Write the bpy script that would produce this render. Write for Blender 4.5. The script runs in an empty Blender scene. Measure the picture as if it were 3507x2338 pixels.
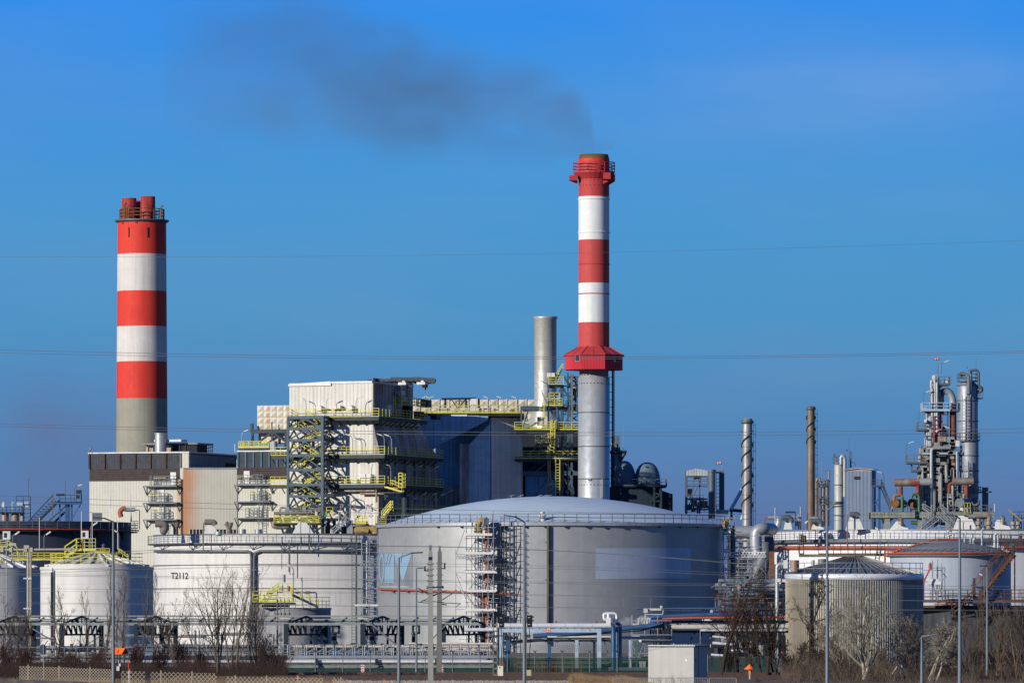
import bpy, math, random
from mathutils import Vector, Matrix
R = math.radians
random.seed(11)
sc = bpy.context.scene
col = sc.collection
# photo geometry: focal length in photo pixels, principal column, horizon row, eye height
F, CX, HY, H = 19500., 1753.5, 2080., 5.5
def X(px, D): return (px-CX)/F*D
def Z(py, D): return H+(HY-py)/F*D
def P(px, py, D): return Vector((X(px, D), D, Z(py, D)))

# ------------------------------------------------------------------ mesh builder
class MB:
    def __init__(s): s.v = []; s.f = []; s.sm = []
    def face(s, idx, smooth=False): s.f.append(tuple(idx)); s.sm.append(smooth)
    def poly(s, pts, smooth=False):
        n = len(s.v); s.v += [tuple(p) for p in pts]; s.face(range(n, n+len(pts)), smooth)
    def box(s, x0, x1, y0, y1, z0, z1):
        n = len(s.v)
        s.v += [(x0,y0,z0),(x1,y0,z0),(x1,y1,z0),(x0,y1,z0),(x0,y0,z1),(x1,y0,z1),(x1,y1,z1),(x0,y1,z1)]
        for q in ((0,3,2,1),(4,5,6,7),(0,1,5,4),(1,2,6,5),(2,3,7,6),(3,0,4,7)): s.face([n+i for i in q])
        return s
    def prism(s, foot, z0, z1, cap=True):
        n = len(s.v); k = len(foot)
        z0s = z0 if isinstance(z0, (list, tuple)) else [z0]*k
        z1s = z1 if isinstance(z1, (list, tuple)) else [z1]*k
        s.v += [(p[0],p[1],z) for p, z in zip(foot, z0s)] + [(p[0],p[1],z) for p, z in zip(foot, z1s)]
        for i in range(k): j = (i+1) % k; s.face((n+i, n+j, n+k+j, n+k+i))
        if cap: s.face([n+k+i for i in range(k)]); s.face([n+i for i in reversed(range(k))])
        return s
    def bar(s, p, q, w, h=None, up=(0,0,1)):
        p = Vector(p); q = Vector(q); d = q-p
        if d.length < 1e-6: return s
        d.normalize(); up = Vector(up)
        if abs(d.dot(up)) > .99: up = Vector((0,1,0))
        a = d.cross(up).normalized(); b = a.cross(d)
        h = w if h is None else h; a = a*w/2; b = b*h/2
        n = len(s.v)
        for c in (p, q):
            for u, t in ((-1,-1),(1,-1),(1,1),(-1,1)): s.v.append(tuple(c+a*u+b*t))
        for i in range(4): j = (i+1) % 4; s.face((n+i, n+j, n+4+j, n+4+i))
        s.face((n+3,n+2,n+1,n)); s.face((n+4,n+5,n+6,n+7))
        return s
    def lathe(s, c, prof, n=24, a0=0., a1=None, smooth=True):
        full = a1 is None; a1 = 2*math.pi if full else a1
        k = n if full else n+1; b = len(s.v)
        for r, z in prof:
            for i in range(k):
                a = a0+(a1-a0)*i/n; s.v.append((c[0]+r*math.cos(a), c[1]+r*math.sin(a), c[2]+z))
        for j in range(len(prof)-1):
            for i in range(n):
                i2 = (i+1) % k
                s.face((b+j*k+i, b+j*k+i2, b+(j+1)*k+i2, b+(j+1)*k+i), smooth)
        return s
    def disc(s, c, r, n=24, up=1):
        pts = [(c[0]+r*math.cos(2*math.pi*i/n), c[1]+r*math.sin(2*math.pi*i/n), c[2]) for i in range(n)]
        s.poly(pts if up > 0 else pts[::-1]); return s
    def cyl(s, c, r0, h, r1=None, n=20, cap=True):
        r1 = r0 if r1 is None else r1
        s.lathe(c, [(r0,0),(r1,h)], n)
        if cap: s.disc((c[0],c[1],c[2]+h), r1, n); s.disc(c, r0, n, -1)
        return s
    def tube(s, pts, r, n=8, cap=True, elbow=0.):
        pts = [Vector(p) for p in pts]
        if elbow > 0 and len(pts) > 2:
            out = [pts[0]]
            for i in range(1, len(pts)-1):
                a, b, c = pts[i-1], pts[i], pts[i+1]
                e = min(elbow, (a-b).length*.49, (c-b).length*.49)
                p, q = b+(a-b).normalized()*e, b+(c-b).normalized()*e
                for t in (0,.25,.5,.75,1): out.append((1-t)**2*p+2*t*(1-t)*b+t*t*q)
            out.append(pts[-1]); pts = out
        rr = r if isinstance(r, (list, tuple)) else [r]*len(pts)
        b0 = len(s.v); ref = None
        for i, p in enumerate(pts):
            d = (pts[min(i+1, len(pts)-1)]-pts[max(i-1, 0)])
            d = d.normalized() if d.length > 1e-9 else Vector((0,0,1))
            if ref is None: ref = Vector((0,0,1)) if abs(d.z) < .9 else Vector((1,0,0))
            a = d.cross(ref)
            if a.length < 1e-3: a = d.orthogonal()
            a.normalize(); bb = a.cross(d).normalized(); ref = bb
            for k in range(n):
                t = 2*math.pi*k/n; s.v.append(tuple(p+a*math.cos(t)*rr[i]+bb*math.sin(t)*rr[i]))
        for i in range(len(pts)-1):
            for k in range(n):
                k2 = (k+1) % n
                s.face((b0+i*n+k, b0+(i+1)*n+k, b0+(i+1)*n+k2, b0+i*n+k2), n > 4)
        if cap:
            e = len(s.v); s.v += s.v[b0:b0+n]; s.face([e+k for k in range(n)])
            e = len(s.v); m = b0+(len(pts)-1)*n; s.v += s.v[m:m+n]; s.face([e+k for k in reversed(range(n))])
        return s
    def rail(s, pts, h=1.1, w=.08, sp=1.6, bars=(.5,1.), toe=.12, loop=False):
        pts = [Vector(p) for p in pts]
        if loop: pts = pts+[pts[0]]
        for p, q in zip(pts, pts[1:]):
            for b in bars: s.bar(p+Vector((0,0,h*b)), q+Vector((0,0,h*b)), w)
            if toe: s.bar(p+Vector((0,0,toe*.6)), q+Vector((0,0,toe*.6)), w*.5, toe)
            n = max(1, int(round((q-p).length/sp)))
            for i in range(n):
                c = p.lerp(q, i/n); s.bar(c, c+Vector((0,0,h)), w)
        c = pts[-1]
        if not loop: s.bar(c, c+Vector((0,0,h)), w)
        return s
    def ringrail(s, c, r, h=1.1, w=.08, n=48, bars=(.5,1.), step=2, a0=0, a1=2*math.pi):
        pts = [(c[0]+r*math.cos(a0+(a1-a0)*i/n), c[1]+r*math.sin(a0+(a1-a0)*i/n), c[2]) for i in range(n+1)]
        for i in range(n):
            p, q = Vector(pts[i]), Vector(pts[i+1])
            for b in bars: s.bar(p+Vector((0,0,h*b)), q+Vector((0,0,h*b)), w)
            if i % step == 0: s.bar(p, p+Vector((0,0,h)), w)
        return s
    def ladder(s, p, q, w=.5, side=(1,0,0), r=.05, sp=.5, cage=False, out=(0,-1,0)):
        p = Vector(p); q = Vector(q); a = Vector(side)*w/2; L = (q-p).length
        s.bar(p-a, q-a, r); s.bar(p+a, q+a, r)
        for i in range(1, int(L/sp)):
            c = p.lerp(q, i*sp/L); s.bar(c-a, c+a, r*.7)
        if cage:
            o = Vector(out)*w*1.3
            for t in (-.8,0,.8): s.bar(p+a*t*1.4+o*(1.1-abs(t)*.3)+Vector((0,0,2)), q+a*t*1.4+o*(1.1-abs(t)*.3), r*.6)
            for i in range(2, int(L/1.2)):
                c = p.lerp(q, min(1, i*1.2/L)); s.bar(c-a, c-a*1.1+o*.8, r*.6); s.bar(c+a, c+a*1.1+o*.8, r*.6); s.bar(c-a*1.1+o*.8, c+a*1.1+o*.8, r*.6)
        return s
    def stair(s, p, q, w=1., side=(0,1,0), r=.06, sp=.6):
        p = Vector(p); q = Vector(q); a = Vector(side)*w/2; n = max(2, int((q-p).length/sp))
        for k in (-1, 1): s.bar(p+a*k, q+a*k, r, .25)
        for i in range(n):
            c = p.lerp(q, (i+.5)/n); s.bar(c-a, c+a, .28, .05)
        return s
    def stairrail(s, p, q, w=1., side=(0,1,0), h=1.1, r=.07, sp=1.5):
        p = Vector(p); q = Vector(q); a = Vector(side)*w/2
        for k in (-1, 1):
            for b in (.5, 1.): s.bar(p+a*k+Vector((0,0,h*b)), q+a*k+Vector((0,0,h*b)), r)
            n = max(1, int((q-p).length/sp))
            for i in range(n+1):
                c = p.lerp(q, i/n)+a*k; s.bar(c, c+Vector((0,0,h)), r)
        return s
    def truss(s, p, q, d, n=8, w=.08, dw=None):
        p = Vector(p); q = Vector(q); dz = Vector(d) if not isinstance(d, (int, float)) else Vector((0,0,d))
        dw = dw or w*.7
        s.bar(p, q, w); s.bar(p+dz, q+dz, w)
        for i in range(n):
            a, b = p.lerp(q, i/n), p.lerp(q, (i+1)/n); m = (a+b)/2
            s.bar(a, m+dz, dw); s.bar(m+dz, b, dw)
        return s

SPLIT = dict(scaffold_tubes='scaffold_tube', valve='valve', red_section='red_section', valve_gear='valve', supports='support', overhead_pipes='overhead_pipe', parapet_posts='parapet_post', wall_pipes='wall_pipe', red_pipe='red_pipe', lamp_arms='lamp_arm', lamp_heads='lamp_head', rim_cylinders='rim_cylinder', lightning_rods='lightning_rod',
 lightning_rod='lightning_rod', vents='vent', vent='vent', roof_valves='roof_valve', gooseneck_vents='gooseneck', instrument_boxes='instrument_box', notice_boards='notice_board', penthouse_posts='post', strip_lamps='strip_lamp',
 blue_barrels='barrel', rusty_props='prop', long_risers='riser', upper_pipes='pipe', left_risers='riser', middle_pipes='pipe', lower_pipes='pipe', red_pipes='red_pipe', stepped_pipes='pipe', right_risers='riser', valves='valve',
 horizontal_pipes='pipe', silver_pipes='silver_pipe', cream_pipes='cream_pipe', orange_pipes='orange_pipe', blue_pipes='blue_pipe', cross_braces='brace', rim_valves='rim_valve', riser_pipes='riser', parapet_post='parapet_post',
 small_pipes='small_pipe', nozzles='nozzle', white_marks='white_mark', green_bends='green_bend', vent_slots='vent_slot', gutter_brackets='gutter_bracket', balcony_gussets='gusset', stripes='stripe', girder_struts='strut',
 stiffener_rings='stiffener_ring', joint_rings='joint_ring', joint_ring='joint_ring', thin_pipes='thin_pipe', white_toe_boards='toe_board', blue_hoses='blue_hose', pipes='pipe', column='column', safety_cage='cage_hoop', white_flange='flange', red_flange='flange', deck_pipes='pipe', rim_pipes='rim_pipe', roof_anchors='roof_anchor')
def islands(mb):
    par = list(range(len(mb.v))); key = {}
    def find(i):
        while par[i] != i: par[i] = par[par[i]]; i = par[i]
        return i
    for i, v in enumerate(mb.v):
        k = (round(v[0],3), round(v[1],3), round(v[2],3))
        if k in key: par[find(i)] = find(key[k])
        else: key[k] = i
    for f in mb.f:
        r = find(f[0])
        for i in f[1:]: par[find(i)] = r
    out = {}
    for f, s in zip(mb.f, mb.sm): out.setdefault(find(f[0]), []).append((f, s))
    if len(out) > 60: return [mb]
    res = []
    for fs in out.values():
        m = MB(); idx = {}
        for f, s in fs:
            g = []
            for i in f:
                if i not in idx: idx[i] = len(m.v); m.v.append(mb.v[i])
                g.append(idx[i])
            m.face(g, s)
        res.append(m)
    return res
class Thing:
    """An Empty at the thing's base; parts are added in world coordinates (or local ones when the builder says so)."""
    def __init__(s, name, label, cat, loc, rot=0., group=None, kind=None):
        o = bpy.data.objects.new(name, None); col.objects.link(o); o.empty_display_size = .5
        o.location = loc; o.rotation_euler = (0,0,rot); o['label'] = label; o['category'] = cat
        if group: o['group'] = group
        if kind: o['kind'] = kind
        s.o = o; s.m = Matrix.Translation(Vector(loc)) @ Matrix.Rotation(rot, 4, 'Z'); s.inv = s.m.inverted()
    def add(s, name, mb, mat, parent=None, local=False, label=None, kind=None):
        if name in SPLIT and not kind:
            out = None
            for piece in islands(mb): out = s._add(SPLIT[name], piece, mat, parent, local, label)
            return out
        return s._add(name, mb, mat, parent, local, label, kind)
    def _add(s, name, mb, mat, parent=None, local=False, label=None, kind=None):
        o = mesh_obj(name, mb, mat, None if local else s.inv)
        o.parent = parent or s.o
        if label: o['label'] = label
        if kind: o['kind'] = kind
        return o
def mesh_obj(name, mb, mat, inv=None):
    me = bpy.data.meshes.new(name)
    vs = mb.v if inv is None else [tuple(inv @ Vector(v)) for v in mb.v]
    me.from_pydata(vs, [], mb.f)
    me.polygons.foreach_set('use_smooth', mb.sm)
    for m in (mat if isinstance(mat, (list, tuple)) else [mat]): me.materials.append(m)
    me.update()
    o = bpy.data.objects.new(name, me); col.objects.link(o); return o
def single(name, label, cat, mb, mat, loc=(0,0,0), group=None, kind=None):
    o = mesh_obj(name, mb, mat, Matrix.Translation(-Vector(loc))); o.location = loc
    if label: o['label'] = label
    if cat: o['category'] = cat
    if group: o['group'] = group
    if kind: o['kind'] = kind
    return o
def copy_tree(o, parent=None):
    c = o.copy(); col.objects.link(c)
    if parent: c.parent = parent
    for ch in list(o.children): copy_tree(ch, c)
    return c
def text_mb(txt, size, place, bold=0.):
    """Lettering as mesh; place(u, v) maps text metres to a point."""
    cu = bpy.data.curves.new('t', 'FONT'); cu.body = txt; cu.size = size; cu.align_x = 'CENTER'; cu.offset = size*bold; cu.resolution_u = 3
    ob = bpy.data.objects.new('t', cu); col.objects.link(ob)
    dg = bpy.context.evaluated_depsgraph_get(); me = bpy.data.meshes.new_from_object(ob.evaluated_get(dg))
    mb = MB(); mb.v = [tuple(place(v.co.x, v.co.y)) for v in me.vertices]
    for p in me.polygons: mb.face(list(p.vertices))
    bpy.data.objects.remove(ob); bpy.data.curves.remove(cu); bpy.data.meshes.remove(me)
    return mb

# ------------------------------------------------------------------ materials
class NT:
    def __init__(s, nt): s.nt = nt
    def n(s, t, **k):
        o = s.nt.nodes.new(t)
        for a, b in k.items(): setattr(o, a, b)
        return o
    def l(s, a, b): s.nt.links.new(a, b)
    def m(s, op, a, b=None, c=None, clamp=False):
        o = s.n('ShaderNodeMath', operation=op, use_clamp=clamp)
        for i, x in enumerate((a, b, c)):
            if x is None: continue
            if isinstance(x, (int, float)): o.inputs[i].default_value = x
            else: s.l(x, o.inputs[i])
        return o.outputs[0]
    def mix(s, fac, a, b, blend='MIX'):
        o = s.n('ShaderNodeMix', data_type='RGBA', blend_type=blend)
        for i, x in ((0, fac), (6, a), (7, b)):
            if isinstance(x, (int, float)): o.inputs[i].default_value = x
            elif isinstance(x, (tuple, list)): o.inputs[i].default_value = (*x[:3], 1)
            else: s.l(x, o.inputs[i])
        return o.outputs[2]
    def noise(s, vec, scale, detail=3, rough=.55):
        o = s.n('ShaderNodeTexNoise'); o.inputs['Scale'].default_value = scale; o.inputs['Detail'].default_value = detail
        o.inputs['Roughness'].default_value = rough
        if vec is not None: s.l(vec, o.inputs['Vector'])
        return o.outputs['Fac']
    def scale(s, vec, sc):
        o = s.n('ShaderNodeMapping'); o.inputs['Scale'].default_value = sc; s.l(vec, o.inputs['Vector']); return o.outputs[0]
    def ramp(s, fac, stops, interp='LINEAR'):
        o = s.n('ShaderNodeValToRGB'); cr = o.color_ramp; cr.interpolation = interp
        while len(cr.elements) < len(stops): cr.elements.new(.5)
        for e, (p, c) in zip(cr.elements, stops): e.position = p; e.color = (*c[:3], 1) if isinstance(c, (tuple, list)) else (c, c, c, 1)
        s.l(fac, o.inputs[0]); return o.outputs[0]

def mat(name, c, rough=.6, metal=0., var=.15, vs=.4, streak=.15, rust=0., rustcol=(.22,.09,.03), rustsc=.8, ribs=None, seams=(), stripes=None, alpha=None, glow=None, fine=.08, seamdark=.55):
    m = bpy.data.materials.new(name); m.use_nodes = True
    t = NT(m.node_tree); bs = m.node_tree.nodes['Principled BSDF']
    tc = t.n('ShaderNodeTexCoord').outputs['Object']
    sp = t.n('ShaderNodeSeparateXYZ'); t.l(tc, sp.inputs[0]); x, y, z = sp.outputs
    base = c
    if stripes:   # constant colour bands along the height: [(z_top, colour), ...] from the ground up
        zt = stripes[-1][0]
        stops = []; z0 = 0.
        for zz, cc in stops_iter(stripes): stops.append((min(1, zz/zt), cc))
        base = t.ramp(t.m('DIVIDE', z, zt), stops, 'CONSTANT')
    else:
        rgb = t.n('ShaderNodeRGB'); rgb.outputs[0].default_value = (*c, 1); base = rgb.outputs[0]
    if var:
        f = t.ramp(t.noise(tc, vs, 4), [(.3, 1-var), (.7, 1+var*.35)])
        base = t.mix(1., base, f, 'MULTIPLY')
    if fine:
        f = t.ramp(t.noise(tc, vs*9, 3), [(.3, 1-fine), (.7, 1.)])
        base = t.mix(1., base, f, 'MULTIPLY')
    if streak:
        f = t.ramp(t.noise(t.scale(tc, (1.6,1.6,.05)), 1., 4, .7), [(.35, 1-streak), (.6, 1.)])
        base = t.mix(1., base, f, 'MULTIPLY')
    if rust:
        n1 = t.noise(t.scale(tc, (1,1,.25)), rustsc, 6, .7)
        f = t.ramp(n1, [(max(0,.62-rust*.35), 0.), (min(.99,.78-rust*.2), 1.)])
        base = t.mix(f, base, rustcol)
    mask = None
    def ang(): return t.m('ARCTAN2', y, x)
    if ribs:
        kind, per, amt = ribs
        u = t.m('ADD', x, y) if kind == 'h' else (z if kind == 'z' else ang())
        k = 2*math.pi/per if kind != 'a' else per
        wv = t.m('MULTIPLY_ADD', t.m('SINE', t.m('MULTIPLY', u, k)), .5, .5)
        base = t.mix(1., base, t.ramp(wv, [(.0, 1-amt), (.6, 1.)]), 'MULTIPLY')
    for kind, per, wd in seams:
        u = t.m('ADD', x, y) if kind == 'h' else (z if kind == 'z' else ang())
        fr = t.m('FRACT', t.m('DIVIDE', u, per))
        line = t.m('LESS_THAN', fr, wd)
        base = t.mix(line, base, t.mix(1., base, (seamdark,)*3, 'MULTIPLY'))
    t.l(base, bs.inputs['Base Color'])
    rn = t.ramp(t.noise(tc, vs*3, 3), [(.2, max(.05, rough-.1)), (.8, min(1., rough+.12))]); t.l(rn, bs.inputs['Roughness'])
    bs.inputs['Metallic'].default_value = metal; bs.inputs['Specular IOR Level'].default_value = .5 if metal else .18
    if alpha is not None: bs.inputs['Alpha'].default_value = alpha
    if glow: bs.inputs['Emission Color'].default_value = (*glow[:3], 1); bs.inputs['Emission Strength'].default_value = glow[3]
    return m
def stops_iter(stripes):
    z = 0.; out = []
    for zt, c in stripes: out.append((z, c)); z = zt
    return out

WHITE = mat('white_paint', (.66,.65,.62), .5, streak=.1, var=.08, seams=(('z',2.4,.012),), seamdark=.8)
WTANK = mat('white_tank_paint', (.57,.56,.53), .5, streak=.12, var=.06, vs=.15, seams=(('z',2.6,.012),), seamdark=.82)
GTANK = mat('grey_tank_paint', (.31,.32,.32), .5, .35, streak=.06, var=.08, vs=.15, seams=(('z',2.5,.006),), seamdark=.93)
DTANK = mat('dark_blue_tank', (.035,.045,.07), .6, var=.3, vs=.15)  # one dark blue tone for shell, balcony and gussets
DOME = mat('dome_membrane', (.49,.585,.65), .45, streak=0, var=.06, vs=.1, seams=(('a',.2618,.006),), seamdark=1.25)
YEL = mat('yellow_rail_paint', (.56,.52,.08), .5, var=.2, streak=0)
LSLATE = mat('lighter_slate_steel', (.055,.09,.115), .5, var=.2, streak=0)  # a lighter tone of the slate steel
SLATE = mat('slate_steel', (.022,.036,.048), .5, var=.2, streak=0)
LBLUE = mat('pale_blue_steel', (.36,.45,.55), .5, var=.15)
GALV = mat('galvanised_steel', (.32,.34,.36), .45, .3, var=.2, streak=.1)
DGALV = mat('weathered_grey_steel', (.10,.12,.14), .55, .2, var=.25, streak=.2)
SILV = mat('shiny_aluminium_cladding', (.72,.74,.76), .3, .25, var=.12, streak=.05, seams=(('h',1.2,.03),), seamdark=.5)
STACK = mat('stack_steel', (.42,.44,.44), .4, .4, var=.15, vs=.3, streak=.2, seams=(('z',3.,.015),), seamdark=.75)
CONC = mat('weathered_concrete', (.33,.32,.29), .85, var=.2, vs=.5, streak=.25)
HUTC = mat('hut_render', (.40,.395,.37), .9, var=.06, vs=1.2, streak=.08)
RUST = mat('rusty_steel', (.20,.085,.04), .8, var=.4, vs=1., streak=.3)
GCREAM = mat('dull_cream_grey_pipe', (.27,.275,.26), .55, .1, var=.3, vs=.6, streak=.2, rust=.2)
RUSTG = mat('rust_streaked_steel', (.30,.29,.26), .6, .3, var=.3, vs=.6, streak=.3, rust=.5)
REDP = mat('red_pipe_paint', (.36,.085,.06), .5, var=.2)
DRED = mat('dull_red_paint', (.42,.045,.05), .5, var=.15, streak=.1)
BEIGE = mat('beige_cladding', (.50,.49,.42), .6, var=.08, ribs=('h',.6,.16), streak=.06)
BEIGER = mat('rust_glow_cladding', (.60,.58,.50), .6, var=.1, ribs=('h',.6,.16), streak=.1)
DCLAD = mat('dark_corrugated_cladding', (.022,.032,.045), .5, ribs=('h',.55,.45), var=.1)
LOUV = mat('brown_louvre', (.05,.034,.036), .6, ribs=('z',.42,.6), var=.1)
NAVY = mat('blue_grey_cladding', (.10,.15,.21), .6, ribs=('h',.9,.2), var=.1, seams=(('z',3.,.02),))
BROWN = mat('brown_pier', (.07,.04,.032), .8, var=.2)
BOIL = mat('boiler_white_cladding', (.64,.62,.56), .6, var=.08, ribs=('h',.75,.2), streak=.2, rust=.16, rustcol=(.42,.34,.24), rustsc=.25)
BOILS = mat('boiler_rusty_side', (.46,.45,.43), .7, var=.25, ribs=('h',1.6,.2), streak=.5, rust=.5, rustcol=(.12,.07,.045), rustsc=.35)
RPAN = mat('rust_stained_panels', (.62,.57,.46), .7, var=.12, streak=.3, rust=.3, rustcol=(.36,.23,.11), rustsc=.35, seams=(('h',2.4,.03),('z',2.4,.03)), seamdark=.75)
DUCTL = mat('bounce_lit_duct_panels', (.42,.58,.72), .7, var=.2, streak=.3, seams=(('h',1.6,.03),('z',1.6,.03)), seamdark=.7)  # lighter than the other duct panels, bounce light put into the colour
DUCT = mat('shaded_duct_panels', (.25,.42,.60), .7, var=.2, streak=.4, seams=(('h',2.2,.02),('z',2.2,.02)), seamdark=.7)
GSILO = mat('sunlit_grey_panels', (.78,.74,.68), .8, var=.12, streak=.25, seams=(('z',4.,.01),))  # colour raised well above grey to carry the missing glancing sun
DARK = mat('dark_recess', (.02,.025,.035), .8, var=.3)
BLACK = mat('black_signal_paint', (.012,.012,.014), .6, var=0, streak=0)
PANEL = mat('white_equipment_cabinet', (.60,.60,.57), .5, var=.1)
GREEN = mat('green_steel', (.05,.14,.12), .6, var=.2)
CLADB = mat('grey_blue_profiled_cladding', (.13,.18,.27), .5, ribs=('h',.85,.4), var=.06)
DECK = mat('pale_green_concrete', (.25,.27,.22), .8, var=.2, streak=.3)
OCHRE = mat('ochre_pipe_paint', (.34,.24,.09), .5, var=.2)
PGREEN = mat('green_pipe_paint', (.07,.16,.06), .5, var=.2)
LAMPG = mat('grey_lamp_post_steel', (.12,.145,.165), .5, .1, var=.1)
LAMPH = mat('lamp_head_plastic', (.62,.60,.52), .5, var=.05)
ORANGE = mat('orange_marker_paint', (.90,.16,.02), .5, var=.05, streak=0)
WOODF = mat('weathered_fence_lath', (.42,.36,.27), .85, var=.2, streak=0)
WIRE = mat('bare_cable', (.24,.25,.25), .5, .5, var=0, streak=0, fine=0)
BLUEP = mat('blue_pipe_cladding', (.05,.12,.24), .35, .3, var=.15)

def lampfix(mb_post, mb_head, p, h=2.2, side=(-1,0,0), r=.05, L=.9):
    p = Vector(p); s = Vector(side)
    mb_post.tube([p, p+Vector((0,0,h*.8)), p+Vector((0,0,h))+s*.25, p+Vector((0,0,h+.1))+s*.5], r, 5)
    a = p+Vector((0,0,h+.1))+s*.5; mb_head.bar(a, a+s*L+Vector((0,0,L*.35)), .24, .14)
# ================================================================== POWER PLANT
RED1 = (.60,.045,.03); WHT1 = (.57,.54,.51); RED2 = (.44,.06,.055); WHT2 = (.62,.64,.63); CON1 = (.27,.26,.21)
# ---- left striped chimney
def chimney_left():
    D = 1250.; s = D/F; cx = X(486, D); T = Thing('striped_chimney', 'wide red and white striped concrete chimney with three red flues on top', 'chimney', (cx, D, 0))
    zt = Z(757, D); bands = [(1363,CON1),(1240,RED1),(1116,WHT1),(994,RED1),(870,WHT1),(757,RED1)]
    m = mat('chimney_bands', RED1, .65, stripes=[(Z(y, D-5), c) for y, c in bands], var=.08, vs=.3, streak=.14, seams=(('z',6.1,.006),), seamdark=.85)
    mb = MB(); mb.lathe((cx,D,0), [(91*s,0),(88*s,Z(1540,D)),(83*s,zt)], 64); mb.disc((cx,D,zt), 83*s, 64); T.add('shaft', mb, m)
    dm = mat('soot_red_flue', (.42,.06,.05), .6, var=.35, vs=.5, streak=.4)
    for px, w, py, dy in ((443,25,680,-1),(508,25,675,-1.5),(474,20,685,3)):
        mb = MB(); x = X(px, D); r = w*s; z1 = Z(py, D)
        mb.lathe((x,D+dy,zt), [(r,0),(r,z1-zt),(r*.9,z1-zt),(r*.9,.3)], 28); T.add('flue', mb, dm)
    mb = MB(); mb.lathe((cx,D,zt), [(83*s,-.5),(93*s,-.1),(93*s,.15),(80*s,.15)], 48, smooth=False)
    T.add('platform', mb, DGALV)
    mb = MB(); mb.ringrail((cx,D,zt+.1), 76*s, 2.4, .16, 40, (.4,.7,1.)); T.add('railing', mb, RUST)
    mb = MB()
    for px, py, w, h in ((446,800,5,34),(509,800,5,34),(424,767,6,7),(472,765,7,7)):
        a = math.asin((px-486)/85.); r = 84.2*s; c = (cx+r*math.sin(a), D-r*math.cos(a))
        mb.bar((c[0],c[1],Z(py+h/2,D)), (c[0],c[1],Z(py-h/2,D)), w*s, .2)
    T.add('vent_slots', mb, mat('vent_dark_red', (.26,.03,.02), .8))
    mb = MB()
    for px, h in ((433,2.6),(440,2.),(551,2.6),(427,3.2)): mb.tube([P(px,750,D-4), P(px,750,D-4)+Vector((0,0,h)), P(px,750,D-4)+Vector((.5,0,h+.4))], .18, 6)
    T.add('aviation_lamp', mb, RUST)
chimney_left()

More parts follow.
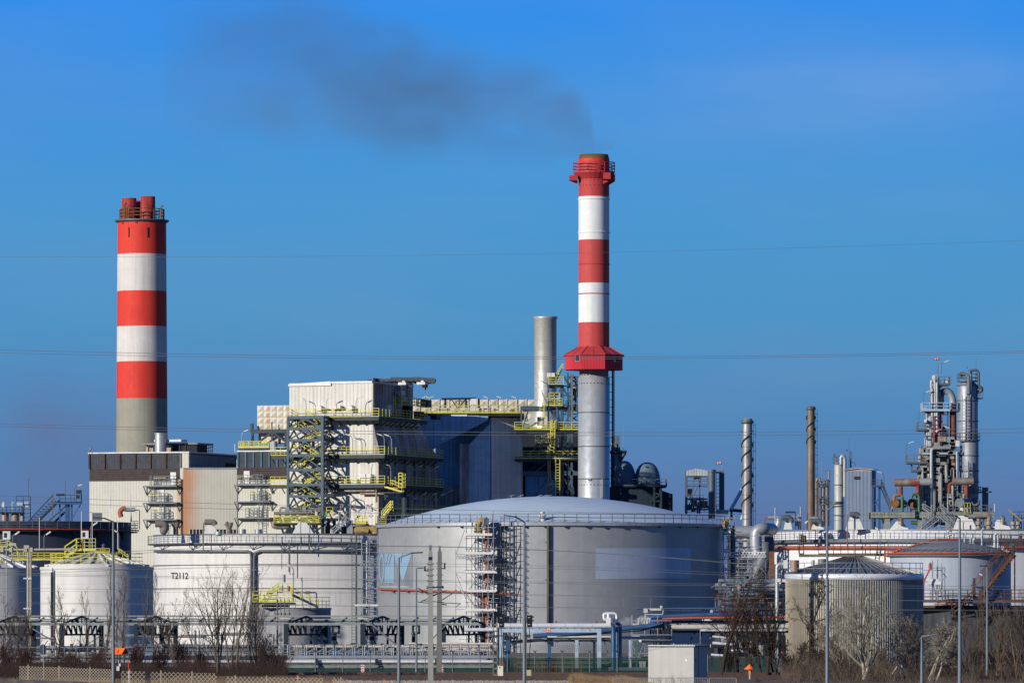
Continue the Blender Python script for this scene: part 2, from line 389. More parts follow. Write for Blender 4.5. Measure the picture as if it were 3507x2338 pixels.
# ---- main chimney
MX = 2034
def chimney_main():
    D = 1100.; s = D/F; cx = X(MX, D); T = Thing('tall_chimney', 'slim red and white chimney with hexagonal red cabin, smoking from its top', 'chimney', (cx, D, 0))
    C = (cx, D, 0)
    mb = MB(); z0 = Z(1200,D)
    mb.lathe(C, [(54.5*s,0),(54*s,Z(1292,D)),(50*s,Z(1290,D)),(50*s,z0)], 56); T.add('steel_shaft', mb, mat('bright_stack_steel', (.42,.45,.46), .38, .4, var=.1, vs=.25, streak=.12, seams=(('a',1.05,.006),), seamdark=.75))
    bands = [(1107,RED2),(968,WHT2),(820,RED2),(673,WHT2),(560,(.42,.05,.05)),(543,(.6,.04,.03)),(529,(.16,.09,.03))]
    m = mat('main_chimney_bands', RED2, .6, stripes=[(Z(y, D-3), c) for y, c in bands], var=.06, vs=.3, streak=.1)
    mb = MB(); mb.lathe(C, [(53*s,Z(1205,D)),(52.5*s,Z(620,D)),(53.5*s,Z(575,D)),(53.5*s,Z(548,D)),(49*s,Z(530,D)),(45*s,Z(530,D)),(45*s,Z(545,D))], 56)
    sh = T.add('shaft', mb, m)
    mb = MB()
    for y, w in ((683,0),(797,0)): mb.lathe(C, [(53*s,Z(y,D)-.15),(56*s,Z(y,D)),(53*s,Z(y,D)+.15)], 56)
    T.add('white_flange', mb, WHITE)
    mb = MB()
    for y in (905,): mb.lathe(C, [(53*s,Z(y,D)-.15),(55*s,Z(y,D)),(53*s,Z(y,D)+.15)], 56)
    for y in (1007,): mb.lathe(C, [(53*s,Z(y,D)-.1),(54.4*s,Z(y,D)),(53*s,Z(y,D)+.1)], 56)
    T.add('red_flange', mb, DRED)
    mb = MB()
    for y in (1413,1529,1640): mb.lathe(C, [(54*s,Z(y,D)-.12),(56*s,Z(y,D)),(54*s,Z(y,D)+.12)], 56)
    T.add('joint_ring', mb, DGALV)
    # top platform and boxes
    zp = Z(590,D); mb = MB(); mb.lathe(C, [(53*s,-1.4+zp),(71*s,zp-.2),(71*s,zp+.1),(53*s,zp+.1)], 24, smooth=False); T.add('platform', mb, DRED)
    mb = MB(); mb.ringrail((cx,D,zp), 71*s, 1.8, .14, 24, (.35,.65,1.), 2); T.add('railing', mb, DRED)
    for x0, x1, y0, y1, dy in ((1949,1978,603,620,-1.2),(2065,2090,596,618,-2.9),(2086,2106,599,622,-.6)):
        mb = MB(); mb.box(X(x0,D),X(x1,D),D+dy-1,D+dy+1.1,Z(y1,D),Z(y0,D)); mb.poly([P(x0,y1,D+dy),P(x1,y1,D+dy),P(x1 if x0<2000 else x0,y1+12,D+dy)]); T.add('instrument_box', mb, DRED)
    mb = MB()
    for px in (1980,2003,2056,2079): mb.bar(P(px,540,D), P(px-1,512,D), .06)
    T.add('lightning_rod', mb, GALV)
    mb = MB()
    for py in (618,637):
        for k in range(9):
            a = R(-150+k*15); mb.box(*(lambda c: (c[0]-.06,c[0]+.06,c[1]-.06,c[1]+.06))((cx+53.2*s*math.cos(a),D+53.2*s*math.sin(a))), Z(py,D)-.06, Z(py,D)+.06)
    for py in (1283,1313,1660):
        for k in range(11):
            a = R(-155+k*13); mb.box(*(lambda c: (c[0]-.08,c[0]+.08,c[1]-.08,c[1]+.08))((cx+54.2*s*math.cos(a),D+54.2*s*math.sin(a))), Z(py,D)-.08, Z(py,D)+.08)
    T.add('bolt_heads', mb, DARK)
    # cabin: octagon prism with sloped roof
    n = 8; a0 = R(-90-25); rr = 104*s/math.cos(R(10)); ri = 55*s
    foot = [(cx+rr*math.cos(a0+i*2*math.pi/n), D+rr*math.sin(a0+i*2*math.pi/n)) for i in range(n)]
    mb = MB(); mb.prism(foot, Z(1267,D), Z(1218,D))
    cab = T.add('cabin', mb, mat('red_cabin_cladding', (.50,.03,.045), .55, ribs=('h',.55,.25), var=.06, streak=.06))
    mb = MB(); zr0, zr1 = Z(1218,D)+.02, Z(1189,D)
    f2 = [(cx+(rr+.25)*math.cos(a0+i*2*math.pi/n), D+(rr+.25)*math.sin(a0+i*2*math.pi/n), zr0) for i in range(n)]
    f3 = [(cx+(ri+.2)*math.cos(a0+i*2*math.pi/n), D+(ri+.2)*math.sin(a0+i*2*math.pi/n), zr1) for i in range(n)]
    for i in range(n):
        j = (i+1) % n; mb.poly([f2[i], f2[j], f3[j], f3[i]]); mb.bar(f2[i], f3[i], .18)
        mb.bar(f2[i], f2[j], .2); mb.bar([(a+b)/2 for a, b in zip(f2[i],f2[j])], [(a+b)/2 for a, b in zip(f3[i],f3[j])], .12)
    mb.prism([(p[0]*.52+cx*.48,p[1]*.52+D*.48) for p in foot], zr1-.1, zr1+.25)
    T.add('cabin_roof', mb, DRED)
    for px, fa in ((1978,-70-22.5),(2111,-47.5+22.5)):
        a = None
        for i in range(n):      # window on the facet the column falls on
            p, q = foot[i], foot[(i+1)%n]
            if p[0] < X(px,D) < q[0] and (p[1]+q[1])/2 < D:
                t = (X(px,D)-p[0])/(q[0]-p[0]); c = Vector((p[0]+(q[0]-p[0])*t, p[1]+(q[1]-p[1])*t, Z(1229,D))); u = Vector((q[0]-p[0],q[1]-p[1],0)).normalized(); nn = Vector((u.y,-u.x,0))
                mb = MB(); mb.bar(c-u*.6+nn*.04, c+u*.6+nn*.04, .16, 1.35); w = T.add('window', mb, GALV, cab)
                mb = MB(); mb.bar(c-u*.48+nn*.1, c+u*.48+nn*.1, .16, 1.1); T.add('pane', mb, DARK, cab)
    mb = MB(); mb.tube([P(2098,1268,D+1), P(2098,1700,D+1)], .18, 6); mb.tube([P(2103,1268,D+1.5), P(2103,1700,D+1.5)], .1, 5)
    for y in range(1290,1700,26): mb.bar(P(2088,y,D+.5), P(2103,y,D+1.5), .12)
    T.add('cable_riser', mb, SLATE)
    mb = MB(); mb.box(X(2060,D),X(2064,D),D-3.2,D-2.6,Z(1705,D),Z(1640,D)); mb.box(X(2012,D),X(2024,D),D-3.25,D-2.9,Z(1645,D),Z(1640,D)); T.add('earthing_strip', mb, GALV)
chimney_main()

# ---- plain grey stack behind the steelwork
def grey_stack():
    D = 1185.; s = D/F; cx = X(1868,D); T = Thing('steel_stack', 'plain brushed metal stack standing left of the red cabin chimney', 'chimney', (cx,D,0))
    mb = MB(); mb.lathe((cx,D,0), [(56*s,0),(54*s,Z(1450,D)),(38.5*s,Z(1368,D)),(38*s,Z(1095,D)),(41*s,Z(1090,D)),(41*s,Z(1084,D)),(36*s,Z(1084,D)),(36*s,Z(1100,D))], 40)
    T.add('shaft', mb, mat('brushed_stack_steel', (.47,.46,.42), .4, .4, var=.1, vs=.3, streak=.1, seams=(('z',1.45,.03),('a',.7,.005)), seamdark=.85))
grey_stack()

ROT = R(-20); CA, SA = math.cos(R(20)), math.sin(R(20))
class Fr:
    """Local frame of a building turned 20 degrees: x runs along the sunlit front (negative to the left of the corner), y along the shaded side."""
    def __init__(s, px0, D): s.px0, s.D, s.s = px0, D, D/F; s.loc = (X(px0,D), D, 0)
    def x(s, px): return (px-s.px0)*s.s/CA
    def y(s, px): return (px-s.px0)*s.s/SA
    def z(s, py, D=None): return Z(py, D or s.D)
    def m(s): return Matrix.Translation(Vector(s.loc)) @ Matrix.Rotation(ROT, 4, 'Z')

def balcony(T, fr, px0, px1, py, kind, door_px, cage_px):
    """steel balcony with brackets, railing, door and ladder on the hall's front"""
    x0, x1, z = fr.x(px0), fr.x(px1), fr.z(py); mb = MB()
    mb.box(x0, x1, -1.7, -.02, z-.22, z)
    for x in (x0+.1, x1-.1): mb.bar((x,-1.6,z-.2), (x,-.1,z-1.7), .14); mb.bar((x,-.1,z-1.9), (x,-.1,z-.2), .14)
    b = T.add('balcony', mb, DGALV, local=True)
    mb = MB(); xr0, xr1 = fr.x(kind[0]), fr.x(kind[1])
    mb.rail([(xr0,-.2,z),(xr0,-1.6,z),(xr1,-1.6,z),(xr1,-.2,z)], 1.8, .09, 1.1, (.35,.65,1.)); T.add('railing', mb, DGALV, b, local=True)
    mb = MB(); mb.bar((xr0,-1.68,z+1.5), (fr.x((kind[0]+kind[1])/2+8),-1.68,z+1.5), .1); T.add('warning_bar', mb, YEL, b, local=True)
    mb = MB(); xd = fr.x(door_px); mb.box(xd-.6, xd+.6, -.14, -.02, z, z+2.6); T.add('door', mb, PANEL, local=True)
    mb = MB(); xl = fr.x(cage_px); mb.ladder((xl,-.9,z-3.3), (xl,-.9,z+2.), .8, r=.09, sp=.5, cage=True, out=(0,-.6,0)); T.add('ladder', mb, DGALV, local=True)

def hall(px_l, px_c, px_side, D, ytop, yband, ylouv, labels, rails, left_edge=0, post=(.10,.13,.16)):
    fr = Fr(px_c, D); T = Thing('turbine_hall', labels, 'building', fr.loc, ROT)
    xl = fr.x(px_l); dep = fr.y(px_side); zt, zb, zl = fr.z(ytop), fr.z(yband), fr.z(ylouv)
    mb = MB(); mb.box(xl, 0, 0, dep, 0, zl); T.add('wall', mb, BEIGE, local=True)
    mb = MB(); mb.box(xl, 0, .02, dep, zl, zb); T.add('louvre_band', mb, LOUV, local=True)
    mb = MB(); mb.box(xl, 0, .05, dep, zb, zt); T.add('dark_parapet', mb, DCLAD, local=True)
    mb = MB()
    for i in range(7): x = xl+(fr.x(px_c-24)-xl)*i/6; mb.box(x-.16, x+.16, -.18, .05, zb+.1, zt+.25)
    T.add('parapet_posts', mb, BROWN if px_l < 400 else mat('blue_post', (.05,.12,.2), .6), local=True)
    mb = MB(); mb.box(xl-.2, .25, -.25, dep, zt, zt+.25); T.add('roof_edge', mb, GALV, local=True)
    return fr, T, zt
fr1, H1, zt1 = hall(297, 645, 812, 1100., 1550, 1604, 1645, 'long beige turbine hall with dark parapet and roof penthouse, before the wide chimney', None)
mb = MB(); mb.box(fr1.x(620), .12, -.12, .6, 0, fr1.z(1640)); H1.add('brown_pier', mb, BROWN, local=True)
mb = MB(); mb.box(fr1.x(617), .14, -.14, .6, fr1.z(1640), fr1.z(1549)); H1.add('beige_pier', mb, BEIGE, local=True)
mb = MB(); mb.box(fr1.x(606), fr1.x(619), -.1, .3, 0, fr1.z(1640)); H1.add('ochre_cladding_strip', mb, mat('tan_cladding', (.50,.38,.25), .7, ribs=('h',.6,.15)), local=True)
for py, k, dp, cp in ((1662,(536,606),593,527),(1720,(518,574),552,562),(1777,(527,578),552,562)): balcony(H1, fr1, 498, 616, py, k, dp, cp)
mb = MB()  # vents and bay on the shaded side wall
mb.box(.03, .5, fr1.y(755), fr1.y(800), fr1.z(1598), fr1.z(1577)); H1.add('side_louvre', mb, DARK, local=True)
mb = MB(); mb.box(0.02, .2, .6, fr1.y(810), fr1.z(1606), fr1.z(1556)); H1.add('side_cladding', mb, NAVY, local=True)
# penthouse
mb = MB(); mb.box(fr1.x(452), fr1.x(560), 6, 12, zt1, fr1.z(1518)); H1.add('penthouse_wall', mb, RUSTG, local=True)
mb = MB(); mb.box(fr1.x(556), fr1.x(640), 5, 10, zt1, fr1.z(1518)); H1.add('penthouse_wall', mb, DARK, local=True)
mb = MB(); mb.box(fr1.x(449), fr1.x(645), 4.5, 12.4, fr1.z(1519), fr1.z(1513)); H1.add('penthouse_roof', mb, DGALV, local=True)
mb = MB()
for px in (470,490,556,580,600): mb.box(fr1.x(px)-.1, fr1.x(px)+.1, 4.8, 5, zt1, fr1.z(1519))
H1.add('penthouse_posts', mb, BROWN, local=True)
mb = MB(); c = (fr1.x(530), 2.5, zt1); mb.cyl(c, 1.15, 3.7, n=24); mb.cyl((c[0],c[1],c[2]+3.7), 1.25, .25, n=24); H1.add('roof_vent', mb, STACK, local=True)
mb = MB(); mb.box(fr1.x(503), fr1.x(598), 3, 6, fr1.z(1510), fr1.z(1502)); H1.add('roof_duct', mb, PANEL, local=True)
mb = MB(); mb.ladder((fr1.x(303),-.3,zt1),(fr1.x(303),-.3,zt1+1.), .6); mb.bar((fr1.x(300),0,zt1),(fr1.x(300),0,zt1+1.2), .2); mb.bar((fr1.x(297),0,zt1+.9),(fr1.x(304),0,zt1+1.), .3); H1.add('roof_lamp', mb, DGALV, local=True)

# middle block with rust glow
D = 1099.6; T = Thing('annex_building', 'lower pale cladded block with orange rust stain between the two turbine halls', 'building', (X(726,D),D,0))
gm = mat('rust_glow_wall', (.47,.46,.39), .6, var=.06, ribs=('h',.6,.12), streak=.05)
t = NT(gm.node_tree); tc = t.n('ShaderNodeTexCoord').outputs['Object']; sp = t.n('ShaderNodeSeparateXYZ'); t.l(tc, sp.inputs[0])
g = t.m('ADD', t.m('MULTIPLY', sp.outputs[0], .16), t.m('MULTIPLY_ADD', t.noise(tc, .25, 4), -.5, 1.05))   # rust fades to the right of the brown pier
fac = t.ramp(g, [(.0, .75), (.5, 0.)])
bs = gm.node_tree.nodes['Principled BSDF']; src = bs.inputs['Base Color'].links[0].from_socket
t.l(t.mix(fac, src, (.42,.15,.05)), bs.inputs['Base Color'])
mb = MB(); mb.box(X(645,D)-1,X(812,D),D,D+8,0,Z(1605,D)); T.add('wall', mb, gm)
mb = MB(); mb.box(X(645,D)-1,X(812,D),D-.15,D+8,Z(1605,D),Z(1605,D)+.25); T.add('roof_edge', mb, GALV)
mb = MB(); mb.box(X(648,D),X(810,D),D-.12,D+.1,Z(1832,D),Z(1812,D)); w = T.add('window_strip', mb, DARK)
mb = MB()
for i in range(15): mb.box(X(648+i*11.5,D),X(650+i*11.5,D),D-.2,D-.05,Z(1832,D),Z(1812,D))
T.add('mullions', mb, PANEL, w)
fr2, H2, zt2 = hall(812, 1000, 1040, 1095.5, 1545, 1600, 1641, 'second beige turbine hall with blue parapet posts beside the boiler house', None)
for py, k, dp, cp in ((1657,(822,910),843,892),(1715,(866,912),884,900),(1771,(850,880),888,897)): balcony(H2, fr2, 810, 934, py, k, dp, cp)
mb = MB(); mb.box(fr2.x(800), fr2.x(812), 1, 4, 0, fr2.z(1572)); H2.add('corner_block', mb, WHITE, local=True)
mb = MB(); mb.box(fr1.x(700),fr1.x(701),1,1.1,0,1)
# mast & rail on halls roof
mb = MB(); D = 1112.
for px in (715,722,728): mb.bar(P(px,1560,D), P(px,1521,D), .12)
mb.bar(P(705,1535,D), P(730,1530,D), .12); mb.bar(P(705,1545,D), P(730,1542,D), .1); mb.bar(P(712,1522,D), P(730,1522,D), .1)
single('roof_mast', 'small antenna mast on the shaded roof between the halls', 'mast', mb, DGALV, loc=P(722,1560,D))

# ---- boiler house
frb = Fr(1290, 1080.); B = Thing('boiler_house', 'tall rust stained white boiler house with yellow railed walkways and dark roof crane', 'building', frb.loc, ROT)
fx, fy, fz = frb.x, frb.y, frb.z
def fyz(py, px):  # height on the shaded side, which runs away from the camera
    return Z(py, 1080.+(px-1290)*frb.s/SA*CA)
mb = MB(); mb.prism([(fx(987),0),(fx(1272),0),(fx(1272),fy(1425)),(fx(987),fy(1425))], fz(1427), fz(1308)); B.add('upper_wall', mb, BOIL, local=True)
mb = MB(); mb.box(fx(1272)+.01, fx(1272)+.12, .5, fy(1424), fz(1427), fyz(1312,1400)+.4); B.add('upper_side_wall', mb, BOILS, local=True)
mb = MB(); mb.prism([(fx(985),-.3),(fx(1133),-.3),(fx(1133),fy(1425)),(fx(985),fy(1425))], [fz(1318)]*2+[fz(1318)]*2, [fz(1311),fz(1303)]*1+[fz(1303),fz(1311)]); mb.box(fx(1133), fx(1275), -.2, fy(1425), fz(1311), fz(1304)); B.add('roof_edge', mb, WHITE, local=True)
mb = MB(); mb.box(fx(985), fx(1295), -.0, fy(1483), 0, fz(1556)); mb.prism([(fx(985),0),(fx(1277),0),(fx(1277),fy(1440)),(fx(985),fy(1440))], fz(1556), fz(1427)); B.add('lower_wall', mb, BOIL, local=True)
mb = MB()
# flared hopper side: slopes outwards from upper right edge
a0, a1 = (fx(1275)+.02, .05, fz(1440)), (fx(1275)+.02, fy(1440), fz(1440)); b0, b1 = (fx(1295)+.4, .05, fz(1556)), (fx(1295)+.4, fy(1483), fz(1556))
mb.poly([b0, b1, a1, a0]); mb.poly([(fx(1277)-.5,.04,fz(1440)), (fx(1277)-.5,.04,fz(1556)), b0, a0]); mb.poly([a1, b1, (fx(1277),fy(1440),fz(1556)), (fx(1277),fy(1440),fz(1440))])
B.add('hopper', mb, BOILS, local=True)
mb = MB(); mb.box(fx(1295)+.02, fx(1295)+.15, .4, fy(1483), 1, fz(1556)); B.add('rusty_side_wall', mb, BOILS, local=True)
mb = MB()
for k in range(6): y = fy(1310+k*32); mb.box(fx(1295)+.12, fx(1295)+.5, y-.25, y+.25, 2, fz(1570))
for py in (1600,1700): mb.box(fx(1295)+.12, fx(1295)+.45, .5, fy(1480), fz(py)-.2, fz(py)+.2)
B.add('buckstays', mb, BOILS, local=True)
mb = MB(); mb.box(fx(1271),fx(1275)+.2,-.15,.5,fz(1427),fz(1311)); mb.box(fx(1290),fx(1297),-.15,.5,2,fz(1556)); B.add('corner_flashing', mb, RPAN, local=True)
W1 = 2.2
for i, (py, l, r, y2, zw) in enumerate(((1427,995,1287,1473,-1),(1557,938,1308,1506,-1),(1658,936,1308,1508,-1),(1752,1325,1310,1520,-2))):
    z = fz(py); xr = fx(1295 if i else 1275)+W1; ye = fy(y2)-fy(1290)
    ye = (X(y2,1150)-X(1290,1080)-xr*CA+0)/SA*1.0 if False else fy(y2)-6
    mb = MB()
    if zw == -1: mb.box(fx(l), xr, -W1, -.05, z-.3, z)
    mb.box(xr-W1+.1, xr, -.05, ye, z-.3, z)
    for k in range(12 if zw == -1 else 0): x = fx(l)+(xr-fx(l))*k/11; mb.bar((x,-W1+.1,z-.3),(x,-.05,z-1.6), .14)
    for k in range(9): y = ye*(k+.5)/9; mb.bar((xr-.1,y,z-.3),(xr-W1+.2,y,z-1.6), .16)
    mb.box(xr-.25, xr-.05, -W1 if zw == -1 else 0, ye, z-.75, z-.3)
    if zw == -1: mb.box(fx(l), xr, -W1, -W1+.2, z-.7, z-.3)
    wk = B.add('walkway', mb, SLATE, local=True)
    mb = MB(); pts = ([(fx(l),-.1,z),(fx(l),-W1,z)] if zw == -1 else [])+[(xr,-W1 if zw == -1 else .3,z),(xr,ye,z)]
    mb.rail(pts, 1.55, .085, 1.9, (.35,.68,1.), .12); B.add('railing', mb, YEL, wk, local=True)
# little side platforms and stairs
mb = MB(); mb.rail([(fx(1390),-3.6,fz(1672)),(fx(1402),-3.6,fz(1672)),(fx(1402),-2.,fz(1672))], 2.8, .14, .8, (.3,.55,.8,1.)); mb.stairrail((fx(1360),-3,fz(1664)),(fx(1400),-3,fz(1683)), 1.); mb.stair((fx(1340),-3,fz(1668)),(fx(1400),-3,fz(1686)), 1.)
B.add('side_stair', mb, YEL, local=True)
mb = MB(); mb.box(fx(1328),fx(1404),-3.9,-1.5,fz(1690),fz(1686)); mb.bar((fx(1340),-3,fz(1690)),(fx(1340),-3,fz(1712)),.3); mb.bar((fx(1340),-3,fz(1700)),(fx(1350),-3,fz(1700)),.3); B.add('stair_landing', mb, SLATE, local=True)
mb = MB(); mb.stairrail((fx(1330),-3,fz(1772)),(fx(1362),-3,fz(1735)), 1., r=.12); mb.stair((fx(1330),-3,fz(1772)),(fx(1362),-3,fz(1735)), 1.); B.add('lower_stair', mb, YEL, local=True)
# equipment on the walkways: boxes, cabinets
eq = [(1150,1158,1407,1388,PANEL),(1160,1172,1404,1387,PANEL),(1112,1125,1404,1396,PANEL),(1240,1258,1655,1623,WHITE),(1262,1277,1655,1623,WHITE),(1220,1230,1655,1640,PANEL),(1024,1042,1655,1640,PANEL),(1050,1062,1655,1642,PANEL),(1090,1100,1655,1636,PANEL),(1175,1190,1655,1640,PANEL)]
for a, b, y0, y1, m_ in eq:
    mb = MB(); mb.box(fx(a), fx(b), -1.2, -.2, fz(y0)+(.4 if y0 < 1500 else 0), fz(y1)); B.add('equipment_cabinet', mb, m_, local=True)
mb = MB(); mb.box(fx(1145),fx(1150),-.5,-.1,fz(1405),fz(1393)); B.add('fire_hose_box', mb, REDP, local=True)
for px in (1098,1205):
    mb = MB(); c = (fx(px), -.3, fz(1395)); mb.tube([(c[0],-.05,c[2]),(c[0],-1.3,c[2]-.1)], .55, 14); mb.tube([(c[0]-1,-.3,c[2]+.1),(c[0],-.4,c[2])], .15, 6); B.add('burner_port', mb, WHITE, local=True)
mb = MB(); mh = MB()
for px, py, s_ in ((1059,1403,-1),(1129,1403,1),(1232,1403,1),(1232,1531,-1),(1170,1640,-1),(1285,1630,1),(1230,1740,-1),(1180,1740,1),(1220,1531,-1)):
    lampfix(mb, mh, (fx(px), -W1+.1, fz(py+20)), 3.2, (s_,0,0), .07, .9)
xr = fx(1295)+W1
for px, py in ((1320,1557),(1343,1557),(1368,1557),(1341,1657),(1395,1657),(1425,1657),(1480,1657),(1440,1557),(1500,1557),(1440,1752),(1470,1752),(1500,1752)):
    y = fy(px)-7; lampfix(mb, mh, (xr-.1, y, fz(py)+.4), 3.1, (-1 if px < 1400 else .4,0 if px < 1400 else 1,0), .07, 1.)
B.add('lamp_arms', mb, GALV, local=True); B.add('lamp_heads', mh, LAMPH, local=True)
# shaded side gear on the upper box
mb = MB(); x = fx(1272)+.15
mb.ladder((x+1.4,8,fz(1427)),(x+1.4,8,fz(1348)), 1.1, (0,1,0), .14, .7, True, (1,0,0)); mb.rail([(x,11,fz(1378)),(x+1.6,11,fz(1378)),(x+1.6,24,fz(1378)),(x,24,fz(1378))], 1.4, .12, 1.2); B.add('side_ladder', mb, YEL, local=True)
for yy, z0, z1, m_ in ((5,1420,1383,PANEL),(12,1345,1330,PANEL),(13,1361,1352,PANEL),(16,1420,1380,DARK),(22,1420,1395,DARK),(26,1378,1352,SLATE),(31,1418,1400,SLATE),(9,1418,1404,REDP)):
    mb = MB(); mb.box(x, x+1.3, yy, yy+2.2, fz(z0), fz(z1)); B.add('equipment_cabinet', mb, m_, local=True)
mb = MB(); mb.tube([(x+.8,14,fz(1368)),(x+.8,14,fz(1352)),(x+.8,11,fz(1340))], .35, 8, elbow=1.); mb.tube([(x+.4,3,fz(1425)),(x+.4,3,fz(1362))], .15, 6); B.add('vent_pipe', mb, GALV, local=True)
# roof crane
mb = MB(); mb.box(fx(1247),fx(1420),2.,2.5,fz(1305),fz(1297)); mb.bar((fx(1420),2.2,fz(1297)),(fx(1478),2.2,fz(1305)), .5, .7); mb.bar((fx(1245),2.2,fz(1301)),(fx(1420),2.2,fz(1293)), .3)
mb.truss((fx(1280),9,fz(1303)),(fx(1430),9,fz(1308)), .9, 12, .25)
for k in range(7): mb.bar((fx(1300+k*21),2,fz(1302)),(fx(1300+k*21),9,fz(1302)), .25)
B.add('crane_beam', mb, SLATE, local=True)
for a, b in ((1357,1384),(1421,1450)):
    mb = MB(); mb.box(fx(a),fx(b),1.,3.,fz(1318),fz(1309)); mb.bar(((fx(a)+fx(b))/2,2,fz(1309)),((fx(a)+fx(b))/2,2,fz(1303)),.5); hz = B.add('hoist', mb, PANEL, local=True)
    mb = MB(); c = fx(b)-.3; mb.box(c-.5,c+.3,1.5,2.5,fz(1328),fz(1318)); mb.tube([(c,2,fz(1328)),(c,2,fz(1336))], .15, 6); B.add('hook_block', mb, DARK, hz, local=True)
# pipes under the walkways on the front
mb = MB()
for y0, a, b in ((1436,1120,1290),(1664,1180,1300),(1672,1270,1370),(1690,1240,1330),(1680,1130,1290)): mb.tube([(fx(a),-1.,fz(y0)),(fx(b),-1.,fz(y0))], .22, 8)
mb.tube([(fx(1297),-1.2,fz(1672)),(fx(1297),-1.2,fz(1720))], .2, 6)
B.add('wall_pipes', mb, RUSTG, local=True)
mb = MB(); c = fx(1395); mb.cyl((c, -1, 0), .75, fz(1700), n=16); B.add('downcomer', mb, SLATE, local=True)

# ---- ground level equipment at the boiler foot
FL = Thing('pump_platform', 'yellow railed platform of pumps and pipes in front of the stair tower foot', 'platform', (X(1020,1066.),1066.,0))
D = 1064.
mb = MB(); mb.box(X(938,D),X(1106,D),D,D+4,Z(1797,D),Z(1790,D))
for px in (960,990,1030,1085): mb.bar(P(px,1795,D+1), P(px+(15 if px < 1000 else 0),1835,D+1), .4)
mb.bar(P(1075,1797,D+1),P(1100,1840,D+1),.35); FL.add('deck', mb, SLATE)
mb = MB(); mb.rail([P(938,1790,D+3),P(938,1790,D),P(1092,1790,D),P(1106,1790,D+3)], 1.35, .12, 1.1, (.3,.55,.8,1.)); mb.rail([P(950,1768,D+3),P(1080,1768,D+3)], .9, .1, 1.4); FL.add('railing', mb, YEL)
for a, b, y0, y1, m_ in ((970,995,1790,1765,PANEL),(975,990,1765,1735,GALV),(1028,1052,1790,1762,PANEL),(1035,1047,1762,1732,GALV),(1055,1063,1775,1745,GALV),(955,962,1775,1740,GALV),(1000,1010,1780,1750,GALV),(1078,1086,1765,1750,PANEL)):
    mb = MB(); mb.box(X(a,D),X(b,D),D+1,D+2.4,Z(y0,D),Z(y1,D)); FL.add('pump_unit', mb, m_)
mb = MB(); mb.tube([P(938,1757,D+.5),P(1062,1755,D+.5)], .3, 8); mb.tube([P(960,1738,D+1.5),P(1100,1742,D+1.5)], .18, 8); mb.tube([P(937,1785,D+1),P(937,1800,D+1),P(945,1803,D+1),P(990,1803,D+1)], .5, 10, elbow=1.); mb.tube([P(940,1775,D+1),P(960,1775,D+1),P(962,1790,D+1)], .35, 10, elbow=.8); FL.add('pipes', mb, RUSTG)
mb = MB(); mb.bar(P(1006,1797,D+.3),P(1006,1832,D+.3),.5); mb.poly([P(970,1832,D),P(1005,1832,D),P(1005,1805,D),P(985,1805,D)]); FL.add('skirt_plate', mb, SLATE)
mb = MB(); mb.box(X(1114,D),X(1119,D),D,D+.5,Z(1760,D),Z(1753,D)); FL.add('running_man_lamp', mb, mat('green_sign', (.02,.6,.15), .5))
F2 = Thing('valve_platform', 'small yellow railed valve platform with fat ochre pipe right of the stair tower', 'platform', (X(1250,D),D,0))
mb = MB(); mb.box(X(1205,D),X(1262,D),D,D+4,Z(1797,D),Z(1792,D)); mb.box(X(1286,D),X(1325,D),D+1,D+4,Z(1797,D),Z(1792,D)); F2.add('deck', mb, SLATE)
mb = MB(); mb.rail([P(1215,1792,D+3),P(1215,1792,D),P(1256,1792,D),P(1256,1792,D+3)], 1.5, .13, .8, (.3,.65,1.)); mb.box(X(1218,D),X(1254,D),D-.2,D,Z(1794,D),Z(1785,D)); mb.rail([P(1286,1792,D),P(1322,1792,D)], 1.4, .12, .9, (.3,.65,1.)); mb.rail([P(1118,1768,D+6),P(1140,1768,D+6)], 1.8, .14, .9, (.3,.65,1.)); F2.add('railing', mb, YEL)
mb = MB(); mb.tube([P(1205,1816,D+1),P(1285,1812,D+1),P(1286,1830,D+1)], .85, 16, elbow=1.2); mb.tube([P(1240,1812,D+.3),P(1262,1818,D+.3)], .5, 10); F2.add('fat_pipe', mb, OCHRE)
for a, b, y0, y1 in ((1207,1236,1765,1755),(1240,1252,1757,1742),(1262,1275,1768,1755),(1255,1268,1752,1738)):
    mb = MB(); mb.box(X(a,D),X(b,D),D+1,D+2.2,Z(y0,D),Z(y1,D)); F2.add('valve_box', mb, PANEL)
mb = MB()
for k in range(22):
    a = random.uniform(1150,1300); y = random.uniform(1725,1790); mb.tube([P(a,y,D+3), P(a+random.uniform(-14,14),y+random.uniform(-3,3),D+3), P(a+random.uniform(-14,14),y+random.uniform(5,26),D+3)], random.uniform(.08,.2), 5, elbow=.4)
F2.add('small_pipes', mb, RUSTG)
mb = MB(); mb.stair(P(1135,1832,D),P(1185,1785,D), 1.5, r=.2); mb.stairrail(P(1135,1832,D),P(1185,1785,D), 1.5, r=.12); mb.box(X(1188,D),X(1208,D),D,D+2,Z(1832,D),Z(1780,D)); F2.add('access_stair', mb, GALV)
mb = MB(); mb.tube([P(1161,1830,D),P(1161,1752,D)], .14, 6); F2.add('vent_pole', mb, GALV)
mb = MB()
for px, dy in ((1106,1),(1125,2),(1145,3)): mb.bar(P(px,1840,D+dy),P(px,1775,D+dy),.6)
for k in range(6): mb.box(X(1110+k*28,D),X(1128+k*28,D),D+5,D+6,Z(1832,D),Z(1800+(k%2)*12,D))
F2.add('dark_supports', mb, SLATE)

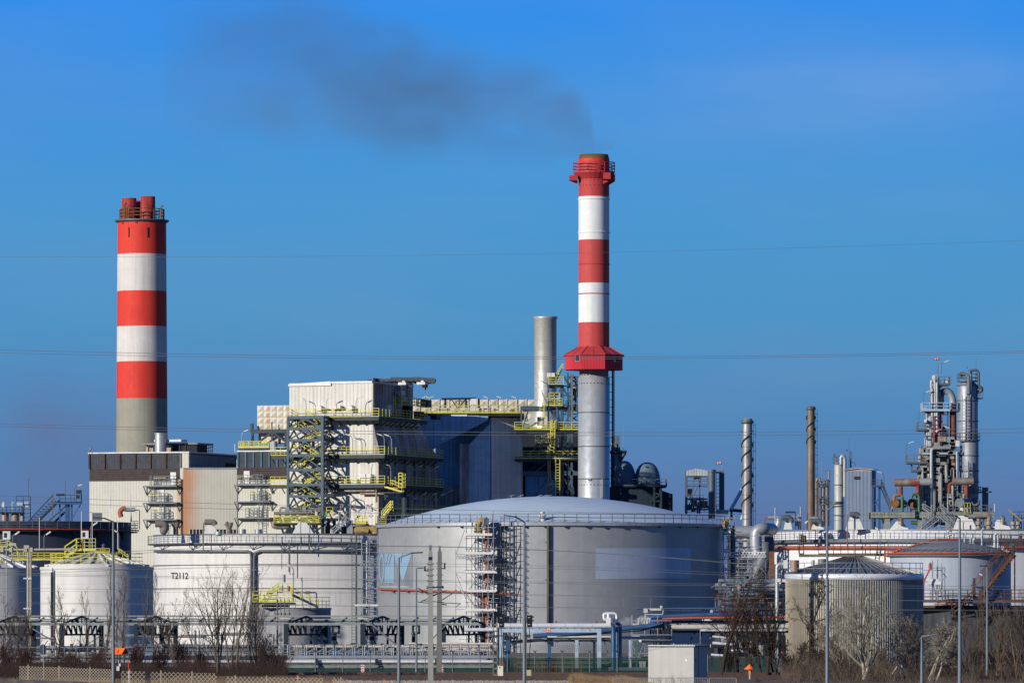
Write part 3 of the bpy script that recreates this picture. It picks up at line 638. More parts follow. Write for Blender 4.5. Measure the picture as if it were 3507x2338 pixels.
# ---- stair tower
frt = Fr(1105, 1078.); ST = Thing('stair_tower', 'slate blue steel tower with yellow zigzag stairs before the boiler house', 'stair tower', frt.loc, ROT)
tx, tz = frt.x, frt.z; L = tx(985); dp = frt.y(1143)*.95; ys = (1428,1466,1506,1559,1608,1659,1698,1743,1835)
mb = MB()
for x in (L, 0):
    for y in (0, dp): mb.bar((x,y,0),(x,y,tz(1427)), .55 if x == 0 and y == 0 else .42)
for y in (0, dp): mb.bar((L,y,tz(1428)),(0,y,tz(1428)), .35, .6)
for i, py in enumerate(ys[:-1]):
    z = tz(py)
    for y in (0, dp): mb.bar((L,y,z),(0,y,z), .3, .5)
    for x in (L, 0): mb.bar((x,0,z),(x,dp,z), .3, .45)
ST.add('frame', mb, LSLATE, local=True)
mb = MB()
for i in range(len(ys)-1):
    z1, z0 = tz(ys[i]), tz(ys[i+1])
    if i == 7: z0 = z1-(z0*0+ (tz(1698)-tz(1743)))
    for y in (0, dp):
        mb.bar((L,y,z0),(L*.5,y,z1-.3), .26); mb.bar((0,y,z0),(L*.5,y,z1-.3), .26)
    for x in (L, 0): mb.bar((x,0,z0),(x,dp/2,z1-.3), .24); mb.bar((x,dp,z0),(x,dp/2,z1-.3), .24)
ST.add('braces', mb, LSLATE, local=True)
lv = (1427,1461,1492,1530,1568,1603,1640,1678,1715,1755,1790)
for i in range(len(lv)-1):
    za, zb = tz(lv[i+1]), tz(lv[i]); xa, xb = (L*.28, L*.78) if i % 2 else (L*.78, L*.28)
    if i == 0: xa, xb = L*.25, L*.6
    mb = MB(); mb.stair((xa,dp*.4,za),(xb,dp*.4,zb), 1.4, r=.12, sp=.5); fl = ST.add('flight', mb, SLATE, local=True)
    mb = MB(); mb.stairrail((xa,dp*.4,za),(xb,dp*.4,zb), 1.5, h=1.3, r=.11, sp=1.3); ST.add('handrail', mb, YEL, fl, local=True)
    lo, hi = (L*.28, .0) if i % 2 else (L*.98, L*.76)
    mb = MB(); mb.box(min(lo,hi)+.3, max(lo,hi)-.3, dp*.15, dp*.75, za-.15, za); ld = ST.add('landing', mb, SLATE, local=True)
    mb = MB(); mb.rail([(min(lo,hi)+.3,dp*.15,za),(max(lo,hi)-.3,dp*.15,za)], 1.4, .11, 1.1, (.35,.68,1.), .2); ST.add('landing_rail', mb, YEL, ld, local=True)
mb = MB(); z = tz(1697); mb.bar((0,0,z),(tx(1155),-1,z),.3,.5); mb.bar((tx(1112),0,tz(1655)),(tx(1155),-1,z),.35); mb.bar((tx(1120),dp,tz(1655)),(tx(1190),dp,z),.35); mb.bar((0,dp,z),(tx(1190),dp,z),.3,.5); ST.add('outrigger', mb, SLATE, local=True)

# ---- rusty duct left
D = 1128.; T = Thing('flue_duct', 'rust streaked cream panelled duct left of the boiler house on steel legs', 'duct', (X(930,D),D,0), ROT)
mb = MB(); f = Fr(990, D)
def dia(mb, x0, x1, z0, z1, y, nx, nz):   # pillow-faced panels
    for i in range(nx):
        for j in range(nz):
            a, b = x0+(x1-x0)*i/nx, x0+(x1-x0)*(i+1)/nx; c, d = z0+(z1-z0)*j/nz, z0+(z1-z0)*(j+1)/nz
            m_ = ((a+b)/2, y-.35, (c+d)/2); q = [(a,y,c),(b,y,c),(b,y,d),(a,y,d)]
            for k in range(4): mb.poly([q[k], q[(k+1)%4], m_])
ox = X(930,D)-X(990,D)
def fl(px): return (px-930)*D/F/CA
mb.box(fl(880), fl(995), .02, 8, Z(1472,D), Z(1388,D)); dia(mb, fl(880), fl(995), Z(1472,D), Z(1388,D), 0, 5, 4)
mb.prism([(fl(884),.1),(fl(985),.1),(fl(985),8),(fl(884),8)], [Z(1516,D)]*4, [Z(1472,D)]*4); T.add('duct_box', mb, RPAN, local=True)
mb = MB()
for px in (874,943,990): mb.bar((fl(px),-1.5,0),(fl(px),-1.5,Z(1472,D)), .4)
mb.bar((fl(872),-1.5,Z(1477,D)),(fl(995),-1.5,Z(1477,D)), .5,.7); mb.bar((fl(895),-1.5,Z(1514,D)),(fl(943),-1.5,Z(1480,D)), .35); mb.bar((fl(990),-1.5,Z(1514,D)),(fl(943),-1.5,Z(1480,D)), .35)
mb.bar((fl(872),-1.5,Z(1450,D)),(fl(872),-1.5,Z(1480,D)), .5); mb.box(fl(842),fl(950),-4,6,Z(1540,D),Z(1534,D)); mb.prism([(fl(941),-1.8),(fl(945),-1.8),(fl(943),-1.4)], Z(1476,D), [Z(1445,D)]*3); T.add('support_frame', mb, SLATE, local=True)
mb = MB(); mb.rail([(fl(843),0,Z(1535,D)),(fl(843),-4,Z(1535,D)),(fl(948),-4,Z(1535,D))], 1.3, .12, 1.1, (.35,.68,1.), .3); T.add('railing', mb, YEL, local=True)
mb = MB(); mb.cyl((fl(963),-3.5,Z(1545,D)), .6, 1.9, n=16); mb.cyl((fl(955),-3.5,Z(1545,D)), .5, 1.8, n=16); T.add('roof_fan', mb, GALV, local=True)
mb = MB(); mh = MB(); lampfix(mb, mh, (fl(853),-3.9,Z(1535,D)), 3.2, (1,0,0), .08); mb.bar((fl(829),-3.9,Z(1548,D)),(fl(829),-3.9,Z(1520,D)),.12); T.add('lamp_arm', mb, GALV, local=True); T.add('lamp_head', mh, LAMPH, local=True)

# ---- long panel duct behind
D = 1200.; T = Thing('panel_duct', 'long cream duct of rusty pillow panels on the skyline between boiler house and stacks', 'duct', (X(1640,D),D,0))
mb = MB(); x0, x1 = X(1405,D), X(1835,D); mb.box(x0,x1,D+.02,D+8,Z(1450,D),Z(1368,D)); dia(mb, x0, x1, Z(1440,D), Z(1368,D), D, 13, 3); T.add('duct_box', mb, RPAN)
mb = MB()
for k in range(14): x = x0+(x1-x0)*k/13; mb.bar((x,D-.15,Z(1440,D)),(x,D-.15,Z(1366,D)), .25)
T.add('panel_seams', mb, RPAN)

# ---- precipitator: shaded duct block and grey wall
D = 1118.; T = Thing('filter_building', 'large blue shaded filter block with pale grey flank and railed roof equipment', 'building', (X(1580,D),D,0))
zt = Z(1432,D)
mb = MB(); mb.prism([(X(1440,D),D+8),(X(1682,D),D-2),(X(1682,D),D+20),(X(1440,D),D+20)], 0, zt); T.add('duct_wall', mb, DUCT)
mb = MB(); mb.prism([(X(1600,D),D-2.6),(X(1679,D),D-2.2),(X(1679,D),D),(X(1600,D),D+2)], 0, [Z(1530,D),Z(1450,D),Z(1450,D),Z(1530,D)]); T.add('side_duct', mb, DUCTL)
mb = MB(); mb.prism([(X(1683,D),D-2),(X(1790,D),D+1.6),(X(1790,D),D+20),(X(1683,D),D+20)], 0, Z(1430,D)); T.add('grey_flank', mb, GSILO)
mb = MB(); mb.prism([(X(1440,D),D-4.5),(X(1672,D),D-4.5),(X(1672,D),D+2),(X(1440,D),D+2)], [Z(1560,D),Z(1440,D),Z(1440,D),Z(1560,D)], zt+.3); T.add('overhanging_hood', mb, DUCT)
mb = MB(); mb.box(X(1420,D),X(1575,D),D+1,D+5,0,Z(1660,D)); mb.box(X(1575,D),X(1605,D),D-4,D+5,0,Z(1520,D)); T.add('rusty_leg', mb, BOILS)
mb = MB(); mb.box(X(1440,D),X(1795,D),D-3,D+20,zt+.3,zt+.9); T.add('roof_slab', mb, DARK)
D2 = D-2
for a, b, y0, m_ in ((1500,1540,1395,PANEL),(1610,1646,1392,PANEL),(1560,1590,1402,PANEL),(1655,1668,1396,PANEL),(1690,1708,1397,PANEL),(1730,1750,1400,PANEL),(1758,1766,1408,PANEL),(1640,1650,1396,SLATE),(1750,1763,1400,DARK),(1700,1708,1396,DARK)):
    mb = MB(); mb.box(X(a,D2),X(b,D2),D2+random.random()*2,D2+4,zt+.9,Z(y0,D2)); T.add('roof_cabinet', mb, m_)
mb = MB(); mb.rail([(X(1440,D2),D2-.6,zt+.9),(X(1790,D2),D2-.6,zt+.9)], 1.5, .12, 1.6, (.35,.68,1.), .25); mb.rail([(X(1600,D2),D2+3,zt+2.2),(X(1560,D2),D2+3,zt+2.2)], 1.2, .12, 1.1); T.add('railing', mb, YEL)
for a in (1677,1774):
    mb = MB(); mb.cyl((X(a,D2),D2-.3,zt+.9), .25, 1.1, n=10); T.add('fire_extinguisher', mb, REDP)
mb = MB()
for px in (1525,1596,1640): mb.bar(P(px,1395,D2+2),P(px,1365,D2+2),.4)
mb.bar(P(1512,1366,D2+2),P(1630,1364,D2+2),.4); mb.bar(P(1568,1398,D2+2),P(1594,1368,D2+2),.25); mb.bar(P(1545,1366,D2+2),P(1568,1398,D2+2),.2); T.add('hoist_frame', mb, SLATE)
mb = MB(); mb.box(X(1613,D2),X(1632,D2),D2,D2+1.5,Z(1385,D2),Z(1365,D2)); T.add('hoist_box', mb, WHITE)
mb = MB(); mb.tube([P(1545,1425,D2-1),P(1600,1425,D2-1)], .35, 8); mb.tube([P(1600,1427,D2-1),P(1640,1427,D2-1)], .25, 8); T.add('roof_pipe', mb, WHITE)
mb = MB(); mh = MB()
for px, sd in ((1438,1),(1460,1),(1478,-1),(1679,-1),(1725,-1),(1776,-1)): lampfix(mb, mh, (X(px,D2),D2-.7,zt+1), 2.8, (sd,0,0), .06, .9)
for px, py in ((1640,1700),(1530,1705)): lampfix(mb, mh, P(px,py,D-6), 1.2, (1,0,0), .06, .9)
T.add('lamp_arms', mb, GALV); T.add('lamp_heads', mh, LAMPH)

# ---- building behind the chimney steelwork, its shadow put into near-black walls
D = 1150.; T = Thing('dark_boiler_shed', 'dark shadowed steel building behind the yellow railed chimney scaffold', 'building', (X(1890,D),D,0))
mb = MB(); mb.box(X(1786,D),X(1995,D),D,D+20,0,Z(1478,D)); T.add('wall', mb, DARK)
mb = MB(); mb.box(X(1800,D),X(1905,D),D-1.5,D,0,Z(1630,D)); T.add('lower_panels', mb, DUCT)
mb = MB(); mb.box(X(1786,D),X(2000,D),D-1.8,D+1,Z(1628,D),Z(1618,D)); mb.bar(P(1800,1618,D-2),P(1880,1560,D-2),.4); mb.bar(P(1970,1575,D-2),P(1935,1618,D-2),.4); T.add('steel_beams', mb, SLATE)

# ---- steel frame with yellow platforms left of the main chimney
D = 1112.; T = Thing('access_tower', 'blue steel frame with yellow platforms and ladders left of the red cabin chimney', 'stair tower', (X(1900,D),D,0))
mb = MB()
for px, y0, w in ((1785,1397,.35),(1925,1317,.6),(1878,1317,.35),(1958,1280,.4),(1945,1275,.3)): 
    for dy in (0,7): mb.bar((X(px,D+dy),D+dy,0 if px != 1785 else Z(1472,D)),(X(px,D+dy),D+dy,Z(y0,D)), w)
for y, a, b in ((1317,1875,1930),(1397,1782,1990),(1472,1762,1990),(1571,1762,1990),(1620,1790,1990)):
    for dy in (0,7): mb.bar((X(a,D),D+dy,Z(y,D)),(X(b,D),D+dy,Z(y,D)), .4,.8)
    for px in (a+4,1925,b-4): mb.bar((X(px,D),D,Z(y,D)),(X(px,D),D+7,Z(y,D)), .35)
for p, q in (((1880,1395),(1922,1330)),((1925,1322),(1965,1395)),((1790,1470),(1810,1400)),((1925,1470),(1885,1402)),((1800,1470),(1865,1430)),((1925,1470),(1960,1402)),((1925,1570),(1890,1520)),((1925,1620),(1895,1575)),((1925,1570),(1955,1480)),((1925,1690),(1890,1630)),((1940,1690),(1965,1610)),((1965,1690),(1950,1610)),((1930,1290),(1960,1330)),((1958,1285),(1985,1310)),((1950,1395),(1985,1330)),((1810,1560),(1870,1485))):
    mb.bar(P(p[0],p[1],D), P(q[0],q[1],D), .32)
for k in range(6): y = 1290+k*32; mb.bar(P(1945,y,D),P(1985,y+28,D),.22); mb.bar(P(1985,y,D),P(1945,y+28,D),.22); mb.bar(P(1930,y,D),P(1990,y,D),.2)
for y0, y1 in ((1480,1565),(1575,1618),(1625,1700)): mb.bar(P(1890,y0,D),P(1925,y1,D),.22); mb.bar(P(1925,y0,D),P(1965,y1,D),.22); mb.bar(P(1830,y1,D),P(1885,y0,D),.22)
for k in range(26): xx = random.uniform(1840,1985); yy = random.uniform(1290,1690); mb.bar(P(xx,yy,D+2),P(xx+random.choice((0,0,25,-25,40)),yy+random.uniform(18,60),D+2),.14)
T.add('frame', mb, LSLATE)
for y, a, b, ext in ((1472,1762,1985,1),(1571,1762,1985,1),(1317,1878,1930,1),(1390,1875,1925,0),(1517,1833,1878,0)):
    mb = MB(); mb.box(X(a,D),X(b,D),D-1.2,D+1,Z(y,D)-.25,Z(y,D)+.02); pf = T.add('platform', mb, SLATE)
    mb = MB(); mb.rail([(X(a,D),D+1,Z(y,D)),(X(a,D),D-1.2,Z(y,D)),(X(b,D),D-1.2,Z(y,D))], 1.5, .1, 1.5, (.35,.68,1.), .2); T.add('railing', mb, YEL, pf)
for px, ya, yb in ((1910,1695,1572),(1893,1530,1440),(1856,1430,1363),(1897,1470,1436),(1890,1550,1520)):
    mb = MB(); mb.ladder(P(px,ya,D-1.5), P(px,yb,D-1.5), .8, r=.16, sp=.55, cage=(yb < 1560), out=(0,-.5,0)); T.add('ladder', mb, YEL)
mb = MB(); mb.stair(P(1900,1315,D+1),P(1925,1260,D+1), 1.2); T.add('stair', mb, SLATE)
mb = MB(); mb.stairrail(P(1900,1308,D+1),P(1928,1262,D+1), 1.2, r=.12); mb.rail([P(1880,1397,D-.5),P(1916,1397,D-.5)], 3., .14, .9, (.2,.4,.6,.8,1.)); T.add('stair_rail', mb, YEL)
for a, b in ((1873,1886),(1888,1900)):
    mb = MB(); mb.box(X(a,D-1),X(b,D-1),D-1,D+.6,Z(1293,D),Z(1277,D)); T.add('white_box', mb, WHITE)
mb = MB(); mb.lathe((X(1975,D),D+3,0), [(.05,Z(1360,D)),(.9,Z(1350,D)),(.9,Z(1325,D)),(.5,Z(1315,D)),(.01,Z(1310,D))], 16); mb.tube([P(1972,1400,D+2),P(1972,1300,D+2)], .25, 6); T.add('vessel', mb, GALV)
mb = MB(); mb.box(X(1840,D),X(1875,D),D+2,D+4,Z(1455,D),Z(1425,D)); mb.box(X(1848,D),X(1880,D),D+2,D+4,Z(1550,D),Z(1535,D)); T.add('duct_stub', mb, RPAN)
mb = MB()
for px, y0, y1 in ((1960,1280,1480),(1880,1480,1690),(1884,1480,1690),(1877,1480,1690)): mb.tube([P(px,y0,D-.6),P(px,y1,D-.6)], .16, 6)
T.add('riser_pipes', mb, RUSTG)
mb = MB(); mh = MB()
for px, py, sd in ((1856,1365,-1),(1884,1372,-1),(1908,1430,-1),(1912,1530,-1),(1870,1700,1)): lampfix(mb, mh, P(px,py,D-1.4), 2.2, (sd,0,0), .06, .8)
T.add('lamp_arms', mb, GALV); T.add('lamp_heads', mh, LAMPH)

# ---- domed ducts right of the chimney and their building
D = 1125.; s = D/F
for px, r, yt, lab in ((2138,40,1577,'blue shaded domed duct nearer the chimney'),(2217,45,1582,'blue shaded domed duct farther from the chimney')):
    T = Thing('domed_duct', lab, 'duct', (X(px,D),D,0)); mb = MB(); c = (X(px,D),D,0); k = Z(yt,D)-Z(1655,D)
    prof = [(r*s,0),(r*s,Z(1655,D))]+[(r*s*math.cos(a)**.85, Z(1655,D)+k*math.sin(a)**.9) for a in [R(9*i) for i in range(1,10)]]+[(.01,Z(yt,D))]
    mb.lathe(c, prof, 28); T.add('shell', mb, mat('shade_blue_duct_cladding', (.11,.16,.22), .6, 0, seams=(('z',1.2,.04),('a',.52,.02)), var=.1))  # dark blue colour stands for the shade lying over both ducts
    mb = MB(); mb.box(c[0]-.4,c[0]-.1,D-r*s*.9,D-r*s*.6,Z(1600,D),Z(1597,D)); T.add('inspection_hatch', mb, DARK)
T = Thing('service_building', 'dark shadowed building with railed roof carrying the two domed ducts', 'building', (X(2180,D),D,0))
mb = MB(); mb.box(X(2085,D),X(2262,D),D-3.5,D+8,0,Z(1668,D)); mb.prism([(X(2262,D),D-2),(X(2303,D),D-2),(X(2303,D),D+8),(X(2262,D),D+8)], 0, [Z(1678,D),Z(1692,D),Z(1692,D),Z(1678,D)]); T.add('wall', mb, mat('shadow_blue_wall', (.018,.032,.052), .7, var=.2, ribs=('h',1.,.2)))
mb = MB(); mb.box(X(2100,D),X(2282,D),D-4.5,D+8,Z(1668,D),Z(1663,D)); mb.bar(P(2264,1668,D-4),P(2264,1740,D-4),.4); mb.bar(P(2240,1668,D-4),P(2240,1740,D-4),.4); mb.bar(P(2264,1690,D-4),P(2225,1720,D-4),.3)
for py in (1690,1715): mb.bar(P(2240,py,D-4),P(2264,py,D-4),.3)
T.add('roof_deck', mb, SLATE)
mb = MB(); mb.rail([(X(2105,D),D-4.4,Z(1663,D)),(X(2282,D),D-4.4,Z(1663,D)),(X(2282,D),D+4,Z(1663,D))], 1.2, .12, 1.1); T.add('railing', mb, DGALV)
T = Thing('riser_tower', 'narrow grey steel tower with bracket platform just right of the main chimney', 'tower', (X(2110,D),D,0))
D = 1135.
mb = MB(); mb.box(X(2094,D),X(2124,D),D,D+6,Z(1540,D),Z(1490,D)); T.add('cabin', mb, NAVY)
mb = MB()
for px in (2096,2124): mb.bar(P(px,1540,D),(X(px,D),D,0),.5)
mb.box(X(2090,D),X(2146,D),D-1,D+5,Z(1550,D),Z(1542,D)); mb.bar(P(2124,1580,D),P(2143,1552,D),.35); mb.bar(P(2128,1550,D),P(2128,1600,D),.4)
T.add('frame', mb, SLATE)
mb = MB(); mb.cyl((X(2110,D),D+1,0), .9, Z(1550,D), n=14); T.add('pipe', mb, DUCT)
mb = MB(); mb.rail([P(2094,1541,D-.5),P(2105,1541,D-.5)], 1.4, .12, .9); T.add('railing', mb, YEL)
mb = MB(); mb.bar(P(2134,1575,D),P(2134,1452,D),.07); T.add('lightning_rod', mb, GALV)
# ================================================================== TANKS
def tank(cx_px, r_px, rim_py, D, label, mtl, name='storage_tank', seg=96):
    s = D/F; r = r_px*s; c = (X(cx_px, D), D, 0); zt = Z(rim_py, D-r*.98)
    T = Thing(name, label, 'tank', c); mb = MB(); mb.lathe(c, [(r,-.5),(r,zt)], seg); T.add('shell', mb, mtl)
    return T, c, r, zt
def ring(mb, c, r, z, w, h, seg=96, t=.02): mb.lathe(c, [(r-t,z-h),(r+w,z-h),(r+w,z),(r-t,z)], seg, smooth=False)
def onshell(c, r, D):
    """point on a tank's shell seen at column px and row py"""
    def f(px, py, off=.05):
        x = X(px, D)-c[0]
        for _ in range(3):
            y = c[1]-math.sqrt(max(0., (r+off)**2-x*x)); x = X(px, y)-c[0]; x = max(-r*.9999, min(r*.9999, x))
        return Vector((c[0]+x, y, Z(py, y)))
    return f
def patch(mb, f, x0, x1, y0, y1, n=12, off=.06, bot=None):
    b = len(mb.v)
    for i in range(n+1):
        px = x0+(x1-x0)*i/n
        yb = y1 if bot is None else bot(px)
        mb.v.append(tuple(f(px, yb, off))); mb.v.append(tuple(f(px, y0, off)))
    for i in range(n): mb.face((b+2*i, b+2*i+2, b+2*i+3, b+2*i+1), True)

# ---- big grey dome tank
T, c, r, zt = tank(1888, 592, 1799, 720., 'huge grey tank with shallow domed roof and pale rectangle painted on its side', GTANK, seg=160)
f = onshell(c, r, 720.)
za = Z(1699, 720.); mb = MB(); n = 14; Rr = r-.5; k = za-zt-.35
mb.lathe(c, [(Rr*math.cos(R(90)*i/n)+.001, zt+.35+k*(1-(math.cos(R(90)*i/n))**2)) for i in range(n+1)], 120); T.add('dome_roof', mb, DOME)
mb = MB(); mb.lathe(c, [(r,zt-.05),(r+.35,zt),(r+.35,zt+.4),(Rr-.5,zt+.45)], 160, smooth=False); T.add('rim_gutter', mb, GALV)
mb = MB(); mb.ringrail((c[0],c[1],zt+.4), r+.1, 1.05, .09, 46, (.55,1.), 1, R(180), R(360)); T.add('railing', mb, DGALV)
mb = MB()
for px in (1500,1580,1655,1730,1800,1867,1937,2010,2068,2130,2192,2260,2330,2390): p = f(px, 1806, 0); mb.bar(p+Vector((0,.3,.3)), p+Vector((0,-.35,.1)), .2, .3)
T.add('gutter_brackets', mb, DARK)
mb = MB(); p = f(1878, 1800, .3); mb.tube([p, (p.x,p.y,1.)], .2, 8)
for y in (1856,1985): q = f(1878, y, .3); mb.bar(q+Vector((-.35,.1,0)), q+Vector((.35,.1,0)), .15)
T.add('downpipe', mb, mat('dirty_downpipe', (.10,.10,.075), .7, var=.4))
mb = MB(); patch(mb, f, 2040, 2365, 1876, 1981, 20, .03, lambda px: 1982-(px-2040)/325*4); T.add('painted_rectangle', mb, mat('overpainted_patch', (.37,.42,.50), .45, .3, var=.05, vs=.2, streak=.05))
mb = MB(); patch(mb, f, 1298.5, 1413, 1893, 2012, 24, .03); lg = T.add('logo_panel', mb, mat('faded_logo_ground', (.20,.22,.245), .5, var=.12, streak=.3))
mb = MB(); patch(mb, f, 1302, 1402, 2006, 2010, 16, .06); T.add('logo_underline', mb, mat('mint_line', (.24,.42,.37), .5), lg)
lb = mat('faded_logo_blue', (.20,.30,.41), .5, var=.05, streak=.05)
mb = MB(); n = 28
for i in range(n):   # letter O, strongly foreshortened at the tank's edge
    a, b = 2*math.pi*i/n, 2*math.pi*(i+1)/n
    q = [f(1307+w*math.cos(t), 1944+h*math.sin(t), .07) for t, w, h in ((a,9,52),(b,9,52),(b,5.,38),(a,5.,38))]; mb.poly([q[0],q[3],q[2],q[1]])
patch(mb, f, 1317, 1350, 1895, 1994, 8, .07)      # letter M
b = len(mb.v)
for i in range(13):  # letter V
    px = 1350+59*i/12; d = abs(px-1379.5)/29.5
    mb.v.append(tuple(f(px, 1992-(1992-1895)*d*.98+.5, .07))); mb.v.append(tuple(f(px, 1894, .07)))
for i in range(12): mb.face((b+2*i, b+2*i+2, b+2*i+3, b+2*i+1))
T.add('logo_letters', mb, lb, lg)
mb = MB()
for a, bq in (((1331,1895),(1323,1934)),((1341,1897),(1332,1934)),((1378,1893),(1373,1925))):
    mb.bar(f(a[0],a[1],.1), f(bq[0],bq[1],.1), .12, .05)
T.add('letter_gaps', mb, mat('logo_gap_grey', (.27,.28,.29), .6), lg)
mb = MB(); mb.tube([f(px, 2016+(px-1296)*.035, .35) for px in (1297,1310,1330,1360,1400,1460,1530,1600,1680,1760)], .13, 8)
for px in (1345,1395,1440,1500,1560): mb.bar(f(px,2020,.0), f(px,2026,.4), .2)
T.add('cooling_pipe', mb, REDP)
mb = MB(); p = f(1858,1792,0); mb.cyl((p.x,p.y+1.5,zt+.4), .38, .8, n=14); mb.cyl((p.x,p.y+1.5,zt+1.2), .5, .12, n=14); mb.cyl((p.x,p.y+1.5,zt+1.4), .28, .35, n=12); T.add('roof_vent', mb, PANEL)
mb = MB()
for px, py in ((1783,1718),(1752,1737),(1866,1712),(1878,1697),(1847,1700)):
    x = X(px,720.); y = c[1]-r*.35; mb.bar((x,y,zt+k*.86),(x,y,zt+k*.86+.9),.06); mb.bar((x-.35,y,zt+k*.86+.7),(x+.35,y,zt+k*.86+.9),.05)
T.add('roof_anchors', mb, GALV)

def scaffold(label, fpos, x0, x1, ytop, ybot, D, decks, dp=2.2, lad=(0,0), mtl=GALV, group='scaffold towers on the tank sides', nx=4, rnd=3):
    rs = random.Random(rnd); T = Thing('scaffold', label, 'scaffold', (X((x0+x1)/2,D), D, 0), group=group)
    st = MB(); br = MB(); zt_, zb = Z(ytop, D), max(.0, Z(ybot, D))
    for i in range(nx):
        px = x0+(x1-x0)*i/(nx-1)
        for dy in (0, dp): st.bar((X(px,D),D+dy,zb),(X(px,D),D+dy,zt_+rs.uniform(-.3,1.)), .085)
    z = zb+1
    while z < zt_+.2:
        for dy in (0, dp): st.bar((X(x0-rs.uniform(0,8),D),D+dy,z),(X(x1+rs.uniform(0,8),D),D+dy,z), .07)
        for px in (x0, (x0+x1)/2, x1): st.bar((X(px,D),D-.2,z),(X(px,D),D+dp+.2,z), .07)
        z += 1.3
    z = zb; k = 0
    while z < zt_-2:
        a, b = (x0, x1) if k % 2 else (x1, x0)
        br.bar((X(a,D),D-.06,z),(X((a+b)/2,D),D-.06,z+2.4), .07); br.bar((X((a+b)/2,D),D+dp,z),(X(b,D),D+dp,z+2.4), .07); z += 2.4; k += 1
    T.add('standards', st, mtl); T.add('braces', br, DGALV)
    for i, (yd, a, b) in enumerate(decks):
        mb = MB(); mb.box(X(a,D),X(b,D),D-.1,D+dp,Z(yd,D)-.06,Z(yd,D)); d = T.add('deck', mb, DGALV)
        mb = MB(); mb.box(X(a,D),X(b,D),D-.16,D-.12,Z(yd,D)-.02,Z(yd,D)+.28); T.add('toe_board', mb, WHITE, d)
        if lad[0]:
            mb = MB(); q = D+.7; mb.ladder((X(lad[0],D),q,Z(yd,D)-2.3),(X(lad[1],D),q+.4,Z(yd,D)+.2), .45, r=.07, sp=.4); T.add('ladder', mb, SILV, d)
    return T
D = 696.4
SC = scaffold('dense tall scaffold with white toe boards around a red pipe, left of the dark downpipe', None, 1597, 1690, 1778, 2290, D, [(y,1595,1686 if i < 2 else 1697) for i, y in enumerate((1833,1897,1961,2026,2091,2155,2215))], 3., (1672,1684), nx=6)
mb = MB(); mb.bar(P(1560,2000,D+2), P(1640,2090,D), .08); mb.bar(P(1561,1880,D+1), P(1561,2180,D+1), .08); mb.bar(P(1561,1960,D), P(1605,2075,D), .08); mb.bar(P(1561,1900,D), P(1592,1812,D), .08)
for y in (1912,1960,1905,2085): mb.bar(P(1561,y,D), P(1600,y,D), .07)
mb.truss(P(1562,1912,D), P(1700,1912,D), .55, 12, .06); SC.add('outrigger', mb, GALV)
mb = MB()
for k in range(26):
    a = random.uniform(1595,1692); y = random.uniform(1800,2280); dy = random.uniform(0,3)
    if random.random() < .5: mb.bar(P(a,y,D+dy), P(a+random.uniform(20,60)*random.choice((-1,1)),y+random.uniform(-45,45),D+dy+.5), .06)
    else: mb.bar(P(a-25,y,D+dy), P(a+20,y,D+dy), .06)
SC.add('loose_tubes', mb, GALV)
mb = MB()
for k in range(26):
    a = random.choice((1597,1616,1634,1653,1671,1690)); y = random.uniform(1800,2260); mb.bar(P(a,y,D-.1), P(a,y+4,D-.1), .12)
SC.add('coupler_marks', mb, REDP)
T2 = Thing('fire_main', 'red vertical pipe with ochre bend and grey valve head inside the central scaffold', 'pipe', (X(1667,D),D+1.4,0))
mb = MB(); mb.tube([P(1667,1810,D+1.4), (X(1667,D),D+1.4,0)], .26, 10); mb.tube([P(1654,2024,D+1.8), (X(1654,D),D+1.8,0)], .24, 10)
for y in range(1830,2290,34): mb.cyl((X(1667,D),D+1.4,Z(y,D)), .33, .14, n=12)
T2.add('riser', mb, mat('red_oxide_pipe', (.42,.12,.05), .6, var=.25))
mb = MB(); mb.tube([P(1660,1783,D+1.4), P(1645,1784,D+1.4), P(1634,1800,D+1.4), P(1637,1816,D+1.4), P(1652,1822,D+1.4)], .42, 12, elbow=.5); T2.add('bend', mb, OCHRE)
mb = MB(); mb.cyl((X(1663,D),D+1.2,Z(1797,D)), .42, .8, n=16); mb.cyl((X(1663,D),D+1.2,Z(1797,D)+.8), .22, .2, n=12); mb.cyl((X(1664,D),D+1.2,Z(1810,D)), .25, .5, n=12); T2.add('valve', mb, LAMPG)
# caged ladder tower
D = 697.3
T2 = Thing('ladder_tower', 'caged ladder tower running down the grey dome tank right of its scaffold', 'ladder', (X(1735,D),D,0))
mb = MB()
for px in (1715,1727,1745,1758):
    for dy in (0,1.4): mb.bar((X(px,D),D+dy,0),P(px,1765 if px < 1750 else 1800,D+dy), .06)
z = .5
while z < Z(1765,D): 
    mb.bar((X(1715,D),D,z),(X(1745,D),D,z),.06); mb.bar((X(1715,D),D+1.4,z),(X(1758,D),D+1.4,z),.06); z += .8
k = 0; z = 1
while z < Z(1790,D)-3: mb.bar((X(1715,D),D,z),(X(1745,D),D,z+2.6),.07); mb.bar((X(1745,D),D+1,z),(X(1715,D),D+1,z+2.6),.07); z += 2.6
T2.add('tower_frame', mb, DGALV)
mb = MB()
for y in range(1812,2130,24): 
    c_ = P(1752,y,D); mb.tube([c_+Vector((-.2,.4,0)), c_+Vector((.25,0,.02)), c_+Vector((.28,-.5,0)), c_+Vector((0,-.8,-.02)), c_+Vector((-.3,-.6,0))], .035, 4)
for px in (1747,1754,1760): mb.bar(P(px,1800,D-.3), P(px,2180,D-.3), .05)
T2.add('safety_cage', mb, DGALV)
for y in (1800,1868,1930,1995,2060,2120):
    mb = MB(); mb.box(X(1700,D),X(1728,D),D+.2,D+1.6,Z(y,D)-.08,Z(y,D)); T2.add('rest_platform', mb, DGALV)
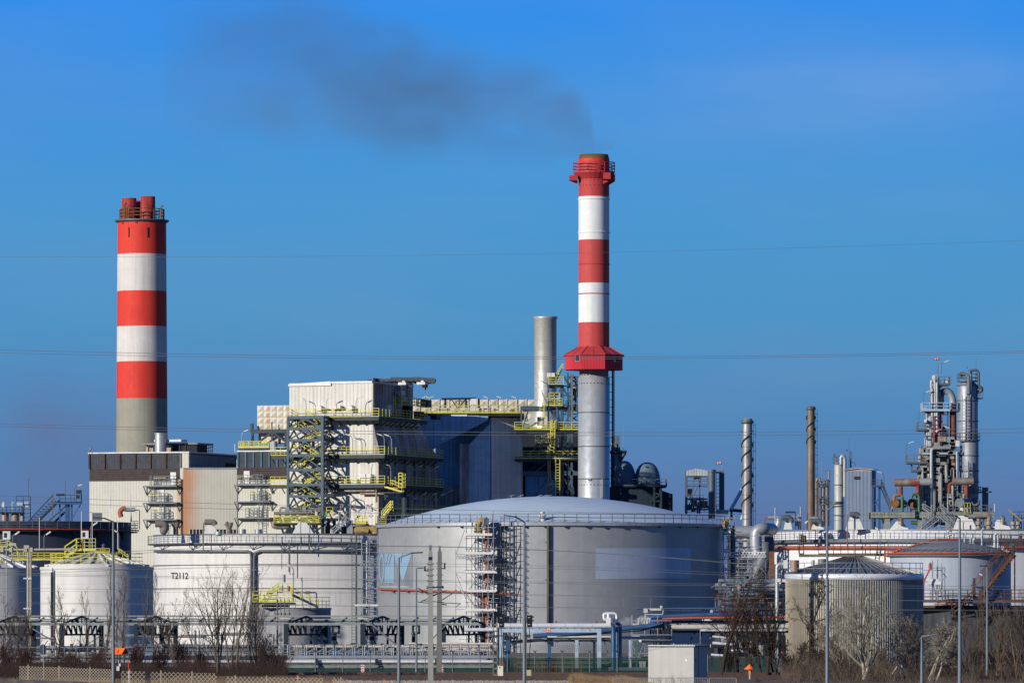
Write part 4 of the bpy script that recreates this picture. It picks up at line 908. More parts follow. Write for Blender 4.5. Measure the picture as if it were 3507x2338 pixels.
# right-hand scaffold at the dome tank's edge
D = 712.
S2 = scaffold('scaffold at the right edge of the grey dome tank with white lattice bridge', None, 2478, 2518, 1775, 2120, D, [(y,2480,2502) for y in (1826,1889,1951,2014,2078)], 2., nx=3, rnd=9)
mb = MB(); mb.ladder(P(2480,1850,D-.2), P(2493,2050,D-.2), .45, r=.06, sp=.4); S2.add('raking_ladder', mb, SILV)
mb = MB(); mb.truss(P(2500,1906,D), P(2622,1906,D), .6, 12, .1, .08); mb.truss(P(2540,1906,D-1), P(2622,1906,D-1), .6, 8, .06); S2.add('lattice_bridge', mb, WHITE)
mb = MB()
for px in (2552,2590,2622): mb.bar(P(px,1880,D+.3),P(px,2120,D+.3),.07)
for k in range(18): y = 1800+k*18; mb.bar(P(2480,y,D+1),P(2480+random.choice((45,60,110,140)),y+random.uniform(-3,3),D+1),.07)
mb.bar(P(2505,2010,D),P(2620,1890,D),.09); mb.bar(P(2505,1830,D),P(2620,1960,D),.09); mb.bar(P(2480,2110,D),P(2620,2010,D),.09); S2.add('outer_tubes', mb, GALV)
T2 = Thing('foam_pipe', 'dark pipe with ochre bend at the right edge scaffold of the dome tank', 'pipe', (X(2488,D),D+1,0))
mb = MB(); mb.tube([P(2510,1800,D+1), (X(2510,D),D+1,0)], .35, 10); T2.add('riser', mb, DGALV)
mb = MB(); mb.tube([P(2498,1782,D+1), P(2488,1783,D+1), P(2482,1800,D+1), P(2486,1830,D+1)], .35, 12, elbow=.4); T2.add('bend', mb, OCHRE)

# ---- white tank T2112
T, c, r, zt = tank(1062, 535, 1826, 860., 'wide white tank lettered T2112 with pale trapezoid vents along its rim', WTANK, seg=140)
f = onshell(c, r, 860.)
zw = Z(1856, 860-r); mb = MB(); ring(mb, c, r, zw, .9, .18, 140)
T.add('wind_girder', mb, DGALV)
mb = MB(); mb.ringrail((c[0],c[1],zw), r+.85, 1.15, .06, 56, (.5,1.), 1, R(180), R(360)); T.add('railing', mb, DGALV)
mb = MB()
for px in range(535, 1300, 104): mb.bar(f(px,1858,.9), f(px+20,1882,.05), .09); mb.bar(f(px+42,1858,.9), f(px+20,1882,.05), .09)
T.add('girder_struts', mb, DGALV)
mb = MB()
for y in (1931,2012): ring(mb, c, r, Z(y,860-r), .14, .1, 140)
ring(mb, c, r, zt+.02, .1, .2, 140); T.add('stiffener_rings', mb, DGALV)
mb = MB(); y0 = 1887; mb.tube([f(px,y0,.4) for px in range(530,851,20)]+[f(858,1892,.4),f(860,1905,.4),f(861,2100,.4),f(863,2240,.4)], .2, 8); mb.tube([f(1290,y0-2,.4)]+[f(px,y0-1,.4) for px in range(1270,880,-20)]+[f(872,1893,.4),f(871,1905,.4),f(869,2240,.4)], .2, 8)
for y in (1950,2010,2080): mb.bar(f(853,y,.5),f(878,y,.5),.1)
T.add('sprinkler_pipe', mb, DGALV)
place = lambda u, v: f(615+u*.74/(860-r)*F, 1981-v/(860-r)*F, .05)
T.add('tank_lettering', text_mb('T2112', 1.32, place, .02), mat('black_lettering', (.05,.05,.06), .6))
for x0, x1, x2, x3, y0 in ((533,560,550,541,1790),(697,746,734,708,1789),(1000,1075,1058,1022,1788)):
    mb = MB(); D = 842.; pts = [P(x0,1828,D),P(x1,1828,D),P(x2,y0+14 if x0 != 1000 else 1800,D),P((x2+x3)/2+8,y0,D),P(x3,y0,D)]; mb.poly(pts); mb.poly([Vector(p)+Vector((0,.5,0)) for p in pts][::-1])
    for p, q in zip(pts, pts[1:]+pts[:1]): mb.poly([q, p, Vector(p)+Vector((0,.5,0)), Vector(q)+Vector((0,.5,0))])
    T.add('rim_vent', mb, WHITE)
mb = MB(); D = 840.
mb.tube([P(558,1795,D),P(560,1822,D-1),P(566,1808,D-1),P(565,1795,D-1),P(545,1792,D-1),P(532,1792,D-1)], .55, 10, elbow=1.)
mb.tube([P(701,1787,D),P(732,1787,D),P(737,1797,D)], .45, 10, elbow=.5); mb.tube([P(696,1885,D),P(697,1790,D),P(705,1786,D)], .1, 5, elbow=.3)
for px in (602,785):
    mb.tube([P(px,1829,D),P(px,1800,D)], .38, 10); mb.tube([P(px,1806,D),P(px-7,1794,D),P(px-12,1790,D)], .36, 10, elbow=.4); mb.tube([P(px,1806,D),P(px+5,1796,D),P(px+5,1788,D)], .36, 10, elbow=.4)
T.add('gooseneck_vents', mb, mat('rusty_vent_cowl', (.20,.17,.15), .7, var=.4))
mb = MB()
for px, h in ((830,18),(885,18),(748,10)): mb.cyl((X(px,D),D,Z(1829,D)), .55, h*D/F, n=14)
T.add('rim_cylinders', mb, STACK)
mb = MB(); mb.ladder(f(1206+8,2210,1.), f(1206+8,1826,1.), .75, r=.09, sp=.45); mb.tube([f(1220,2210,.6),f(1220,1822,.6)], .12, 6); T.add('ladder', mb, DGALV)
mb = MB()
for px, y0 in ((1030,1770),(1061,1783),(965,1838),(993,1858)): mb.tube([f(px,y0+110,1.),f(px,y0,1.)], .06, 5)
T.add('lightning_rods', mb, DGALV)
TS = scaffold('light scaffold with landing on the white tank beside the faded logo', None, 1238, 1292, 1850, 2190, 826., [(2075,1215,1300)], 1.5, nx=3, rnd=5)
mb = MB(); D = 826.
for k in range(5): y = 1935+k*58; mb.bar(P(1232,y,D), P(1300,y+(28 if k%2 else -28),D), .08)
mb.truss(P(1232,1943,D), P(1300,1943,D), .6, 7, .09, .07); mb.rail([P(1225,2075,D),P(1300,2098,D)], 1.3, .07, 1.2); mb.tube([P(1257,1850,D+1),P(1257,2190,D+1)], .18, 6); TS.add('outer_tubes', mb, GALV)

# ---- white tanks with yellow rails, left
def small_roof(T, c, r, zt, za, n=18, mt=WTANK):
    mb = MB(); mb.lathe(c, [(r-.1,zt),(r*.12,za),(.01,za+.05)], 64, smooth=False); rf = T.add('roof', mb, mt)
    mb = MB()
    for i in range(n):
        a = 2*math.pi*i/n+.1; mb.bar((c[0]+math.cos(a)*r*.97,c[1]+math.sin(a)*r*.97,zt+.1),(c[0]+math.cos(a)*r*.12,c[1]+math.sin(a)*r*.12,za+.1), .14, .22)
    T.add('roof_ribs', mb, mt, rf)
T, c, r, zt = tank(332, 193, 1943, 560., 'white tank with low ribbed cone roof and yellow railing, left of T2112', WTANK, seg=90)
small_roof(T, c, r*.93, zt+.1, Z(1895,560.)); f = onshell(c, r, 560.)
mb = MB(); ring(mb, c, r, zt+.1, .06, .25, 90); mb.lathe(c, [(r*.93,zt),(r*.93,zt+.35)], 64); T.add('rim', mb, WTANK)
mb = MB(); z = Z(1932,560.-r*.8); mb.ringrail((c[0],c[1],z), r*.815, 1.08, .055, 34, (.04,.35,.67,1.), 2, R(178), R(362)); T.add('railing', mb, YEL)
mb = MB(); p = f(180,1950,.25); mb.tube([p,(p.x,p.y,0)], .1, 6); p = f(176.5,1957,.2); mb.tube([p,(p.x,p.y,0)], .1, 6); T.add('downpipe', mb, DARK)
mb = MB(); mb.cyl((X(178,545.),545,Z(1958,545.)), .12, .4, n=8); T.add('downpipe_sleeve', mb, PANEL)
mb = MB()
for px in (162,370,492): p = f(px,1943,-.3); mb.cyl((p.x,p.y,zt), .12, .2, n=10); mb.cyl((p.x,p.y,zt+.2), .2, .08, n=10)
p = P(331,1895,560.); mb.cyl((p.x,p.y-.3,p.z-.2), .18, .4, n=12); T.add('vents', mb, PANEL)
mb = MB(); D = 560.; mb.tube([P(355,1893,D),P(355,1868,D)], .16, 8); mb.cyl((X(355,D),D,Z(1884,D)), .22, .35, n=14); v = T.add('breather_valve', mb, RUST)
mb = MB(); mb.cyl((X(355,D),D,Z(1868,D)), .22, .1, n=14); mb.lathe((X(355,D),D,Z(1866,D)), [(.24,0),(.01,.2)], 14); T.add('valve_cap', mb, BLUEP, v)
mb = MB(); mb.box(X(262,D),X(328,D),D-.5,D+1.5,Z(1886,D),Z(1880,D)); mb.rail([P(262,1881,D-.5),P(327,1881,D-.5),P(327,1881,D+1.5)], 1.08, .05, .6, (.35,.67,1.)); mb.stairrail(P(222,1908,D-.5),P(262,1881,D-.5), 1., (0,1,0), 1.08, .06, .7); mb.stair(P(222,1908,D-.5),P(262,1881,D-.5), .9)
mb.rail([P(328,1893,D-1),P(375,1893,D-1)], .45, .06, .5); mb.stairrail(P(407,1893,D-1),P(438,1915,D-1), .9, (0,1,0), .45, .07); mb.bar(P(400,1890,D-1),P(400,1915,D-1),.08)
mb.rail([P(45,1918,D+3),P(215,1918,D+3)], .75, .06, .6, (.35,.67,1.), .15); T.add('walkway_stairs', mb, YEL)
mb = MB(); mb.tube([P(276,1875,D),P(282,1842,D-.2)], .07, 6); mb.cyl((X(281,D),D,Z(1882,D)), .1, .4, n=8); T.add('fire_extinguisher', mb, REDP)
T, c, r, zt = tank(-40, 185, 1947, 585., 'white tank cut by the left edge of the picture, behind twin vertical pipes', mat('grey_white_tank', (.46,.46,.45), .5, streak=.1, var=.06, vs=.2, seams=(('z',2.6,.01),), seamdark=.85), seg=90)
small_roof(T, c, r*.93, zt+.1, Z(1895,585.))
mb = MB(); z = Z(1932,585.-r*.8); mb.ringrail((c[0],c[1],z), r*.62, 1.08, .055, 34, (.04,.35,.67,1.), 2, R(178), R(362)); D = 575.
mb.rail([P(0,1873,D),P(25,1873,D)], .75, .06, .5, (.35,.67,1.)); mb.stairrail(P(25,1873,D),P(60,1900,D), .9, (0,1,0), .75, .06); mb.rail([P(40,1915,D),P(80,1915,D)], .9, .06, .5); T.add('railing', mb, YEL)

# ---- twin pipes and cross pipe
D = 545.; T = Thing('pipe_run', 'pale vertical twin pipes joined to a horizontal pipe above the left tanks', 'pipe', (X(96,D),D,0))
mb = MB(); mb.tube([(X(96,D),D,0),P(96,1868,D)], .12, 10); mb.tube([(X(104,D),D,0),P(104,1880,D)], .09, 8); mb.tube([(X(107,D),D,0),P(107,1900,D)], .06, 8); mb.tube([P(-20,1882,D),P(255,1880,D)], .11, 8); mb.tube([P(30,1901,D),P(96,1901,D)], .09, 8)
for px in (7,37,88,107,238,250): mb.box(X(px-5,D),X(px+5,D),D-.2,D+.2,Z(1889,D),Z(1874,D))
mb.box(X(82,D),X(100,D),D-.25,D+.2,Z(1878,D),Z(1866,D)); mb.box(X(31,D),X(55,D),D-.2,D+.3,Z(1867,D),Z(1859,D))
T.add('pipes', mb, mat('cream_insulated_pipe', (.42,.38,.29), .6, var=.2))
mb = MB()
for y in (1980,2083): mb.tube([P(80,y,D-.15),P(95,y,D-.15)], .08, 8); mb.box(X(96,D),X(108,D),D-.2,D+.1,Z(y+3,D),Z(y-3,D))
T.add('pipe_clamps', mb, PANEL)

# ---- dark blue tank left
T, c, r, zt = tank(60, 389, 1783, 760., 'dark blue tank with overhanging balcony behind the yellow railed white tanks', DTANK, seg=110)
mb = MB(); z = Z(1815,760.-r); ring(mb, c, r, z, .85, .12, 110); T.add('balcony', mb, DTANK)
mb = MB(); mb.ringrail((c[0],c[1],z), r+.8, 1.15, .06, 60, (.4,.7,1.), 2, R(180), R(360)); T.add('railing', mb, DGALV)
mb = MB(); mb.tube([(c[0]+(r+1.)*math.cos(R(a)),c[1]+(r+1.)*math.sin(R(a)),z+.15) for a in range(180,361,4)], .1, 6); T.add('red_pipe', mb, REDP)
mb = MB()
for px in (255,338,420): p = onshell(c,r,760.)(px,1822,0); mb.prism([(p.x-.1,p.y),(p.x+.1,p.y),(p.x+.1,p.y-.8),(p.x-.1,p.y-.8)], [z-1.2,z-1.2,z-.15,z-.15], z-.1)
T.add('balcony_gussets', mb, DTANK)
D = 730.
mb = MB(); mb.tube([P(415,1770,D),P(410,1752,D),P(417,1742,D),P(430,1741,D)], .32, 12, elbow=.6); g = T.add('foam_bend', mb, mat('rust_red_bend', (.34,.11,.06), .6, var=.3))
mb = MB(); mb.tube([P(430,1744,D),P(463,1744,D)], .28, 12); T.add('foam_chamber', mb, GALV, g)
mb = MB(); mb.tube([P(463,1746,D),P(478,1746,D),P(478,1812,D)], .07, 6, elbow=.2); T.add('feed_pipe', mb, RUST, g)
mb = MB(); mb.poly([P(446,1785,D),P(450,1748,D),P(452,1785,D)]); mb.poly([P(452,1785,D+.1),P(450,1748,D+.1),P(446,1785,D+.1)]); mb.rail([P(448,1810,D),P(472,1810,D),P(472,1810,D+2)], 1.0, .07, .4); T.add('corner_rail', mb, SLATE)
mb = MB(); mb.box(X(316,D),X(349,D),D,D+.3,Z(1783,D),Z(1755,D)); mb.bar(P(316,1783,D),P(316,1752,D),.1); mb.bar(P(283,1755,D),P(316,1753,D),.06); T.add('sign_board', mb, LAMPG)

# ---- gangway and equipment above the dark tank
D = 790.; T = Thing('gangway', 'blue steel stair gangway and platform above the dark blue tank', 'gangway', (X(210,D),D,0))
mb = MB(); a, b = P(92,1790,D), P(185,1707,D); mb.bar(a, P(182,1694,D), .14); mb.stair(P(125,1790,D),P(205,1712,D), 1.2, sp=.5); mb.bar(P(160,1790,D),P(222,1735,D), .14)
for k in range(9): t = k/9; p = P(96+88*t,1786-80*t,D); q = P(130+72*t,1786-74*t,D); mb.bar(p, q, .1); mb.bar(q, P(96+88*(t+.1),1786-80*(t+.1),D), .08)
mb.stair(P(185,1790,D+1),P(222,1752,D+1), 1.); T.add('stairs', mb, SLATE)
mb = MB(); mb.box(X(188,D),X(279,D),D-1,D+1,Z(1726,D),Z(1720,D))
for px in (205,226,235,246): mb.bar(P(px,1790,D),P(px,1722,D), .22 if px != 235 else .35)
mb.bar(P(250,1770,D),P(276,1726,D),.12); mb.bar(P(232,1770,D),P(205,1740,D),.12); T.add('platform_frame', mb, BLUEP)
mb = MB(); mb.rail([P(205,1720,D-1),P(280,1720,D-1),P(280,1720,D+1)], 1.05, .07, .7); T.add('railing', mb, SLATE)
mb = MB(); mb.box(X(261,D),X(279,D),D,D+.5,Z(1690,D),Z(1677,D)); mb.bar(P(278,1722,D),P(278,1680,D),.1); mb.box(X(192,D),X(222,D),D,D+1,Z(1697,D),Z(1690,D)); mb.box(X(262,D),X(272,D),D-.5,D+.5,Z(1707,D),Z(1696,D)); T.add('floodlight_box', mb, SLATE)
mb = MB(); mh = MB(); lampfix(mb, mh, P(254,1715,D), 2.0, (1,0,0), .05, .6); T.add('lamp_arm', mb, DGALV); T.add('lamp_head', mh, LAMPH)
D = 800.; T = Thing('process_vessels', 'two stained vessels with small blue platform at the far left skyline', 'vessel', (X(50,D),D,0))
for px in (17,52,76):
    mb = MB(); mb.cyl((X(px,D),D,Z(1795,D)), .55 if px != 76 else .3, Z(1755,D)-Z(1795,D), n=16); T.add('vessel', mb, RUSTG)
mb = MB(); mb.rail([P(-5,1755,D-1),P(80,1755,D-1)], .8, .07, .6); mb.box(X(-5,D),X(80,D),D-1,D+1,Z(1757,D),Z(1754,D)); mb.bar(P(104,1795,D),P(104,1698,D),.07); mb.rail([P(56,1728,D),P(104,1728,D)], 1.25, .07, .9)
for k in range(5): mb.bar(P(82,1785-k*14,D),P(104,1785-k*14,D),.06)
for px in (82,104,76): mb.bar(P(px,1795,D),P(px,1728,D),.12)
T.add('platform_frame', mb, SLATE)
mb = MB(); mb.box(X(57,D),X(78,D),D-.1,D+.8,Z(1730,D),Z(1718,D)); mb.box(X(80,D),X(98,D),D,D+.8,Z(1736,D),Z(1716,D)); T.add('blue_panel', mb, LBLUE)
mb = MB(); mb.box(X(7,D),X(15,D),D-.3,D+.3,Z(1738,D),Z(1722,D)); mb.bar(P(8,1716,D),P(14,1721,D),.1); mb.bar(P(40,1716,D),P(46,1721,D),.1); mb.bar(P(41,1755,D),P(41,1718,D),.07); T.add('lamps', mb, PANEL)
for px, y0, y1, D in ((97,1710,1636,795),(223,1710,1645,790),(19,1815,1735,745),(180,1785,1690,745)):
    mb = MB(); mb.tube([P(px,y0,D),P(px,y1,D)], .05, 5); single('lightning_rod', {97:'thin lightning rod above the leftmost small platform',223:'thin lightning rod on the stair gangway',19:'thin pole beside the leftmost control box',180:'thin pole before the blue gangway stairs'}[px], 'lightning rod', mb, DGALV, loc=P(px,y0,D), group='lightning rods above the tanks')
for px, y0, y1 in ((135,1880,1770),(279,1860,1750),(316,1880,1752),(378,1740,1698),(403,1880,1780),(447,1740,1695)):
    mb = MB(); mb.tube([P(px,y0,575.),P(px,y1,575.)], .04, 5); single('vent_pole', 'thin pale pole above the yellow railed tank, %s' % {135:'leftmost of its row',279:'beside the control box',316:'holding the grey sign board',378:'against the beige hall wall',403:'right of the tall lamp post',447:'above the rust red bend'}[px], 'pole', mb, PANEL, loc=P(px,y0,575.), group='poles above the yellow railed tank')
for px, py, lab in ((22,1832,'white control box with dark window above the leftmost tank'),(290,1830,'white control box with dark window above the yellow stair platform')):
    D = 570.; T = Thing('control_box', lab, 'box', P(px,py,D)); mb = MB(); mb.box(X(px-13,D),X(px+13,D),D,D+.4,Z(py+14,D),Z(py-14,D)); T.add('housing', mb, PANEL); mb = MB(); mb.box(X(px-8,D),X(px+1,D),D-.03,D,Z(py+8,D),Z(py-8,D)); T.add('window', mb, DARK); mb = MB(); mb.tube([P(px,py+14,D+.2),(X(px,D),D+.2,0)], .06, 6); T.add('mast', mb, GALV)
def yard_lamp(px, pb, pt, D, dx, label, hd=26):
    T = Thing('yard_lamp', label, 'lamp', (X(px,D),D,max(0,Z(pb,D)))); s = D/F; mb = MB(); q = P(px,pt+8,D); d = 1 if dx > 0 else -1
    mb.tube([P(px,pb,D), q, P(px+d*3,pt+1,D), P(px+d*8,pt,D)], .05, 6, elbow=.2); T.add('post', mb, LAMPG)
    mb = MB(); mb.bar(P(px+d*7,pt+1,D), P(px+d*(7+hd*.6),pt-abs(dx)*.7,D), .2, .14); T.add('lamp_head', mb, LAMPH)
yard_lamp(44, 1880, 1829, 574., 14, 'short yard lamp beside the leftmost control box')
yard_lamp(151, 1880, 1829, 574., 14, 'short yard lamp between the two control boxes')
yard_lamp(311, 1880, 1797, 574., 14, 'short yard lamp right of the yellow stair platform')
yard_lamp(407, 1890, 1820, 574., -14, 'short yard lamp tilted left at the yellow stairs')
yard_lamp(1005, 2060, 1942, 596., -20, 'lamp on the small grey tank arching left with red box')

# ---- small grey tank
T, c, r, zt = tank(1004, 129, 2083, 600., 'small grey tank with yellow railing and stair, before the T2112 tank', mat('grey_tank_small', (.24,.24,.25), .5, streak=.15, var=.08, seams=(('z',2.2,.01),)), seg=70)
mb = MB(); ring(mb, c, r, zt+.1, .08, .2, 70); mb.disc((c[0],c[1],zt+.05), r, 60); T.add('roof', mb, GTANK)
D = 596.
mb = MB(); mb.ringrail((c[0],c[1],zt), r*.98, 1.2, .05, 30, (.35,.67,1.), 2, R(180), R(360)); mb.rail([P(865,2052,D),P(925,2052,D),P(950,2052,D)], .9, .07, .7); mb.rail([P(865,2062,D-1),P(1000,2062,D-1)], 1.2, .07, .8, (.35,.67,1.), .2); mb.rail([P(950,2030,D),P(1003,2030,D)], 1., .07, .6, (.35,.67,1.)); mb.stairrail(P(915,2040,D),P(955,2012,D), .9, (0,1,0), .5, .07, .6); mb.stairrail(P(1000,2035,D),P(1090,2075,D), .9, (0,1,0), .7, .07, .8); mb.stair(P(915,2040,D),P(955,2012,D),.9); mb.bar(P(1003,2064,D),P(1003,1997,D),.09); T.add('railing', mb, YEL)
mb = MB(); mb.stair(P(1000,2035,D),P(1090,2078,D), .9); mb.box(X(866,D),X(1010,D),D-1,D+1,Z(2068,D),Z(2062,D)); mb.box(X(895,D),X(990,D),D,D+2,Z(2078,D),Z(2070,D)); T.add('walkway', mb, SLATE)
mb = MB(); mb.tube([P(1010,2028,D),P(1084,2028,D),P(1084,2075,D)], .09, 6, elbow=.2); mb.box(X(1048,D),X(1062,D),D-.15,D+.15,Z(2033,D),Z(2023,D)); T.add('roof_pipe', mb, DGALV)
for px in (950,962,975,990):
    mb = MB(); mb.tube([P(px,2280,D-4.5),P(px,2050,D-4.5)], .05 if px > 960 else .1, 6); mb.cyl((X(px,D-4.5),D-4.5,Z(2104,D-4.5)), .14, .2, n=8); T.add('drop_pipe', mb, DGALV)
mb = MB(); mb.cyl((X(990,D),D-1,Z(2022,D)), .13, .5, n=10); T.add('fire_extinguisher', mb, REDP)
mb = MB(); mb.box(X(955,D),X(969,D),D,D+.3,Z(1993,D),Z(1965,D)); T.add('white_panel', mb, PANEL); mb = MB(); mb.box(X(971,D),X(978,D),D,D+.3,Z(1993,D),Z(1966,D)); T.add('louvre_panel', mb, DGALV)
mb = MB(); mb.box(X(1001,D),X(1006,D),D-.2,D+.1,Z(1967,D),Z(1962,D)); T.add('red_alarm_box', mb, REDP)
mb = MB(); mb.tube([P(1035,2075,D-2),P(1035,1990,D-2)], .045, 6); mb.bar(P(1035,1990,D-2),P(1033,1976,D-2),.25,.15); T.add('lamp', mb, LAMPG)

# ---- wide white tank right with trapezoid vents
T, c, r, zt = tank(3230, 592, 1812, 860., 'wide white tank on the right with row of white trapezoid vents and grey catwalk', mat('white_tank_right', (.64,.64,.64), .5, streak=.05, var=.05, vs=.2, seams=(('z',2.6,.01),('a',.09,.01)), seamdark=.85), seg=140)
f = onshell(c, r, 860.); zw = Z(1843, 860-r)
mb = MB(); ring(mb, c, r, zw, .9, .5, 140); T.add('wind_girder', mb, DGALV)
mb = MB(); mb.ringrail((c[0],c[1],zw), r+.85, 1.15, .065, 64, (.5,1.), 1, R(180), R(360)); T.add('railing', mb, DGALV)
mb = MB(); ring(mb, c, r, zt+.02, .1, .1, 140); T.add('rim', mb, GALV)
mb = MB(); mb.tube([f(px,1874,.5) for px in (2643,2650,2665,2690,2730,2790,2860,2930,3000,3070,3110)], .26, 8); mb.tube([f(px,1874,.5) for px in (3440,3470,3500,3530)], .26, 8)
D = 843.
for px in (2617,2661,2902,3299): mb.tube([P(px,1874,D-8 if px > 2700 else D+12),P(px,1786 if px != 2902 else 1764,D-8 if px > 2700 else D+12)], .09, 6)
mb.tube([P(2617,1874,D+12),P(2622,1876,D+12),P(2650,1876,D+8)], .16, 6); mb.tube([P(2617,1786,D+12),P(2617,1772,D+12),P(2640,1771,D+12)], .09, 6, elbow=.2)
T.add('red_pipe', mb, REDP)
D = 836.
for k, (x0, x1, x2, x3, y0) in enumerate(((2684,2713,2705,2693,1770),(2778,2822,2812,2790,1782),(2897,2958,2938,2915,1760),(3048,3112,3090,3070,1784),(3265,3346,3325,3283,1765),(3392,3462,3440,3415,1779))):
    mb = MB(); mb.prism([(X(x0,D),D),(X(x1,D),D),(X(x1,D),D+.5),(X(x0,D),D+.5)], 0, 0) if False else None
    pts = [P(x0,1812,D),P(x1,1812,D),P(x2,y0,D),P(x3,y0,D)]; o = Vector((0,.6,0)); mb.poly(pts); mb.poly([p+o for p in pts][::-1])
    for p, q in zip(pts, pts[1:]+pts[:1]): mb.poly([q, p, p+o, q+o])
    v = T.add('rim_vent', mb, WHITE)
    mb = MB(); xm = (x2+x3)/2
    if k in (0,1): mb.tube([P(xm-20,y0+4,D-.5),P(xm,y0,D-.5),P(xm+12,y0+8,D-.5),P(xm+10,y0+18,D-.5)], .4, 10, elbow=.6)
    elif k == 2: mb.tube([P(xm-15,y0+1,D-.5),P(xm+8,y0,D-.5),P(xm+12,y0+6,D-.5)], .4, 10, elbow=.4)
    elif k in (3,5): mb.tube([P(xm-2,y0-8,D-.5),P(xm+6,y0-6,D-.5),P(xm+6,y0+12,D-.5)], .38, 10, elbow=.4)
    else: mb.tube([P(xm,y0,D-.3),P(xm,y0-3,D-.3)], .3, 8)
    T.add('gooseneck', mb, RUSTG if k in (3,5) else DGALV, v)
mb = MB()
mb.tube([P(2630,1771,D+12),P(2665,1771,D+12)], .3, 10); mb.tube([P(2772,1773,D),P(2800,1773,D),P(2808,1785,D)], .25, 10, elbow=.4)
for px, a in ((2735,1760),(2655,1740),(2742,1735),(2700,1765)): mb.tube([P(px,1812,D+2),P(px,a,D+2)], .12, 6)
mb.tube([P(2680,1768,D+2),P(2745,1770,D+2)], .15, 6); mb.cyl((X(2735,D),D+2,Z(1800,D)), .4, .8, n=10)
mb.tube([P(2660,1812,D+1),P(2668,1785,D+1),P(2668,1775,D+1)], .5, 12, elbow=.5)
T.add('rim_pipes', mb, GALV)
mb = MB(); mh = MB(); mb.tube([P(2724,1812,D),P(2724,1755,D),P(2722,1751,D)], .06, 5); mb.tube([P(2765,1812,D),P(2765,1758,D)], .06, 5); mh.box(X(2690,D),X(2722,D),D-.1,D+.2,Z(1756,D),Z(1750,D)); T.add('rim_lamp', mb, SLATE); T.add('rim_lamp_head', mh, SLATE)
mb = MB(); mb.tube([P(3155,1770,D),P(3230,1770,D),P(3235,1800,D)], .4, 10, elbow=.6) if False else None
for px in (3352,3387,3470,3487): mb.tube([P(px,1812,D),P(px,1775 if px < 3400 else 1790,D)], .3, 8); mb.cyl((X(px,D),D-.1,Z(1796,D)), .5, .5, n=12); mb.cyl((X(px,D),D-.1,Z(1810,D)), .5, .3, n=12)
mb.tube([P(3315,1768,D),P(3345,1766,D),P(3385,1764,D),P(3390,1775,D)], .35, 10, elbow=.5); T.add('rim_valves', mb, RUSTG)
mb = MB(); mb.bar(P(3453,1745,D),P(3500,1783,D),.3,.2); T.add('crane_jib', mb, OCHRE)
mb = MB()
for k in range(9): a = random.uniform(3465,3507); mb.bar(P(a,1812,D+1),P(a,random.uniform(1755,1785),D+1),.1)
mb.rail([P(3470,1775,D),P(3510,1775,D)],1.,.08,.8); T.add('rim_frame', mb, SLATE)

# ---- corrugated silo
D = 560.; s = D/F; r = 236*s; c = (X(2926,D),D,0); T = Thing('corrugated_tank', 'corrugated metal tank stained yellow on its left with ribbed conical roof', 'tank', c)
zt = Z(1984, D-r); z2 = Z(1964, D-r); n = 170; mb = MB(); b = len(mb.v)
for z in (-.5, zt):
    for i in range(n*4):
        a = 2*math.pi*i/(n*4); rr = r+(-.12,-.0,.0,-.12)[i%4]; mb.v.append((c[0]+rr*math.cos(a), c[1]+rr*math.sin(a), z))
N = n*4
for i in range(N): j = (i+1)%N; mb.face((b+i, b+j, b+N+j, b+N+i))
cm = mat('stained_corrugated_metal', (.29,.29,.255), .5, .2, var=.15, vs=.15, streak=.3)
t = NT(cm.node_tree); tc = t.n('ShaderNodeTexCoord').outputs['Object']; sp = t.n('ShaderNodeSeparateXYZ'); t.l(tc, sp.inputs[0]); bs = cm.node_tree.nodes['Principled BSDF']; src = bs.inputs['Base Color'].links[0].from_socket
nz = t.noise(t.scale(tc, (.5,.5,.06)), 1.2, 4, .6)
g = t.m('ADD', t.m('MULTIPLY', sp.outputs[0], .11), t.m('MULTIPLY_ADD', nz, -.9, 1.25))
t.l(t.mix(t.ramp(g, [(.0, .6), (.6, 0.)]), src, (.27,.21,.12)), bs.inputs['Base Color'])
T.add('corrugated_shell', mb, cm)
mb = MB(); mb.lathe(c, [(r-.05,zt-.02),(r+.05,zt),(r+.05,z2),(r-.3,z2+.02)], 90); T.add('rim_band', mb, SILV)
mb = MB(); za = Z(1905,D); mb.lathe(c, [(r-.1,z2),(r*.1,za),(.01,za+.1)], 72, smooth=False); rf = T.add('roof', mb, mat('ribbed_roof_metal', (.19,.22,.26), .5, .4, var=.2))
mb = MB()
for i in range(54): a = 2*math.pi*i/54+.03; mb.bar((c[0]+math.cos(a)*(r+.1),c[1]+math.sin(a)*(r+.1),z2+.06),(c[0]+math.cos(a)*r*.1,c[1]+math.sin(a)*r*.1,za+.06), .06, .08)
T.add('roof_ribs', mb, mat('bright_roof_rib', (.24,.24,.24), .45, .4), rf)
mb = MB(); mb.ringrail((c[0],c[1],z2), r-.05, 1.08, .06, 36, (.5,1.), 2, R(180), R(360)); T.add('railing', mb, LAMPG)
mb = MB(); mb.box(X(2737,D),X(2925,D),D-1,D+.6,Z(1906,D),Z(1897,D)); mb.box(X(2925,D),X(3030,D),D-1,D+.6,Z(1903,D),Z(1898,D)); mb.box(X(2740,D),X(2760,D),D-.8,D-.7,Z(1856,D),Z(1834,D)); T.add('roof_platform', mb, mat('mossy_platform_steel', (.16,.15,.10), .8, var=.3))
